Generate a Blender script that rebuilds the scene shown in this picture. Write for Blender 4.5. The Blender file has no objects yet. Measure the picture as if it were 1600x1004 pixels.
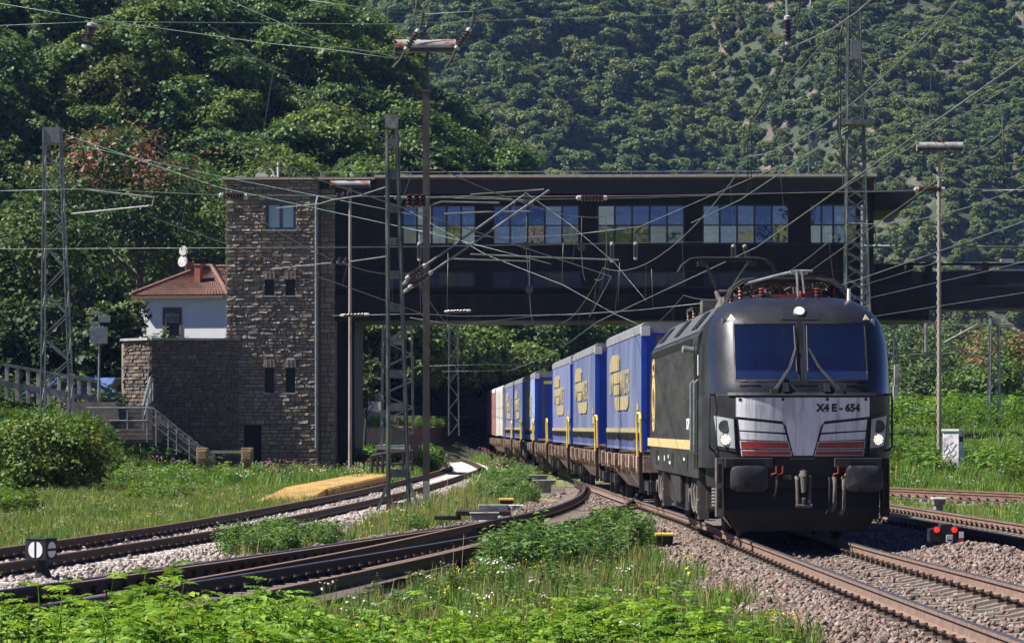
import bpy, math, random
import numpy as np
from mathutils import Vector, Matrix
rad = math.radians
S = bpy.context.scene
COL = S.collection
random.seed(7)
RNG = np.random.default_rng(11)
# ------------------------------------------------------------------ camera, sky, sun, exposure
F, CX, HY, CH = 5400.0, 800.0, 667.0, 1.79
cd = bpy.data.cameras.new('camera')
cam = bpy.data.objects.new('camera', cd)
COL.objects.link(cam)
cam.location = (0, 0, CH)
cam.rotation_euler = (rad(90), 0, 0)
cd.sensor_width = 36
cd.lens = 36 * F / 1600
cd.shift_y = (HY - 502) / 1600
cd.clip_start, cd.clip_end = 0.5, 6000
S.camera = cam
SUN_EL, SUN_FR = 50.0, 6.5        # elevation; degrees the sun stands in front of the facades
ts = Vector((-math.cos(rad(SUN_FR)) * math.cos(rad(SUN_EL)), -math.sin(rad(SUN_FR)) * math.cos(rad(SUN_EL)), math.sin(rad(SUN_EL))))
W = bpy.data.worlds.new('World')
S.world = W
W.use_nodes = True
wn = W.node_tree
for n in list(wn.nodes): wn.nodes.remove(n)
sky = wn.nodes.new('ShaderNodeTexSky')
sky.sky_type = 'NISHITA'
sky.sun_disc = False
sky.sun_elevation = rad(SUN_EL)
sky.sun_rotation = rad(270 - SUN_FR)
sky.air_density, sky.dust_density, sky.ozone_density, sky.altitude = 0.6, 0.1, 3.0, 1500
bg = wn.nodes.new('ShaderNodeBackground')
bg.inputs['Strength'].default_value = 0.05
wo = wn.nodes.new('ShaderNodeOutputWorld')
hs_ = wn.nodes.new('ShaderNodeHueSaturation'); hs_.inputs['Saturation'].default_value = 1.15; hs_.inputs['Hue'].default_value = .525
wn.links.new(sky.outputs[0], hs_.inputs['Color']); wn.links.new(hs_.outputs[0], bg.inputs[0])
wn.links.new(bg.outputs[0], wo.inputs[0])
sd = bpy.data.lights.new('sun', 'SUN')
sd.energy, sd.angle, sd.color = 5.0, rad(0.5), (1.0, 0.96, 0.89)
sun = bpy.data.objects.new('sun', sd)
COL.objects.link(sun)
sun.rotation_euler = ts.to_track_quat('Z', 'Y').to_euler()
sun.location = (-60, 0, 90)
vs = S.view_settings
vs.view_transform, vs.look, vs.gamma, vs.exposure, vs.use_curve_mapping = 'Standard', 'None', 1, 1.05, False
S.cycles.use_denoising = True
S.cycles.max_bounces = 6
S.cycles.diffuse_bounces = 2
S.cycles.glossy_bounces = 3
S.cycles.transmission_bounces = 4
S.cycles.transparent_max_bounces = 12
S.cycles.volume_bounces = 0
S.cycles.sample_clamp_indirect = 4

# ------------------------------------------------------------------ helpers
def P(px, py, D):
    return ((px - CX) / F * D, D, CH - (py - HY) / F * D)
def sst(a, b, x):
    t = np.clip((np.asarray(x, float) - a) / (b - a), 0, 1)
    return t * t * (3 - 2 * t)

class MB:
    def __init__(s): s.v, s.f, s.m = [], [], []
    def add(s, vs, fs, mi=0):
        o = len(s.v)
        s.v += [tuple(v) for v in vs]
        s.f += [tuple(i + o for i in f) for f in fs]
        s.m += [mi] * len(fs)
        return s
    def box(s, x0, x1, y0, y1, z0, z1, mi=0):
        v = [(x, y, z) for z in (z0, z1) for y in (y0, y1) for x in (x0, x1)]
        return s.add(v, [(0, 2, 3, 1), (4, 5, 7, 6), (0, 1, 5, 4), (2, 6, 7, 3), (0, 4, 6, 2), (1, 3, 7, 5)], mi)
    def hexa(s, v, mi=0):            # eight corners, ordered as in box
        return s.add(v, [(0, 2, 3, 1), (4, 5, 7, 6), (0, 1, 5, 4), (2, 6, 7, 3), (0, 4, 6, 2), (1, 3, 7, 5)], mi)
    def bar(s, p0, p1, w, h, mi=0, up=(0, 0, 1)):
        p0, p1 = Vector(p0), Vector(p1)
        d = (p1 - p0).normalized()
        u = Vector(up)
        if abs(d.dot(u)) > .98: u = Vector((0, 1, 0))
        a = d.cross(u).normalized() * (w / 2)
        b = a.cross(d).normalized() * (h / 2)
        v = []
        for q in (p0, p1):
            for sb in (-1, 1):
                for sa in (-1, 1): v.append(q + a * sa + b * sb)
        return s.hexa(v, mi)
    def tube(s, pts, r, n=6, mi=0, cap=True):
        pts = [Vector(p) for p in pts]
        k = len(pts)
        rs = r if isinstance(r, (list, tuple)) else [r] * k
        d = (pts[1] - pts[0]).normalized()
        a = d.orthogonal().normalized()
        vs, fs = [], []
        for i, p in enumerate(pts):
            t = (pts[min(i + 1, k - 1)] - pts[max(i - 1, 0)])
            t = t.normalized() if t.length > 1e-9 else d
            a = (a - t * a.dot(t))
            a = a.normalized() if a.length > 1e-6 else t.orthogonal().normalized()
            b = t.cross(a)
            for j in range(n):
                g = 2 * math.pi * j / n
                vs.append(p + (a * math.cos(g) + b * math.sin(g)) * rs[i])
        for i in range(k - 1):
            for j in range(n):
                j2 = (j + 1) % n
                fs.append((i * n + j, i * n + j2, (i + 1) * n + j2, (i + 1) * n + j))
        if cap: fs += [tuple(range(n - 1, -1, -1)), tuple((k - 1) * n + j for j in range(n))]
        return s.add(vs, fs, mi)
    def cyl(s, p0, p1, r0, r1=None, n=12, mi=0):
        return s.tube([p0, p1], [r0, r0 if r1 is None else r1], n, mi)
    def lathe(s, p0, p1, prof, n=12, mi=0):      # prof: (t along the axis 0..1, radius)
        p0, p1 = Vector(p0), Vector(p1)
        d = p1 - p0
        return s.tube([p0 + d * (t + i * 1e-5) for i, (t, _) in enumerate(prof)], [r for _, r in prof], n, mi)
    def sheet(s, g, mi=0):
        r, c = len(g), len(g[0])
        return s.add([p for row in g for p in row], [(i * c + j, i * c + j + 1, (i + 1) * c + j + 1, (i + 1) * c + j) for i in range(r - 1) for j in range(c - 1)], mi)
    def prism(s, poly, f0, f1, mi=0):            # poly of 2D points; f0 / f1 map one to 3D
        n = len(poly)
        v = [f0(p) for p in poly] + [f1(p) for p in poly]
        fs = [tuple(range(n - 1, -1, -1)), tuple(range(n, 2 * n))]
        fs += [(i, (i + 1) % n, n + (i + 1) % n, n + i) for i in range(n)]
        return s.add(v, fs, mi)
    def build(s, name, mats, parent=None, smooth=False, bevel=0, world=False, rec=True):
        me = bpy.data.meshes.new(name)
        v = s.v
        if world and parent is not None:
            l = parent.location
            v = [(a - l[0], b - l[1], c - l[2]) for a, b, c in v]
        me.from_pydata(v, [], s.f)
        if not isinstance(mats, (list, tuple)): mats = [mats]
        for m in mats: me.materials.append(m)
        me.polygons.foreach_set('material_index', s.m)
        if rec:
            import bmesh
            bm = bmesh.new(); bm.from_mesh(me)
            bmesh.ops.recalc_face_normals(bm, faces=bm.faces)
            bm.to_mesh(me); bm.free()
        if smooth:
            me.polygons.foreach_set('use_smooth', [True] * len(me.polygons))
            if smooth != 'all': me.set_sharp_from_angle(angle=rad(40))
        me.update()
        o = bpy.data.objects.new(name, me)
        COL.objects.link(o)
        if parent is not None: o.parent = parent
        if bevel:
            b = o.modifiers.new('bevel', 'BEVEL')
            b.width, b.segments, b.limit_method, b.angle_limit = bevel, 2, 'ANGLE', rad(50)
        return o

def tag(o, label, cat, group=None):
    o['label'] = label; o['category'] = cat
    if group: o['group'] = group
    return o
def thing(name, label, cat, loc=(0, 0, 0), rotz=0, group=None):
    o = bpy.data.objects.new(name, None)
    COL.objects.link(o)
    o.empty_display_size = .3
    o.location = loc; o.rotation_euler = (0, 0, rotz)
    return tag(o, label, cat, group)
def struct(o): o['kind'] = 'structure'; return o
def stuff(o): o['kind'] = 'stuff'; return o
def copy_tree(o, parent=None):
    c = o.copy(); COL.objects.link(c)
    if parent is not None: c.parent = parent
    for ch in list(o.children): copy_tree(ch, c)
    return c

# ------------------------------------------------------------------ materials
def new_mat(name):
    m = bpy.data.materials.new(name); m.use_nodes = True
    nt = m.node_tree
    for n in list(nt.nodes): nt.nodes.remove(n)
    out = nt.nodes.new('ShaderNodeOutputMaterial')
    b = nt.nodes.new('ShaderNodeBsdfPrincipled')
    nt.links.new(b.outputs[0], out.inputs[0])
    return m, nt, b, out
def noise(nt, scale, detail=4, rough=.6, co=None, dist=0):
    n = nt.nodes.new('ShaderNodeTexNoise')
    n.inputs['Scale'].default_value = scale; n.inputs['Detail'].default_value = detail
    n.inputs['Roughness'].default_value = rough; n.inputs['Distortion'].default_value = dist
    if co is not None: nt.links.new(co, n.inputs['Vector'])
    return n
def ramp(nt, fac, stops):
    r = nt.nodes.new('ShaderNodeValToRGB')
    e = r.color_ramp.elements
    while len(e) < len(stops): e.new(.5)
    for k, (p, c) in enumerate(stops):
        e[k].position = p; e[k].color = (c[0], c[1], c[2], 1) if not isinstance(c, (int, float)) else (c, c, c, 1)
    nt.links.new(fac, r.inputs[0])
    return r
def M(name, c1, c2=None, scale=3, rough=.7, metal=0, bump=0, bscale=None, stretch=None, spec=.5, lo=.35, hi=.65, coat=0, c3=None, s3=.6):
    """two-tone noisy surface, optional third tone in larger patches, optional bump"""
    m, nt, b, out = new_mat(name)
    tc = nt.nodes.new('ShaderNodeTexCoord')
    co = tc.outputs['Object']
    if stretch:
        mp = nt.nodes.new('ShaderNodeMapping'); mp.inputs['Scale'].default_value = stretch
        nt.links.new(co, mp.inputs['Vector']); co = mp.outputs[0]
    n = noise(nt, scale, 5, .62, co)
    r = ramp(nt, n.outputs['Fac'], [(lo, c1), (hi, c2 or c1)])
    col = r.outputs[0]
    if c3:
        n3 = noise(nt, s3, 4, .65, co)
        r3 = ramp(nt, n3.outputs['Fac'], [(.5, 0.), (.62, 1.)])
        mx = nt.nodes.new('ShaderNodeMixRGB'); mx.inputs[2].default_value = (*c3, 1)
        nt.links.new(r3.outputs[0], mx.inputs[0]); nt.links.new(col, mx.inputs[1]); col = mx.outputs[0]
    nt.links.new(col, b.inputs['Base Color'])
    rr = ramp(nt, n.outputs['Fac'], [(.3, max(0, rough - .12)), (.7, min(1, rough + .1))])
    nt.links.new(rr.outputs[0], b.inputs['Roughness'])
    b.inputs['Metallic'].default_value = metal
    b.inputs['Specular IOR Level'].default_value = spec
    if coat:
        b.inputs['Coat Weight'].default_value = coat; b.inputs['Coat Roughness'].default_value = .12
    if bump:
        nb = noise(nt, bscale or scale * 4, 5, .65, co)
        bp = nt.nodes.new('ShaderNodeBump'); bp.inputs['Strength'].default_value = 1; bp.inputs['Distance'].default_value = bump
        nt.links.new(nb.outputs['Fac'], bp.inputs['Height']); nt.links.new(bp.outputs[0], b.inputs['Normal'])
    return m
def M_leaf(name, c1, c2, c3=None, trans=.3, tipw=.5, rough=.55):
    """leaf: colour varies from leaf to leaf and from plant to plant"""
    m, nt, b, out = new_mat(name)
    ge = nt.nodes.new('ShaderNodeNewGeometry')
    oi = nt.nodes.new('ShaderNodeObjectInfo')
    r = ramp(nt, ge.outputs['Random Per Island'], [(0, c1), (1, c2)])
    mx = nt.nodes.new('ShaderNodeMixRGB'); mx.blend_type = 'MULTIPLY'; mx.inputs[0].default_value = 1
    st = [(0, (.58, .72, .66)), (.3, (1, 1.02, .9)), (.5, (.8, .9, .9)), (.72, (1.15, 1.1, .8)), (.9, (1.22, 1.12, .8)), (1, (.9, .75, .6))]
    ro = ramp(nt, oi.outputs['Random'], st)
    nt.links.new(r.outputs[0], mx.inputs[1]); nt.links.new(ro.outputs[0], mx.inputs[2])
    col = mx.outputs[0]
    if c3:
        m2 = nt.nodes.new('ShaderNodeMixRGB'); m2.inputs[2].default_value = (*c3, 1)
        n = noise(nt, tipw, 3, .6, nt.nodes.new('ShaderNodeTexCoord').outputs['Object'])
        rr = ramp(nt, n.outputs['Fac'], [(.55, 0.), (.68, .75)])
        nt.links.new(rr.outputs[0], m2.inputs[0]); nt.links.new(col, m2.inputs[1]); col = m2.outputs[0]
    nt.links.new(col, b.inputs['Base Color'])
    b.inputs['Roughness'].default_value = rough; b.inputs['Specular IOR Level'].default_value = .35
    t = nt.nodes.new('ShaderNodeBsdfTranslucent')
    nt.links.new(col, t.inputs[0])
    ms = nt.nodes.new('ShaderNodeMixShader'); ms.inputs[0].default_value = trans
    nt.links.new(b.outputs[0], ms.inputs[1]); nt.links.new(t.outputs[0], ms.inputs[2]); nt.links.new(ms.outputs[0], out.inputs[0])
    return m
def M_island(name, cols, rough=.85, bump=0, bscale=20, obj=False, spec=.3):
    """each loose stone / instance takes one of several colours"""
    m, nt, b, out = new_mat(name)
    src = nt.nodes.new('ShaderNodeObjectInfo').outputs['Random'] if obj else nt.nodes.new('ShaderNodeNewGeometry').outputs['Random Per Island']
    k = len(cols)
    r = ramp(nt, src, [(i / max(1, k - 1), c) for i, c in enumerate(cols)])
    tc = nt.nodes.new('ShaderNodeTexCoord')
    n = noise(nt, bscale * .4, 4, .6, tc.outputs['Object'])
    mx = nt.nodes.new('ShaderNodeMixRGB'); mx.blend_type = 'MULTIPLY'; mx.inputs[0].default_value = .75
    rr = ramp(nt, n.outputs['Fac'], [(.3, .6), (.7, 1.2)])
    nt.links.new(r.outputs[0], mx.inputs[1]); nt.links.new(rr.outputs[0], mx.inputs[2]); nt.links.new(mx.outputs[0], b.inputs['Base Color'])
    b.inputs['Roughness'].default_value = rough; b.inputs['Specular IOR Level'].default_value = spec
    if bump:
        nb = noise(nt, bscale, 4, .6, tc.outputs['Object'])
        bp = nt.nodes.new('ShaderNodeBump'); bp.inputs['Distance'].default_value = bump
        nt.links.new(nb.outputs['Fac'], bp.inputs['Height']); nt.links.new(bp.outputs[0], b.inputs['Normal'])
    return m
def M_glass(name, tint, refl=.5, wavy=.004, rough=.02):
    m, nt, b, out = new_mat(name)
    nt.nodes.remove(b)
    tr = nt.nodes.new('ShaderNodeBsdfTransparent'); tr.inputs[0].default_value = (*tint, 1)
    gl = nt.nodes.new('ShaderNodeBsdfGlossy'); gl.inputs['Roughness'].default_value = rough; gl.inputs[0].default_value = (.95, .97, 1, 1)
    fr = nt.nodes.new('ShaderNodeFresnel'); fr.inputs[0].default_value = 1.52
    nb = noise(nt, 1.6, 2, .5, nt.nodes.new('ShaderNodeTexCoord').outputs['Object']); bp = nt.nodes.new('ShaderNodeBump'); bp.inputs['Distance'].default_value = wavy; nt.links.new(nb.outputs['Fac'], bp.inputs['Height']); nt.links.new(bp.outputs[0], gl.inputs['Normal'])
    md = nt.nodes.new('ShaderNodeMath'); md.operation = 'MULTIPLY_ADD'; md.inputs[1].default_value = 1; md.inputs[2].default_value = refl
    nt.links.new(fr.outputs[0], md.inputs[0])
    ms = nt.nodes.new('ShaderNodeMixShader')
    nt.links.new(md.outputs[0], ms.inputs[0]); nt.links.new(tr.outputs[0], ms.inputs[1]); nt.links.new(gl.outputs[0], ms.inputs[2]); nt.links.new(ms.outputs[0], out.inputs[0])
    return m
def M_emit(name, col, st):
    m, nt, b, out = new_mat(name)
    b.inputs['Base Color'].default_value = (*col, 1)
    b.inputs['Emission Color'].default_value = (*col, 1); b.inputs['Emission Strength'].default_value = st
    return m

m_black = M('black_paint', (.010, .011, .014), (.022, .023, .027), 1.2, .34, 0, .0006, 60, coat=.35)
m_side = M('dusty_black_paint', (.017, .018, .020), (.032, .031, .030), 1.3, .5, 0, .0005, 50, (1, .35, 3), c3=(.040, .040, .033), s3=.7)
m_mask = M('matt_black', (.006, .006, .007), (.014, .014, .015), 3, .6)
m_under = M('dark_running_gear', (.010, .009, .008), (.035, .029, .025), 5, .75, 0, .003, 30)
m_dust = M('dusty_grey_gear', (.07, .062, .055), (.15, .13, .115), 6, .75)
m_silver = M('silver_grey_panel', (.60, .60, .64), (.74, .74, .77), 4, .42, 0, 0, stretch=(5, 1, .5), lo=.2, hi=.6, c3=(.46, .46, .49), s3=2.6)
m_red = M('dark_red_panel', (.25, .028, .02), (.33, .045, .03), 4, .4)
m_white = M('white_paint', (.72, .72, .70), (.82, .82, .80), 6, .5)
m_gold = M('gold_paint', (.58, .40, .17), (.68, .48, .23), 4, .5)
m_letter = M('black_lettering', (.008, .008, .01), (.012, .012, .013), 4, .5)
m_yellow = M('yellow_paint', (.62, .44, .05), (.75, .55, .10), 5, .55)
m_orange = M('orange_insulator', (.22, .035, .018), (.36, .06, .03), 6, .4)
m_steelgrey = M('grey_steel', (.22, .22, .22), (.38, .38, .37), 6, .5, .4)
m_bright = M('bright_metal', (.45, .45, .45), (.62, .61, .60), 8, .38, .7)
m_glass = M_glass('windscreen_glass', (.74, .83, .90), .22, .02)
m_pane = M_glass('window_glass', (.30, .40, .46), .18, .006)
m_lampglass = M('lamp_glass', (.10, .12, .13), (.18, .2, .22), 9, .1, coat=.8)
m_lampgrey = M('lamp_housing_grey', (.28, .30, .31), (.36, .38, .39), 5, .35)
m_lit = M_emit('lit_headlight', (1, .80, .52), 3)
m_lens = M_emit('lit_headlight_lens', (.30, .14, .06), .30)
m_redlit = M_emit('lit_red_lamp', (1, .01, .008), 1.3)
m_cab = M('cab_interior', (.16, .17, .19), (.22, .23, .25), 3, .8)
m_dash = M('cab_dashboard', (.62, .66, .70), (.72, .76, .80), 3, .6)
m_rail = M('rusty_rail', (.155, .098, .072), (.235, .155, .118), 8, .75, 0, .001, 60)
m_raildark = M('dark_rail', (.020, .013, .010), (.045, .028, .020), 8, .7, 0, .001, 60)
m_railred = M('red_rust_rail', (.12, .066, .048), (.19, .105, .075), 8, .8, 0, .001, 60)
m_railtop = M('worn_rail_head', (.16, .15, .16), (.26, .25, .26), 8, .34, .8)
m_clip = M('rusty_clip', (.030, .018, .012), (.07, .04, .028), 14, .8)
m_sleeper = M('weathered_sleeper', (.13, .105, .09), (.24, .195, .165), 7, .9, 0, .006, 24)
m_sleeperlight = M('pale_concrete_sleeper', (.50, .44, .40), (.66, .60, .56), 7, .85, 0, .004, 24)
m_mastgreen = M('weathered_green_steel', (.055, .075, .065), (.15, .18, .165), 5, .6, .2, 0, stretch=(1, 1, .4), c3=(.25, .26, .25), s3=2.2)
m_mastgrey = M('galvanised_steel', (.13, .145, .155), (.22, .235, .25), 5, .55, .25)
m_postdark = M('dark_post', (.030, .026, .026), (.065, .055, .05), 4, .7, 0, 0, stretch=(1, 1, .3), c3=(.10, .08, .07), s3=1.5)
m_postpale = M('pale_post', (.26, .21, .18), (.38, .32, .28), 4, .75, 0, 0, stretch=(1, 1, .3))
m_wire = M('overhead_wire', (.10, .115, .10), (.20, .22, .20), 3, .5, .4)
m_wirepale = M('pale_wire', (.14, .145, .14), (.24, .25, .235), 3, .45, .3)
m_wiregreen = M('copper_green_wire', (.09, .17, .14), (.15, .24, .20), 3, .5, .2)
m_wiredark = M('dark_cable', (.015, .016, .016), (.035, .036, .034), 3, .6)
m_ins = M('brown_porcelain', (.022, .010, .008), (.045, .018, .014), 6, .22, coat=.3)
m_insw = M('insulator_cap', (.26, .26, .25), (.38, .38, .37), 6, .4)
m_stone = M_island('rubble_stone', [(.16, .135, .115), (.28, .235, .20), (.22, .19, .165), (.33, .28, .235), (.25, .175, .12), (.19, .165, .15), (.29, .25, .22)], .9, .02, 14)
m_stoneshade = M_island('shaded_rubble_stone', [(.10, .08, .065), (.17, .14, .115), (.13, .11, .095), (.20, .16, .13), (.15, .10, .065), (.11, .095, .085), (.18, .15, .13)], .9, .02, 14)  # tower stone darkened, the retaining wall's shade put into the colour
m_mortar = M('dark_mortar', (.07, .06, .055), (.12, .105, .095), 8, .95)
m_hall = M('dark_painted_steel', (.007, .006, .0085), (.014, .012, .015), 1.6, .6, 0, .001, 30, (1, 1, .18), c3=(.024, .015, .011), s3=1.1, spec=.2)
m_roofins = M('roof_insulator_brown', (.10, .026, .016), (.17, .04, .025), 6, .35)
m_stair = M('worn_stone_step', (.14, .118, .10), (.26, .225, .195), 4, .9, 0, .004, 20)
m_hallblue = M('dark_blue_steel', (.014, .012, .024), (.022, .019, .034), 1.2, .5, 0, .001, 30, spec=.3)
m_frame = M('window_frame_grey', (.018, .018, .028), (.03, .03, .042), 3, .5)
m_roofedge = M('roof_flashing', (.34, .27, .23), (.48, .40, .35), 5, .6)
m_wood = M('weathered_timber', (.20, .14, .07), (.36, .27, .14), 6, .85, 0, .006, 20, (1, 1, 4))
m_concrete = M('grey_concrete', (.26, .25, .235), (.38, .365, .345), 3, .9, 0, .004, 24, c3=(.18, .17, .16), s3=1.1)
m_cream = M('house_render', (.80, .79, .79), (.87, .86, .86), 1.5, .85, 0, .004, 18)
m_tile = M('red_roof_tile', (.12, .062, .045), (.24, .115, .08), 6, .85, 0, 0, c3=(.10, .07, .055), s3=1.2)
m_brick = M('red_brick', (.26, .085, .05), (.36, .13, .08), 8, .85)
m_brown = M('brown_frame', (.12, .06, .045), (.17, .09, .065), 4, .7)
m_wagon = M('rust_brown_wagon', (.15, .09, .06), (.34, .235, .17), 3, .8, 0, .003, 24, c3=(.50, .38, .30), s3=2.2)  # rust brown, with pale tan patches that stand in for sunlit edges
m_blue = M('blue_tarpaulin', (.078, .102, .20), (.112, .138, .238), 1.3, .6, 0, .014, 3, (1, 1, .35), c3=(.145, .165, .245), s3=.7, spec=.3)
m_blueend = M('bright_blue_end', (.010, .055, .42), (.016, .075, .50), 1.3, .45)
m_bluedark = M('dark_blue_strap', (.03, .04, .085), (.055, .07, .12), 5, .7)
m_logo = M('yellow_print', (.29, .24, .125), (.36, .30, .16), 2, .6)
m_tarpgrey = M('grey_roof_tarp', (.17, .17, .19), (.25, .25, .27), 2, .6)
m_redtarp = M('faded_red_tarp', (.40, .20, .17), (.50, .28, .25), 2, .6)
m_cont = M('white_container', (.60, .58, .55), (.74, .72, .70), 2, .6)
m_rustlamp = M('rusty_lamp_shell', (.30, .30, .30), (.46, .45, .44), 2.4, .45, .2, c3=(.33, .12, .05), s3=2.6)
m_lampdark = M('dark_lamp_underside', (.03, .03, .032), (.055, .055, .055), 4, .5)
m_yellowdeck = M('yellow_deck', (.42, .25, .07), (.55, .35, .11), 5, .85, c3=(.22, .16, .08), s3=1.6)
m_planter = M('graffiti_white', (.62, .60, .60), (.74, .72, .72), 4, .6, c3=(.34, .30, .36), s3=2.4)
m_bark = M('bark', (.035, .028, .022), (.075, .06, .048), 6, .9, 0, .02, 12, (1, 1, .3))
m_carblue = M('blue_car_paint', (.02, .06, .20), (.03, .08, .25), 2, .3, coat=.6)
m_tyre = M('tyre', (.012, .012, .012), (.02, .02, .02), 6, .85)
# foliage
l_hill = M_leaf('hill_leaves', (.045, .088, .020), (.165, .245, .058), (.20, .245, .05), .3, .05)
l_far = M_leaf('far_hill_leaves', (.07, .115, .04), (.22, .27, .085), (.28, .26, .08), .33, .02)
l_tree = M_leaf('tree_leaves', (.018, .046, .012), (.062, .112, .024), (.095, .14, .02), .25, .35)  # leaf colour set darker to stand in for the shade on these trees
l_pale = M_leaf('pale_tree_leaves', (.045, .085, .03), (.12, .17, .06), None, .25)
l_red = M_leaf('russet_seed_heads', (.22, .085, .045), (.34, .15, .08), None, .2)
l_bush = M_leaf('bush_leaves', (.05, .10, .012), (.16, .24, .035), (.20, .19, .03), .3, .9)
l_weed = M_leaf('weed_leaves', (.07, .14, .035), (.17, .28, .07), None, .3)
l_fresh = M_leaf('fresh_leaves', (.09, .20, .016), (.26, .40, .035), (.34, .32, .05), .35, 1.2)
l_dry = M_leaf('dry_stalks', (.24, .18, .09), (.42, .33, .18), None, .15)
l_grass = M_leaf('grass_blades', (.12, .17, .035), (.30, .30, .10), (.34, .28, .13), .3, .25)
l_green = M_leaf('lush_grass', (.075, .17, .02), (.17, .30, .045), (.22, .27, .06), .3, .4)
m_petal = M('white_petals', (.48, .48, .44), (.60, .60, .56), 5, .7)
m_pink = M('pink_petals', (.55, .14, .32), (.68, .22, .42), 5, .7)
m_yel = M('yellow_petals', (.70, .55, .04), (.8, .65, .08), 5, .7)
m_ballast = M_island('ballast_stones', [(.12, .088, .072), (.25, .185, .155), (.17, .125, .10), (.36, .31, .28), (.235, .15, .115), (.28, .225, .195), (.09, .075, .066), (.27, .175, .135)], .9, 0, 30, obj=True)
m_ballastpale = M_island('pale_ballast_stones', [(.24, .205, .18), (.40, .345, .31), (.32, .27, .24), (.50, .445, .41), (.17, .145, .125)], .9, 0, 30, obj=True)
m_bed = M('ballast_bed', (.06, .043, .036), (.16, .118, .10), 26, .95, 0, .03, 18)
m_bedpale = M('pale_ballast_bed', (.24, .20, .18), (.42, .37, .34), 22, .95, 0, .03, 18)
m_soil = M('meadow_soil', (.10, .13, .035), (.20, .20, .075), .9, .95, 0, .03, 6, c3=(.22, .18, .10), s3=.25)
m_hillsoil = M('hillside_soil', (.02, .03, .012), (.04, .05, .02), .08, .95, 0, .4, .3)
m_rock = M('rocky_hillside', (.03, .045, .022), (.06, .07, .035), .05, .95, 0, .8, .3, c3=(.16, .115, .095), s3=.08)
# ------------------------------------------------------------------ where the tracks run (X at each distance Y)
def curve(knots):
    k = np.array(knots, float); k = k[np.argsort(k[:, 0])]
    y, x = k[:, 0], k[:, 1]
    d = np.gradient(x, y)
    def f(t):
        t = np.asarray(t, float)
        i = np.clip(np.searchsorted(y, t) - 1, 0, len(y) - 2)
        h = y[i + 1] - y[i]; s = (t - y[i]) / h
        s_ = np.clip(s, 0, 1)
        r = (2 * s_**3 - 3 * s_**2 + 1) * x[i] + (s_**3 - 2 * s_**2 + s_) * h * d[i] + (-2 * s_**3 + 3 * s_**2) * x[i + 1] + (s_**3 - s_**2) * h * d[i + 1]
        return np.where(s < 0, x[0] + d[0] * (t - y[0]), np.where(s > 1, x[-1] + d[-1] * (t - y[-1]), r))
    return f
cT1 = curve([(12, 5.40), (25, 5.12), (37, 4.85), (45, 4.68), (53, 4.53), (72, 4.245), (76, 4.12), (90, 3.70), (112, 3.1), (125, 2.70), (151, 2.0), (180, 1.1), (212, 0.0), (260, -2.2), (340, -7.0)])
cT2 = curve([(20, 10.3), (50, 9.25), (64, 8.75), (75, 8.37), (90, 7.85), (120, 6.9), (180, 5.2), (300, 1.5)])
cT4 = curve([(18, -10.2), (46, -7.65), (64, -5.78), (80, -4.75), (95, -3.95), (115, -3.2), (135, -2.62), (150, -2.25), (158, -2.15), (175, -2.55), (210, -3.9), (261, -5.35), (310, -5.85), (358, -5.95)])
cT5L = curve([(14, -10.3), (24, -8.4), (38, -5.65), (47.9, -3.73), (57, -2.10), (67.6, -.30), (73.2, .42), (84.8, 1.40), (98, 2.02), (107, 2.22), (122, 2.06)])
cT6L = curve([(16, -7.6), (35, -4.72), (43.4, -3.38), (51, -2.27), (60, -1.2), (68, -.26)])
T3 = [(6.0, 121.0), (11.1, 102.5), (13.8, 93.0), (16.8, 82.5)]

def hills(x, y):
    """ground height: flat station, banks left and right, gently rising far field"""
    x = np.asarray(x, float); y = np.asarray(y, float)
    z = np.full(np.broadcast(x, y).shape, -.30)
    bank = sst(125, 143, y) * sst(-14.4, -17.4, x) * (1 - .0 * y)
    z = z + 2.4 * bank + 2.6 * sst(150, 176, y) * sst(-11, -16, x)
    rise = sst(104, 118, y) * sst(5.5, 9.5, x - (y - 110) * -.03)
    z = z + rise * (.35 + .026 * np.clip(y - 110, 0, 120))
    z = z + .9 * sst(175, 235, y) * sst(-5.2, -7.5, x)
    z = z + .05 * np.sin(x * 1.7 + y * .35) * np.sin(y * .5 - x * .3)
    return z
def track_clear(x, y):
    """distance from the nearest rail centre line"""
    d = np.abs(x - cT1(y))
    d = np.minimum(d, np.abs(x - cT2(y)))
    d = np.minimum(d, np.abs(x - cT4(y)) * .985)
    d = np.minimum(d, np.where(y < 122, np.abs(x - cT5L(y) - .77) * .98, 99))
    d = np.minimum(d, np.where(y < 68, np.abs(x - cT6L(y) - .77) * .98, 99))
    for (xa, ya), (xb, yb) in zip(T3[:-1], T3[1:]):
        L = math.hypot(xb - xa, yb - ya)
        t = np.clip(((x - xa) * (xb - xa) + (y - ya) * (yb - ya)) / L**2, 0, 1)
        d = np.minimum(d, np.hypot(x - xa - t * (xb - xa), y - ya - t * (yb - ya)))
    return d

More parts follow.
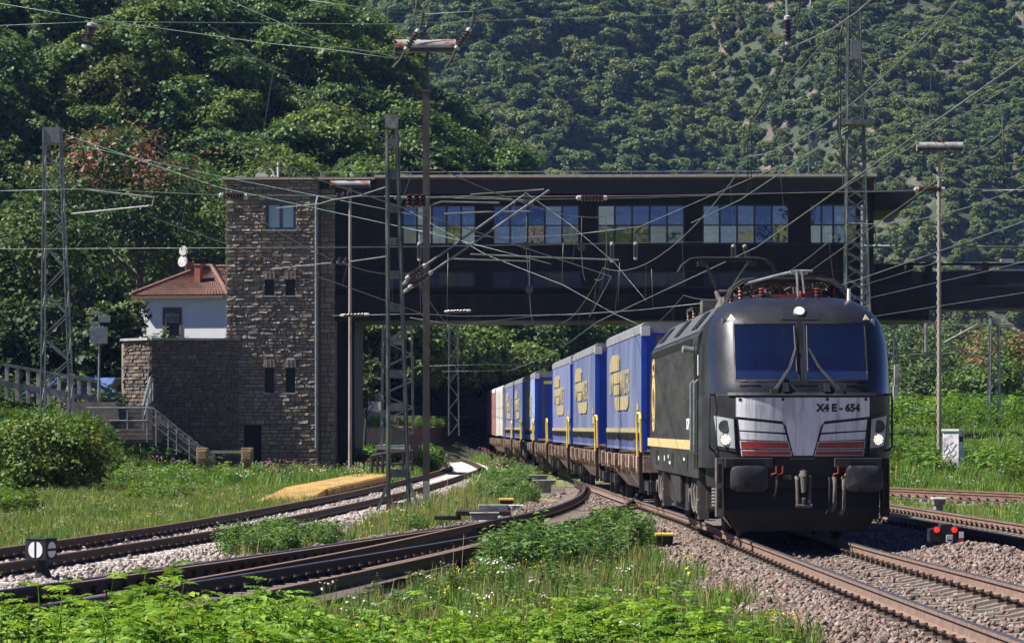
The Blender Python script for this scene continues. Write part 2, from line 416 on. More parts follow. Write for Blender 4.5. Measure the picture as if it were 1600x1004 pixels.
def grid_obj(name, xs, ys, zf, mat, smooth=True):
    X, Y = np.meshgrid(xs, ys)
    Z = zf(X, Y)
    n, m = X.shape
    v = np.stack([X, Y, Z], -1).reshape(-1, 3)
    i = np.arange(n * m).reshape(n, m)
    f = np.stack([i[:-1, :-1], i[:-1, 1:], i[1:, 1:], i[1:, :-1]], -1).reshape(-1, 4)
    return np_obj(name, v, f, [mat], smooth=smooth)
def np_mesh(name, v, f, mats, mi=None, smooth=False):
    me = bpy.data.meshes.new(name)
    v = np.asarray(v, np.float32); f = np.asarray(f, np.int32)
    k = f.shape[1]
    me.vertices.add(len(v)); me.vertices.foreach_set('co', v.ravel())
    me.loops.add(f.size); me.loops.foreach_set('vertex_index', f.ravel())
    me.polygons.add(len(f)); me.polygons.foreach_set('loop_start', np.arange(0, f.size, k, dtype=np.int32))
    for m in mats: me.materials.append(m)
    if mi is not None: me.polygons.foreach_set('material_index', np.asarray(mi, np.int32))
    if smooth: me.polygons.foreach_set('use_smooth', np.ones(len(f), bool))
    me.update(calc_edges=True)
    return me
def np_obj(name, v, f, mats, mi=None, parent=None, smooth=False, link=True):
    o = bpy.data.objects.new(name, np_mesh(name, v, f, mats, mi, smooth))
    if link: COL.objects.link(o)
    if parent is not None: o.parent = parent
    return o

xs = np.concatenate([np.linspace(-700, -45, 24), np.linspace(-40, -16.4, 40), np.linspace(-16, 22, 96), np.linspace(22.4, 60, 40), np.linspace(65, 700, 22)])
ys = np.concatenate([np.linspace(4, 20, 8), np.linspace(20.5, 150, 240), np.linspace(151, 260, 90), np.linspace(264, 1500, 40)])
struct(grid_obj('ground', xs, ys, hills, m_soil))

# near wooded hill on the left, far mountain behind
def fbm(x, y, seed, sc):
    r = np.random.default_rng(seed); z = 0
    for o in range(5):
        for _ in range(3):
            a = r.uniform(0, 6.28); k = sc * 2**o * r.uniform(.7, 1.3)
            z = z + np.sin((x * math.cos(a) + y * math.sin(a)) * k + r.uniform(0, 6.28)) / 2**o / 3
    return z
crest_px = [-200, 0, 300, 480, 560, 640, 700, 760, 800, 900, 1000, 1100, 1200, 1300]
crest_y = [-420, -330, -150, -10, 35, 120, 188, 240, 272, 345, 420, 520, 600, 680]
def near_hill(x, y):
    px = x / 330 * F + CX
    top = CH - (np.interp(px, crest_px, crest_y) - HY) / F * 330 - 7
    up = sst(186 + np.clip(x + 4, 0, 60) * 2.2, 330, y) ** .9
    down = 1 - sst(345, 480, y)
    z = -1 + (top + 1) * up * down
    return z + 1.4 * fbm(x, y, 3, .07) * up - .5
struct(grid_obj('wooded_hill', np.linspace(-110, 42, 90), np.linspace(176, 480, 130), near_hill, m_hillsoil))
def far_hill(x, y):
    t = np.clip(y - 625 - .10 * np.abs(x - 60) - .0 * x, 0, None)
    z = .60 * t - 3
    # gullies running down the slope, leaning to the left
    u = x + .22 * y
    g = np.abs(np.sin(u * .033 + .6 * np.sin(y * .013 + 1))) * 22 + np.abs(np.sin(u * .081 + 1.3)) * 7
    z = z + (g - 14) * sst(5, 70, t) + 6 * fbm(x, y, 9, .03) * sst(0, 60, t)
    return z
struct(grid_obj('mountain', np.linspace(-210, 250, 190), np.linspace(600, 960, 170), far_hill, m_rock))

# ------------------------------------------------------------------ foliage protos and scattering
def leaf_quads(pts, nrm, size, aspect=.55, rng=RNG, droop=.25):
    """one pointed leaf (a folded rhomb) at every point, facing roughly along nrm"""
    n = len(pts)
    nrm = nrm / (np.linalg.norm(nrm, axis=1, keepdims=True) + 1e-9)
    a = rng.normal(size=(n, 3)); a[:, 2] -= droop
    a -= nrm * (a * nrm).sum(1, keepdims=True); a /= np.linalg.norm(a, axis=1, keepdims=True) + 1e-9
    b = np.cross(nrm, a)
    s = (size * rng.uniform(.65, 1.35, n))[:, None]
    v = np.empty((n, 4, 3))
    v[:, 0] = pts - a * s * .5; v[:, 2] = pts + a * s * .5 - nrm * s * .12
    v[:, 1] = pts + b * s * .5 * aspect + nrm * s * .06 - a * s * .05; v[:, 3] = pts - b * s * .5 * aspect + nrm * s * .06 - a * s * .05
    return v.reshape(-1, 3), np.arange(4 * n).reshape(-1, 4)
def unit(rng, n):
    d = rng.normal(size=(n, 3)); return d / np.linalg.norm(d, axis=1, keepdims=True)
def crown_points(rng, R_, H_, lobes, sprays, k, flat=.8):
    """leaves gathered in sprays on the outside of many uneven lobes"""
    P_, N_ = [], []
    cs = unit(rng, lobes); cs[:, 2] = cs[:, 2] * .85 + .12
    rr = rng.uniform(.35, .80, lobes)[:, None]
    cs = cs * rr * np.array([R_, R_, H_ * .5])
    lr = rng.uniform(.26, .46, lobes) * R_
    for c, r in zip(cs, lr):
        d = unit(rng, sprays)
        d[:, 2] = np.where(d[:, 2] < -.35, -d[:, 2], d[:, 2])
        q = c + d * (r * rng.uniform(.72, 1.08, sprays))[:, None] * np.array([1, 1, flat])
        for p, dd in zip(q, d):
            m = rng.integers(max(2, k - 3), k + 4)
            off = rng.normal(size=(m, 3)) * r * .17; off[:, 2] *= .6
            P_.append(p + off)
            nn = dd * .7 + np.array([0, 0, .5]) + rng.normal(size=(m, 3)) * .42
            N_.append(nn)
    return np.concatenate(P_), np.concatenate(N_)
def tube_np(mb): return np.array(mb.v), mb.f
def trunk_mb(rng, H_, r, R_, zc):
    mb = MB()
    lean = rng.normal(size=2) * .03 * H_
    top = Vector((lean[0], lean[1], zc + H_ * .2))
    mb.tube([(0, 0, -.5), (0, 0, .2), (lean[0] * .3, lean[1] * .3, zc * .5), (lean[0] * .7, lean[1] * .7, zc), top], [r * 1.5, r * 1.1, r * .85, r * .6, r * .15], 7)
    for i in range(6):
        a = i * 1.05 + rng.uniform(0, .6); z0 = zc * rng.uniform(.5, 1)
        p0 = Vector((lean[0] * .5, lean[1] * .5, z0)); p1 = p0 + Vector((math.cos(a) * R_ * .35, math.sin(a) * R_ * .35, H_ * .13)); p2 = p0 + Vector((math.cos(a) * R_ * .72, math.sin(a) * R_ * .72, H_ * rng.uniform(.2, .34)))
        mb.tube([p0, p1, p2], [r * .45, r * .28, r * .08], 5)
    return mb
def proto_tree(name, seed, R_, H_, trunk, lobes, sprays, k, leaf, lm, sec=None, secw=.12):
    """whole tree in one mesh, for the woods that read as a mass"""
    rng = np.random.default_rng(seed)
    p, n = crown_points(rng, R_, H_, lobes, sprays, k)
    p[:, 2] += trunk + H_ * .45
    v, f = leaf_quads(p, n, leaf, .62, rng)
    me = np_mesh(name, v, f, [lm] + ([sec] if sec else []), (rng.uniform(size=len(f)) < secw).astype(int) if sec else None)
    return bpy.data.objects.new(name, me)

def scatter(name, pts, rots, scl, pid, protos, mat=None):
    """ground cover, stones or a far wood: protos placed on the points of one object"""
    me = bpy.data.meshes.new(name)
    n = len(pts)
    me.vertices.add(n); me.vertices.foreach_set('co', np.asarray(pts, np.float32).ravel())
    me.attributes.new('rot', 'FLOAT_VECTOR', 'POINT').data.foreach_set('vector', np.asarray(rots, np.float32).ravel())
    a = np.asarray(scl, np.float32)
    if a.ndim == 1: a = np.repeat(a[:, None], 3, 1)
    me.attributes.new('scl', 'FLOAT_VECTOR', 'POINT').data.foreach_set('vector', a.ravel())
    me.attributes.new('pid', 'INT', 'POINT').data.foreach_set('value', np.asarray(pid, np.int32))
    o = bpy.data.objects.new(name, me); COL.objects.link(o)
    ng = bpy.data.node_groups.new(name + '_nodes', 'GeometryNodeTree')
    ng.interface.new_socket('Geometry', in_out='INPUT', socket_type='NodeSocketGeometry')
    ng.interface.new_socket('Geometry', in_out='OUTPUT', socket_type='NodeSocketGeometry')
    N = ng.nodes; L = ng.links
    gi, go = N.new('NodeGroupInput'), N.new('NodeGroupOutput')
    ip = N.new('GeometryNodeInstanceOnPoints'); jg = N.new('GeometryNodeJoinGeometry')
    for p in reversed(protos):
        q = N.new('GeometryNodeObjectInfo'); q.inputs['Object'].default_value = p; q.inputs['As Instance'].default_value = True
        L.new(q.outputs['Geometry'], jg.inputs[0])
    def attr(nm, ty):
        q = N.new('GeometryNodeInputNamedAttribute'); q.data_type = ty; q.inputs['Name'].default_value = nm; return q.outputs['Attribute']
    L.new(gi.outputs[0], ip.inputs['Points']); L.new(jg.outputs[0], ip.inputs['Instance'])
    ip.inputs['Pick Instance'].default_value = True
    L.new(attr('pid', 'INT'), ip.inputs['Instance Index'])
    L.new(attr('rot', 'FLOAT_VECTOR'), ip.inputs['Rotation']); L.new(attr('scl', 'FLOAT_VECTOR'), ip.inputs['Scale'])
    L.new(ip.outputs[0], go.inputs[0])
    md = o.modifiers.new('scatter', 'NODES'); md.node_group = ng
    o['kind'] = 'stuff'
    return o
def rotz(n, tilt=.06): return np.stack([RNG.normal(size=n) * tilt, RNG.normal(size=n) * tilt, RNG.uniform(0, 6.28, n)], 1)

# woods
hill_protos = [proto_tree('hill_tree', 100 + i, R_, H_, tr, 26, 30, 8, .36, l_hill) for i, (R_, H_, tr) in enumerate([(3.3, 7.0, 2), (2.7, 7.6, 2.2), (3.9, 6.6, 2), (3.0, 6.0, 1.6), (3.5, 8.0, 2)])]
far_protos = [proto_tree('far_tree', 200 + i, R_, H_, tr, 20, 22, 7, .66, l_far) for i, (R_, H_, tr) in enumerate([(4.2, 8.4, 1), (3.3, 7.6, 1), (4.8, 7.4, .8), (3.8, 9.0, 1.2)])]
pts = []
for _ in range(19000):
    x, y = RNG.uniform(-105, 32), RNG.uniform(188, 350)
    if abs(x) / y > .25: continue
    pts.append((x, y))
def thin(pts, dmin, near=None):
    cell = {}; out = []
    for x, y in pts:
        k = (int(x // dmin), int(y // dmin)); ok = True
        for i in (-1, 0, 1):
            for j in (-1, 0, 1):
                for (a, b) in cell.get((k[0] + i, k[1] + j), ()):
                    if (a - x)**2 + (b - y)**2 < dmin * dmin: ok = False; break
        if ok: cell.setdefault(k, []).append((x, y)); out.append((x, y))
    return np.array(out)
p = thin(pts, 2.7)
z = near_hill(p[:, 0], p[:, 1])
keep = (z > 1.2)
p, z = p[keep], z[keep]; n = len(p)
scatter('hill_wood', np.column_stack([p, z - .8]), rotz(n), RNG.uniform(.6, 1.15, n), RNG.integers(0, 5, n), hill_protos)
q = RNG.uniform(0, 1, (56000, 2)) * np.array([400, 300]) + np.array([-190, 622])
p = thin([t for t in q if abs(t[0]) / t[1] < .185], 2.8)
z = far_hill(p[:, 0], p[:, 1])
bare = fbm(p[:, 0], p[:, 1], 21, .06) + .8 * fbm(p[:, 0], p[:, 1], 5, .16) - 1.8 + sst(20, 120, p[:, 0]) * .6
keep = (z > -1) & (RNG.uniform(size=len(p)) > sst(-.05, .35, bare) * .85)
p, z = p[keep], z[keep]; n = len(p)
sc = RNG.uniform(.38, .92, n) * (1 - .25 * sst(20, 110, p[:, 0]))
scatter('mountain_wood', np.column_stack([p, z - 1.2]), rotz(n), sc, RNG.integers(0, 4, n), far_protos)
q = RNG.uniform(0, 1, (60000, 2)) * np.array([400, 300]) + np.array([-190, 622])
p = thin([t for t in q if abs(t[0]) / t[1] < .18], 1.7)
z = far_hill(p[:, 0], p[:, 1])
bare = fbm(p[:, 0], p[:, 1], 33, .09) + .9 * fbm(p[:, 0], p[:, 1], 6, .2) - 1.15 + sst(20, 120, p[:, 0]) * .35
keep = (z > -1) & (RNG.uniform(size=len(p)) > sst(-.1, .3, bare))
p, z = p[keep], z[keep]; n = len(p)
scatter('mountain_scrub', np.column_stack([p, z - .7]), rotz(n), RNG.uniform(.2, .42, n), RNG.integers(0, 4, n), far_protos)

# ------------------------------------------------------------------ tracks
RP = [(-.075, -.172), (.075, -.172), (.075, -.160), (.014, -.140), (.011, -.048), (.036, -.038), (.036, -.006), (.028, 0), (-.028, 0), (-.036, -.006), (-.036, -.038), (-.011, -.048), (-.014, -.140), (-.075, -.160)]
def rail_obj(name, line, mats, parent=None, z=0.0, dz=None):
    """line: list of (x, y); a real rail section swept along it, worn top as second material"""
    pts = np.array(line); n = len(pts)
    t = np.gradient(pts, axis=0); t /= np.linalg.norm(t, axis=1, keepdims=True)
    nx, ny = t[:, 1], -t[:, 0]
    k = len(RP); v = []
    for i in range(n):
        zz = z + (dz[i] if dz is not None else 0)
        for (a, b) in RP: v.append((pts[i, 0] + nx[i] * a, pts[i, 1] + ny[i] * a, zz + b))
    f, mi = [], []
    for i in range(n - 1):
        for j in range(k):
            j2 = (j + 1) % k
            f.append((i * k + j, i * k + j2, (i + 1) * k + j2, (i + 1) * k + j)); mi.append(1 if j in (6, 7, 8) else 0)
    mb = MB(); mb.v = v; mb.f = f; mb.m = mi
    mb.f += [tuple(range(k)), tuple((n - 1) * k + j for j in range(k))[::-1]]; mb.m += [0, 0]
    return mb.build(name, mats, parent)
def sleeper_mesh(mats, clips=True):
    mb = MB()
    st = [(-1.30, -.185, .20), (-1.05, -.180, .20), (-.62, -.182, .20), (-.40, -.225, .17), (0, -.232, .16), (.40, -.225, .17), (.62, -.182, .20), (1.05, -.180, .20), (1.30, -.185, .20)]
    g = []
    for v, zt, w in st: g.append([(v, -w / 2 - .05, -.40), (v, -w / 2, zt), (v, 0, zt + .006), (v, w / 2, zt), (v, w / 2 + .05, -.40)])
    mb.sheet(g); mb.add(g[0], [(0, 1, 2, 3, 4)]); mb.add(g[-1], [(4, 3, 2, 1, 0)])
    if clips:
        for r in (-.7535, .7535):
            mb.box(r - .155, r + .155, -.075, .075, -.184, -.170, 1)
            for s in (-1, 1):
                x = r + s * .125
                mb.box(x - .028, x + .028, -.055, .055, -.171, -.148, 1)
                mb.tube([(x - .035 * s, -.06, -.148), (x + .02 * s, -.05, -.105), (x + .045 * s, 0, -.10), (x + .02 * s, .05, -.105), (x - .035 * s, .06, -.148)], .014, 5, 1)
                mb.cyl((x, 0, -.150), (x, 0, -.088), .019, n=6, mi=1)
    return mb
def frange(a, b, s): return np.arange(a, b + 1e-6, s)
def track(name, label, cx, y0, y1, rails, sl_mesh, sl_mats, step=.60, z=0.0, cant=None, limit=100, cat='railway track', gauge=.7535, sl_y=None):
    """cx: centre line x(y). Rails and single sleepers are parts"""
    t = thing(name, label, cat)
    ys_ = frange(y0, y1, .8)
    x = cx(ys_); d = np.gradient(x, ys_); ln = np.sqrt(1 + d * d)
    for s in (-1, 1):
        line = np.column_stack([x + s * gauge / ln, ys_ - s * gauge * d / ln])
        dz = cant(ys_) if (cant is not None and s > 0) else None
        rail_obj('rail', line, rails, t, z, dz)
    a, b = sl_y or (y0, y1)
    yy = []; y = a
    while y < b:
        yy.append(y); y += step / math.sqrt(1 + float((cx(y + .1) - cx(y - .1)) / .2)**2)
    src = None; rest = MB()
    for i, y in enumerate(yy):
        xx = float(cx(y)); ang = -math.atan(float((cx(y + .2) - cx(y - .2)) / .4))
        j = random.uniform(-.012, .012)
        if i < limit:
            if src is None:
                o = src = sl_mesh.build('sleeper', sl_mats, t, smooth=True)
            else:
                o = src.copy(); COL.objects.link(o)
            o.location = (xx, y, z + j * .3); o.rotation_euler = (0, (math.atan(float(-cant(y)) / 1.5) if cant is not None else 0), ang + j)
        else:
            ca, sa = math.cos(ang), math.sin(ang)
            rest.add([(xx + p[0] * ca - p[1] * sa, y + p[0] * sa + p[1] * ca, z + p[2]) for p in sl_mesh.v], sl_mesh.f)
            rest.m[-len(sl_mesh.m):] = sl_mesh.m
    if rest.v: stuff(rest.build('sleeper_row', sl_mats, t))
    return t
sl_full = sleeper_mesh(None)
cantf = lambda y: .055 * (1 - sst(34, 54, y))
track('railway_track', 'brown main line track under the black locomotive, running to the lower right corner', cT1, 22, 112, [m_rail, m_railtop], sl_full, [m_sleeper, m_clip], cant=cantf, sl_y=(26, 85))
track('railway_track', 'second main track to the right of the locomotive, crossing its shadow', cT2, 40, 150, [m_rail, m_railtop], sl_full, [m_sleeper, m_clip], sl_y=(56, 108))
track('siding_track', 'siding with pale concrete sleepers curving past the yellow deck', cT4, 34, 356, [m_raildark, m_railred], sl_full, [m_sleeperlight, m_clip], z=-.03, sl_y=(40, 200))
t5 = track('turnout_track', 'dark branch track sweeping left out from under the first wagon', lambda y: cT5L(y) + .765, 26, 118, [m_raildark, m_railtop], sl_full, [m_sleeper, m_clip], sl_y=(32, 112))
t6 = thing('turnout_track', 'lower dark rails diverging in the foreground weeds, in front of the branch track', 'railway track')
yy = frange(22, 68, .8)
rail_obj('rail', np.column_stack([cT6L(yy), yy]), [m_raildark, m_rail], t6)
rail_obj('rail', np.column_stack([cT6L(yy) + 1.54, yy]), [m_raildark, m_rail], t6)
yy = frange(44, 58, .8)
rail_obj('check_rail', np.column_stack([cT6L(yy) + 1.40, yy]), [m_raildark, m_rail], t6, -.01)
yy = frange(40, 62, .8)
rail_obj('check_rail', np.column_stack([cT5L(yy) + .10, yy]), [m_raildark, m_rail], t5, -.015)
t3 = thing('crossing_track', 'rust red track crossing the meadow at right behind the second main track', 'railway track')
for s in (-1, 1):
    a = np.array(T3); d = (a[-1] - a[0]) / np.linalg.norm(a[-1] - a[0]); nn = np.array([d[1], -d[0]]) * .76 * s
    rail_obj('rail', [tuple(a[0] + (a[-1] - a[0]) * k / 30 + nn) for k in range(31)], [m_railred, m_railred], t3, -.02)
slm = sleeper_mesh(None)
src = None
for k in range(36):
    a0 = Vector(T3[1]) + (Vector(T3[2]) - Vector(T3[1])) * (k * .062 - .35)
    o = slm.build('sleeper', [m_sleeper, m_clip], t3) if src is None else src.copy()
    if src is None: src = o
    else: COL.objects.link(o)
    o.location = (a0[0], a0[1], -.03); o.rotation_euler = (0, 0, math.atan2(T3[2][0] - T3[1][0], -(T3[2][1] - T3[1][1])))

# ballast beds and the loose stones on them
def bed(name, cx, y0, y1, wl, wr, mat, top=-.235, step=.5, heap=None):
    ys_ = frange(y0, y1, step)
    prof = [(-wl - .5, -.40), (-wl, top - .05), (-1.35, top + .01), (-.9, top), (0, top - .03), (.9, top), (1.35, top + .01), (wr, top - .05), (wr + .5, -.40)]
    g = []
    for y in ys_:
        x = float(cx(y))
        g.append([(x + a, y, b + random.uniform(-.012, .012)) for a, b in prof])
    mb = MB(); mb.sheet(g)
    return struct(mb.build(name, mat, smooth='all'))
bed('ballast_bed', cT1, 20, 118, 2.1, 2.2, m_bed)
bed('ballast_bed', cT2, 36, 150, 2.1, 2.0, m_bed)
bed('ballast_bed', cT4, 30, 300, 1.75, 2.4, m_bedpale, -.262)
bed('ballast_bed', lambda y: cT5L(y) + .9, 26, 114, 1.7, 2.3, m_bed, -.25)
def stone_proto(seed, s):
    rng = np.random.default_rng(seed)
    import bmesh
    bm = bmesh.new(); bmesh.ops.create_icosphere(bm, subdivisions=1, radius=1)
    for v in bm.verts: v.co = Vector((v.co.x * rng.uniform(.7, 1.25), v.co.y * rng.uniform(.7, 1.2), v.co.z * rng.uniform(.55, 1.0))) * s
    me = bpy.data.meshes.new('stone'); bm.to_mesh(me); bm.free()
    return me
stA, stB = [], []
for i in range(6):
    me = stone_proto(i, .034); me.materials.append(m_ballast); stA.append(bpy.data.objects.new('stone', me))
    me = stone_proto(i + 10, .036); me.materials.append(m_ballastpale); stB.append(bpy.data.objects.new('stone', me))
def stones(name, cx, y0, y1, a0, a1, dens, protos, top, heap=None, bumpy=.02, s0=.7, s1=1.4):
    n = int((y1 - y0) * (a1 - a0) * dens)
    y = RNG.uniform(y0, y1, n); a = RNG.uniform(a0, a1, n)
    x = cx(y) + a
    z = top - .05 * sst(1.4, 2.2, np.abs(a)) - .12 * sst(2.1, 2.6, np.abs(a)) + RNG.normal(size=n) * bumpy
    # keep sleepers swept clean
    if heap is not None: z = z + heap(x, y)
    rot = RNG.uniform(0, 6.28, (n, 3))
    o = scatter(name, np.column_stack([x, y, z]), rot, RNG.uniform(s0, s1, n), RNG.integers(0, 6, n), protos)
    return o
stones('ballast_stones', cT1, 25, 62, -2.6, -1.0, 330, stA, -.225)
stones('ballast_stones', cT1, 27, 60, -.62, .62, 60, stA, -.245)
stones('ballast_stones', cT1, 27, 62, 1.0, 2.6, 330, stA, -.225)
hp = lambda x, y: .30 * np.exp(-((x - 6.85 + (y - 50) * .02) / .8)**2 - ((y - 50.5) / 3.6)**2)
mb = MB(); mb.sheet([[(x, y, -.27 + float(hp(x, y)) * 1.0) for x in np.linspace(5.7, 8.2, 22)] for y in np.linspace(40, 62, 60)])
struct(mb.build('ballast_bed', m_bed, smooth='all'))
stones('ballast_stones', lambda y: 0 * y + 6.95, 40, 66, -1.3, 1.4, 330, stA, -.25, hp)
stones('ballast_stones', cT2, 50, 84, -2.3, -.95, 150, stA, -.225)
stones('ballast_stones', cT2, 58, 88, 1.0, 2.7, 170, stA, -.225)
stones('ballast_stones', cT4, 38, 130, 1.0, 3.0, 120, stB, -.25, s0=.9, s1=1.7)
stones('ballast_stones', cT4, 42, 120, -.62, .62, 60, stB, -.262, s0=.9, s1=1.7)
stones('ballast_stones', lambda y: cT5L(y) - .1, 46, 92, -1.5, -.2, 130, stA, -.24, s0=.9, s1=1.6)
stones('ballast_stones', cT1, 62, 106, -2.6, -1.0, 90, stA, -.225, s0=1, s1=1.7)
# ------------------------------------------------------------------ grass, weeds and flowers
def blades(seed, n, h, spread, w, mat, flower=None, curl=.35, nf=0):
    rng = np.random.default_rng(seed)
    v, f, mi = [], [], []
    for i in range(n):
        a, r = rng.uniform(0, 6.28), spread * math.sqrt(rng.uniform())
        b = rng.uniform(0, 6.28); hh = h * rng.uniform(.55, 1.2); lean = rng.uniform(.05, curl) * hh
        p = np.array([math.cos(a) * r, math.sin(a) * r, -.02]); d = np.array([math.cos(b), math.sin(b), 0]); s = np.array([-d[1], d[0], 0]) * w * rng.uniform(.6, 1.3)
        m = p + d * lean * .3 + [0, 0, hh * .6]; t = p + d * lean + [0, 0, hh]
        o = len(v); v += [p - s * .5, p + s * .5, m + s * .45, m - s * .45, t + s * .06, t - s * .06]
        f += [(o, o + 1, o + 2, o + 3), (o + 3, o + 2, o + 4, o + 5)]; mi += [0, 0]
    for i in range(nf):
        a, r = rng.uniform(0, 6.28), spread * math.sqrt(rng.uniform()); hh = h * rng.uniform(.9, 1.35); q = rng.uniform(.011, .022)
        p = np.array([math.cos(a) * r, math.sin(a) * r, 0])
        o = len(v); v += [p + [-.004, 0, 0], p + [.004, 0, 0], p + [.004, 0, hh], p + [-.004, 0, hh]]; f.append((o, o + 1, o + 2, o + 3)); mi.append(0)
        for j in range(3):
            c = p + [rng.normal() * q, rng.normal() * q, hh + rng.normal() * .01]
            o = len(v)
            for k in range(4): v.append(c + [math.cos(k * 1.57) * q, math.sin(k * 1.57) * q, rng.normal() * .004 + .008 * (k % 2)])
            f.append((o, o + 1, o + 2, o + 3)); mi.append(1)
    me = np_mesh('tuft', v, f, [mat] + ([flower] if flower else []), mi)
    return bpy.data.objects.new('tuft', me)
def sprig(seed, h, stems, leaf, mat, pinnate=True, k=9, spread=.12, flower=None):
    """leafy weed: stems carrying opposite leaves, or long pinnate fronds"""
    rng = np.random.default_rng(seed)
    pts, nr, vv, ff = [], [], [], []
    stem = MB()
    P_, A_ = [], []
    for s in range(stems):
        a = rng.uniform(0, 6.28); r = spread * math.sqrt(rng.uniform()); b = rng.uniform(0, 6.28); hh = h * rng.uniform(.55, 1.1)
        base = np.array([math.cos(a) * r, math.sin(a) * r, 0]); lean = np.array([math.cos(b), math.sin(b), 0]) * hh * rng.uniform(.1, .35)
        top = base + lean + [0, 0, hh]; mid = base + lean * .35 + [0, 0, hh * .55]
        stem.tube([base, mid, top], [.008, .006, .003], 4)
        for i in range(k):
            t = .22 + .78 * i / (k - 1)
            c = base * (1 - t) ** 2 + 2 * t * (1 - t) * mid + t * t * top
            ph = i * 2.4 + a
            if pinnate:
                d = np.array([math.cos(ph), math.sin(ph), .25]); L = hh * .42 * (1.15 - .6 * t)
                e = c + d * L
                sd_ = np.cross(d, [0, 0, 1]); sd_ /= np.linalg.norm(sd_)
                for u in np.linspace(.25, 1, 5):
                    q = c + d * L * u - np.array([0, 0, .18 * L * u * u])
                    for sg in ((-1, 1) if u < .99 else (0,)):
                        ax = d * .5 + sd_ * sg + rng.normal(size=3) * .12
                        P_.append(q + sd_ * sg * leaf * .45); A_.append(ax if sg else d)
            else:
                for sg in (-1, 1):
                    d = np.array([math.cos(ph) * sg, math.sin(ph) * sg, .15]) + rng.normal(size=3) * .2
                    P_.append(c + d * leaf * .5); A_.append(d)
    P_, A_ = np.array(P_), np.array(A_); n = len(P_)
    A_ /= np.linalg.norm(A_, axis=1, keepdims=True)
    N_ = np.tile([0, 0, 1.0], (n, 1)) + RNG.normal(size=(n, 3)) * .35
    N_ -= A_ * (A_ * N_).sum(1, keepdims=True); N_ /= np.linalg.norm(N_, axis=1, keepdims=True)
    B_ = np.cross(N_, A_); s = (leaf * rng.uniform(.7, 1.25, n))[:, None]; w = .42
    # each leaf is two quads folded along the midrib, with a drooping tip
    a0 = P_ - A_ * s * .5; a1 = P_ + N_ * s * .02; a2 = P_ + A_ * s * .5 - np.array([0, 0, 1]) * s * .14
    l1 = P_ - A_ * s * .12 + B_ * s * w * .5 + N_ * s * .07; r1 = P_ - A_ * s * .12 - B_ * s * w * .5 + N_ * s * .07
    l2 = P_ + A_ * s * .2 + B_ * s * w * .36 + N_ * s * .03; r2 = P_ + A_ * s * .2 - B_ * s * w * .36 + N_ * s * .03
    V = np.stack([a0, l1, l2, a2, r2, r1, a1], 1).reshape(-1, 3)
    i = np.arange(n)[:, None] * 7
    Fq = np.concatenate([i + np.array([0, 6, 2, 1]), i + np.array([6, 3, 3, 2])[[0, 1, 3, 3]] * 1, i + np.array([0, 5, 4, 6]), i + np.array([6, 4, 3, 3])], 0)
    Fq = np.concatenate([i + np.array([0, 6, 2, 1]), i + np.array([0, 5, 4, 6])], 0)
    Ft = np.concatenate([i + np.array([6, 3, 2]), i + np.array([6, 4, 3])], 0)
    v = V.tolist(); f = [tuple(x) for x in Fq.tolist()] + [tuple(x) for x in Ft.tolist()]
    mi = [0] * len(f)
    o = len(v); v += [tuple(q) for q in stem.v]; f += [tuple(x + o for x in q) for q in stem.f]; mi += [0] * len(stem.f)
    if flower is not None:
        for _ in range(stems * 2):
            c = np.array([rng.normal() * spread, rng.normal() * spread, h * rng.uniform(.8, 1.1)]); o = len(v); q = .03
            v += [tuple(c + [math.cos(g) * q, math.sin(g) * q, 0]) for g in (0, 1.57, 3.14, 4.71)]; f.append((o, o + 1, o + 2, o + 3)); mi.append(1)
    me = bpy.data.meshes.new('sprig'); me.from_pydata(v, [], f)
    me.materials.append(mat)
    if flower is not None: me.materials.append(flower)
    me.polygons.foreach_set('material_index', mi); me.update()
    return bpy.data.objects.new('sprig', me)
tufts = [blades(1, 22, .22, .10, .010, l_grass), blades(2, 26, .30, .12, .010, l_grass), blades(3, 22, .20, .12, .012, l_green), blades(4, 20, .34, .10, .010, l_grass),
         blades(5, 22, .26, .13, .014, l_green), blades(6, 14, .30, .12, .010, l_green, m_petal, nf=4), blades(7, 14, .24, .12, .010, l_grass, m_yel, nf=3), blades(8, 6, .50, .16, .007, l_dry, m_clip, nf=2), blades(9, 18, .36, .16, .007, l_dry)]
tuft_far = [blades(11, 16, .34, .22, .020, l_grass), blades(12, 16, .40, .24, .022, l_green), blades(13, 14, .30, .24, .022, l_green), blades(14, 12, .36, .24, .02, l_green, m_petal, nf=5), blades(15, 14, .34, .24, .02, l_grass, m_yel, nf=3), blades(16, 12, .5, .24, .02, l_green, m_pink, nf=12)]
weeds = [sprig(21, .55, 7, .11, l_weed, False, 9, .22), sprig(22, .75, 8, .13, l_weed, False, 10, .25), sprig(23, .42, 7, .10, l_green, False, 7, .22), sprig(24, .62, 6, .12, l_weed, False, 9, .2)]
fresh = [sprig(31, .60, 7, .068, l_fresh, True, 7, .18), sprig(32, .48, 7, .062, l_fresh, True, 6, .18), sprig(33, .70, 6, .078, l_fresh, True, 7, .20), sprig(34, .40, 9, .07, l_fresh, False, 8, .22)]
bramble = [sprig(41, .55, 8, .15, l_bush, False, 7, .35), sprig(42, .70, 8, .16, l_green, False, 7, .38), sprig(43, .45, 9, .14, l_bush, False, 6, .36), sprig(44, .65, 6, .12, l_fresh, True, 6, .3)]

def seed(x0, x1, y0, y1, dens, clear=1.55, keepf=None, lift=0.0):
    n = int((x1 - x0) * (y1 - y0) * dens)
    x, y = RNG.uniform(x0, x1, n), RNG.uniform(y0, y1, n)
    m = (np.abs(x) / y < .20) & (track_clear(x, y) > clear + .25 * np.sin(y * 1.3 + x))
    if keepf is not None: m &= keepf(x, y)
    x, y = x[m], y[m]
    return np.column_stack([x, y, hills(x, y) + lift])
def pick(n, w): return RNG.choice(len(w), n, p=np.array(w) / sum(w))
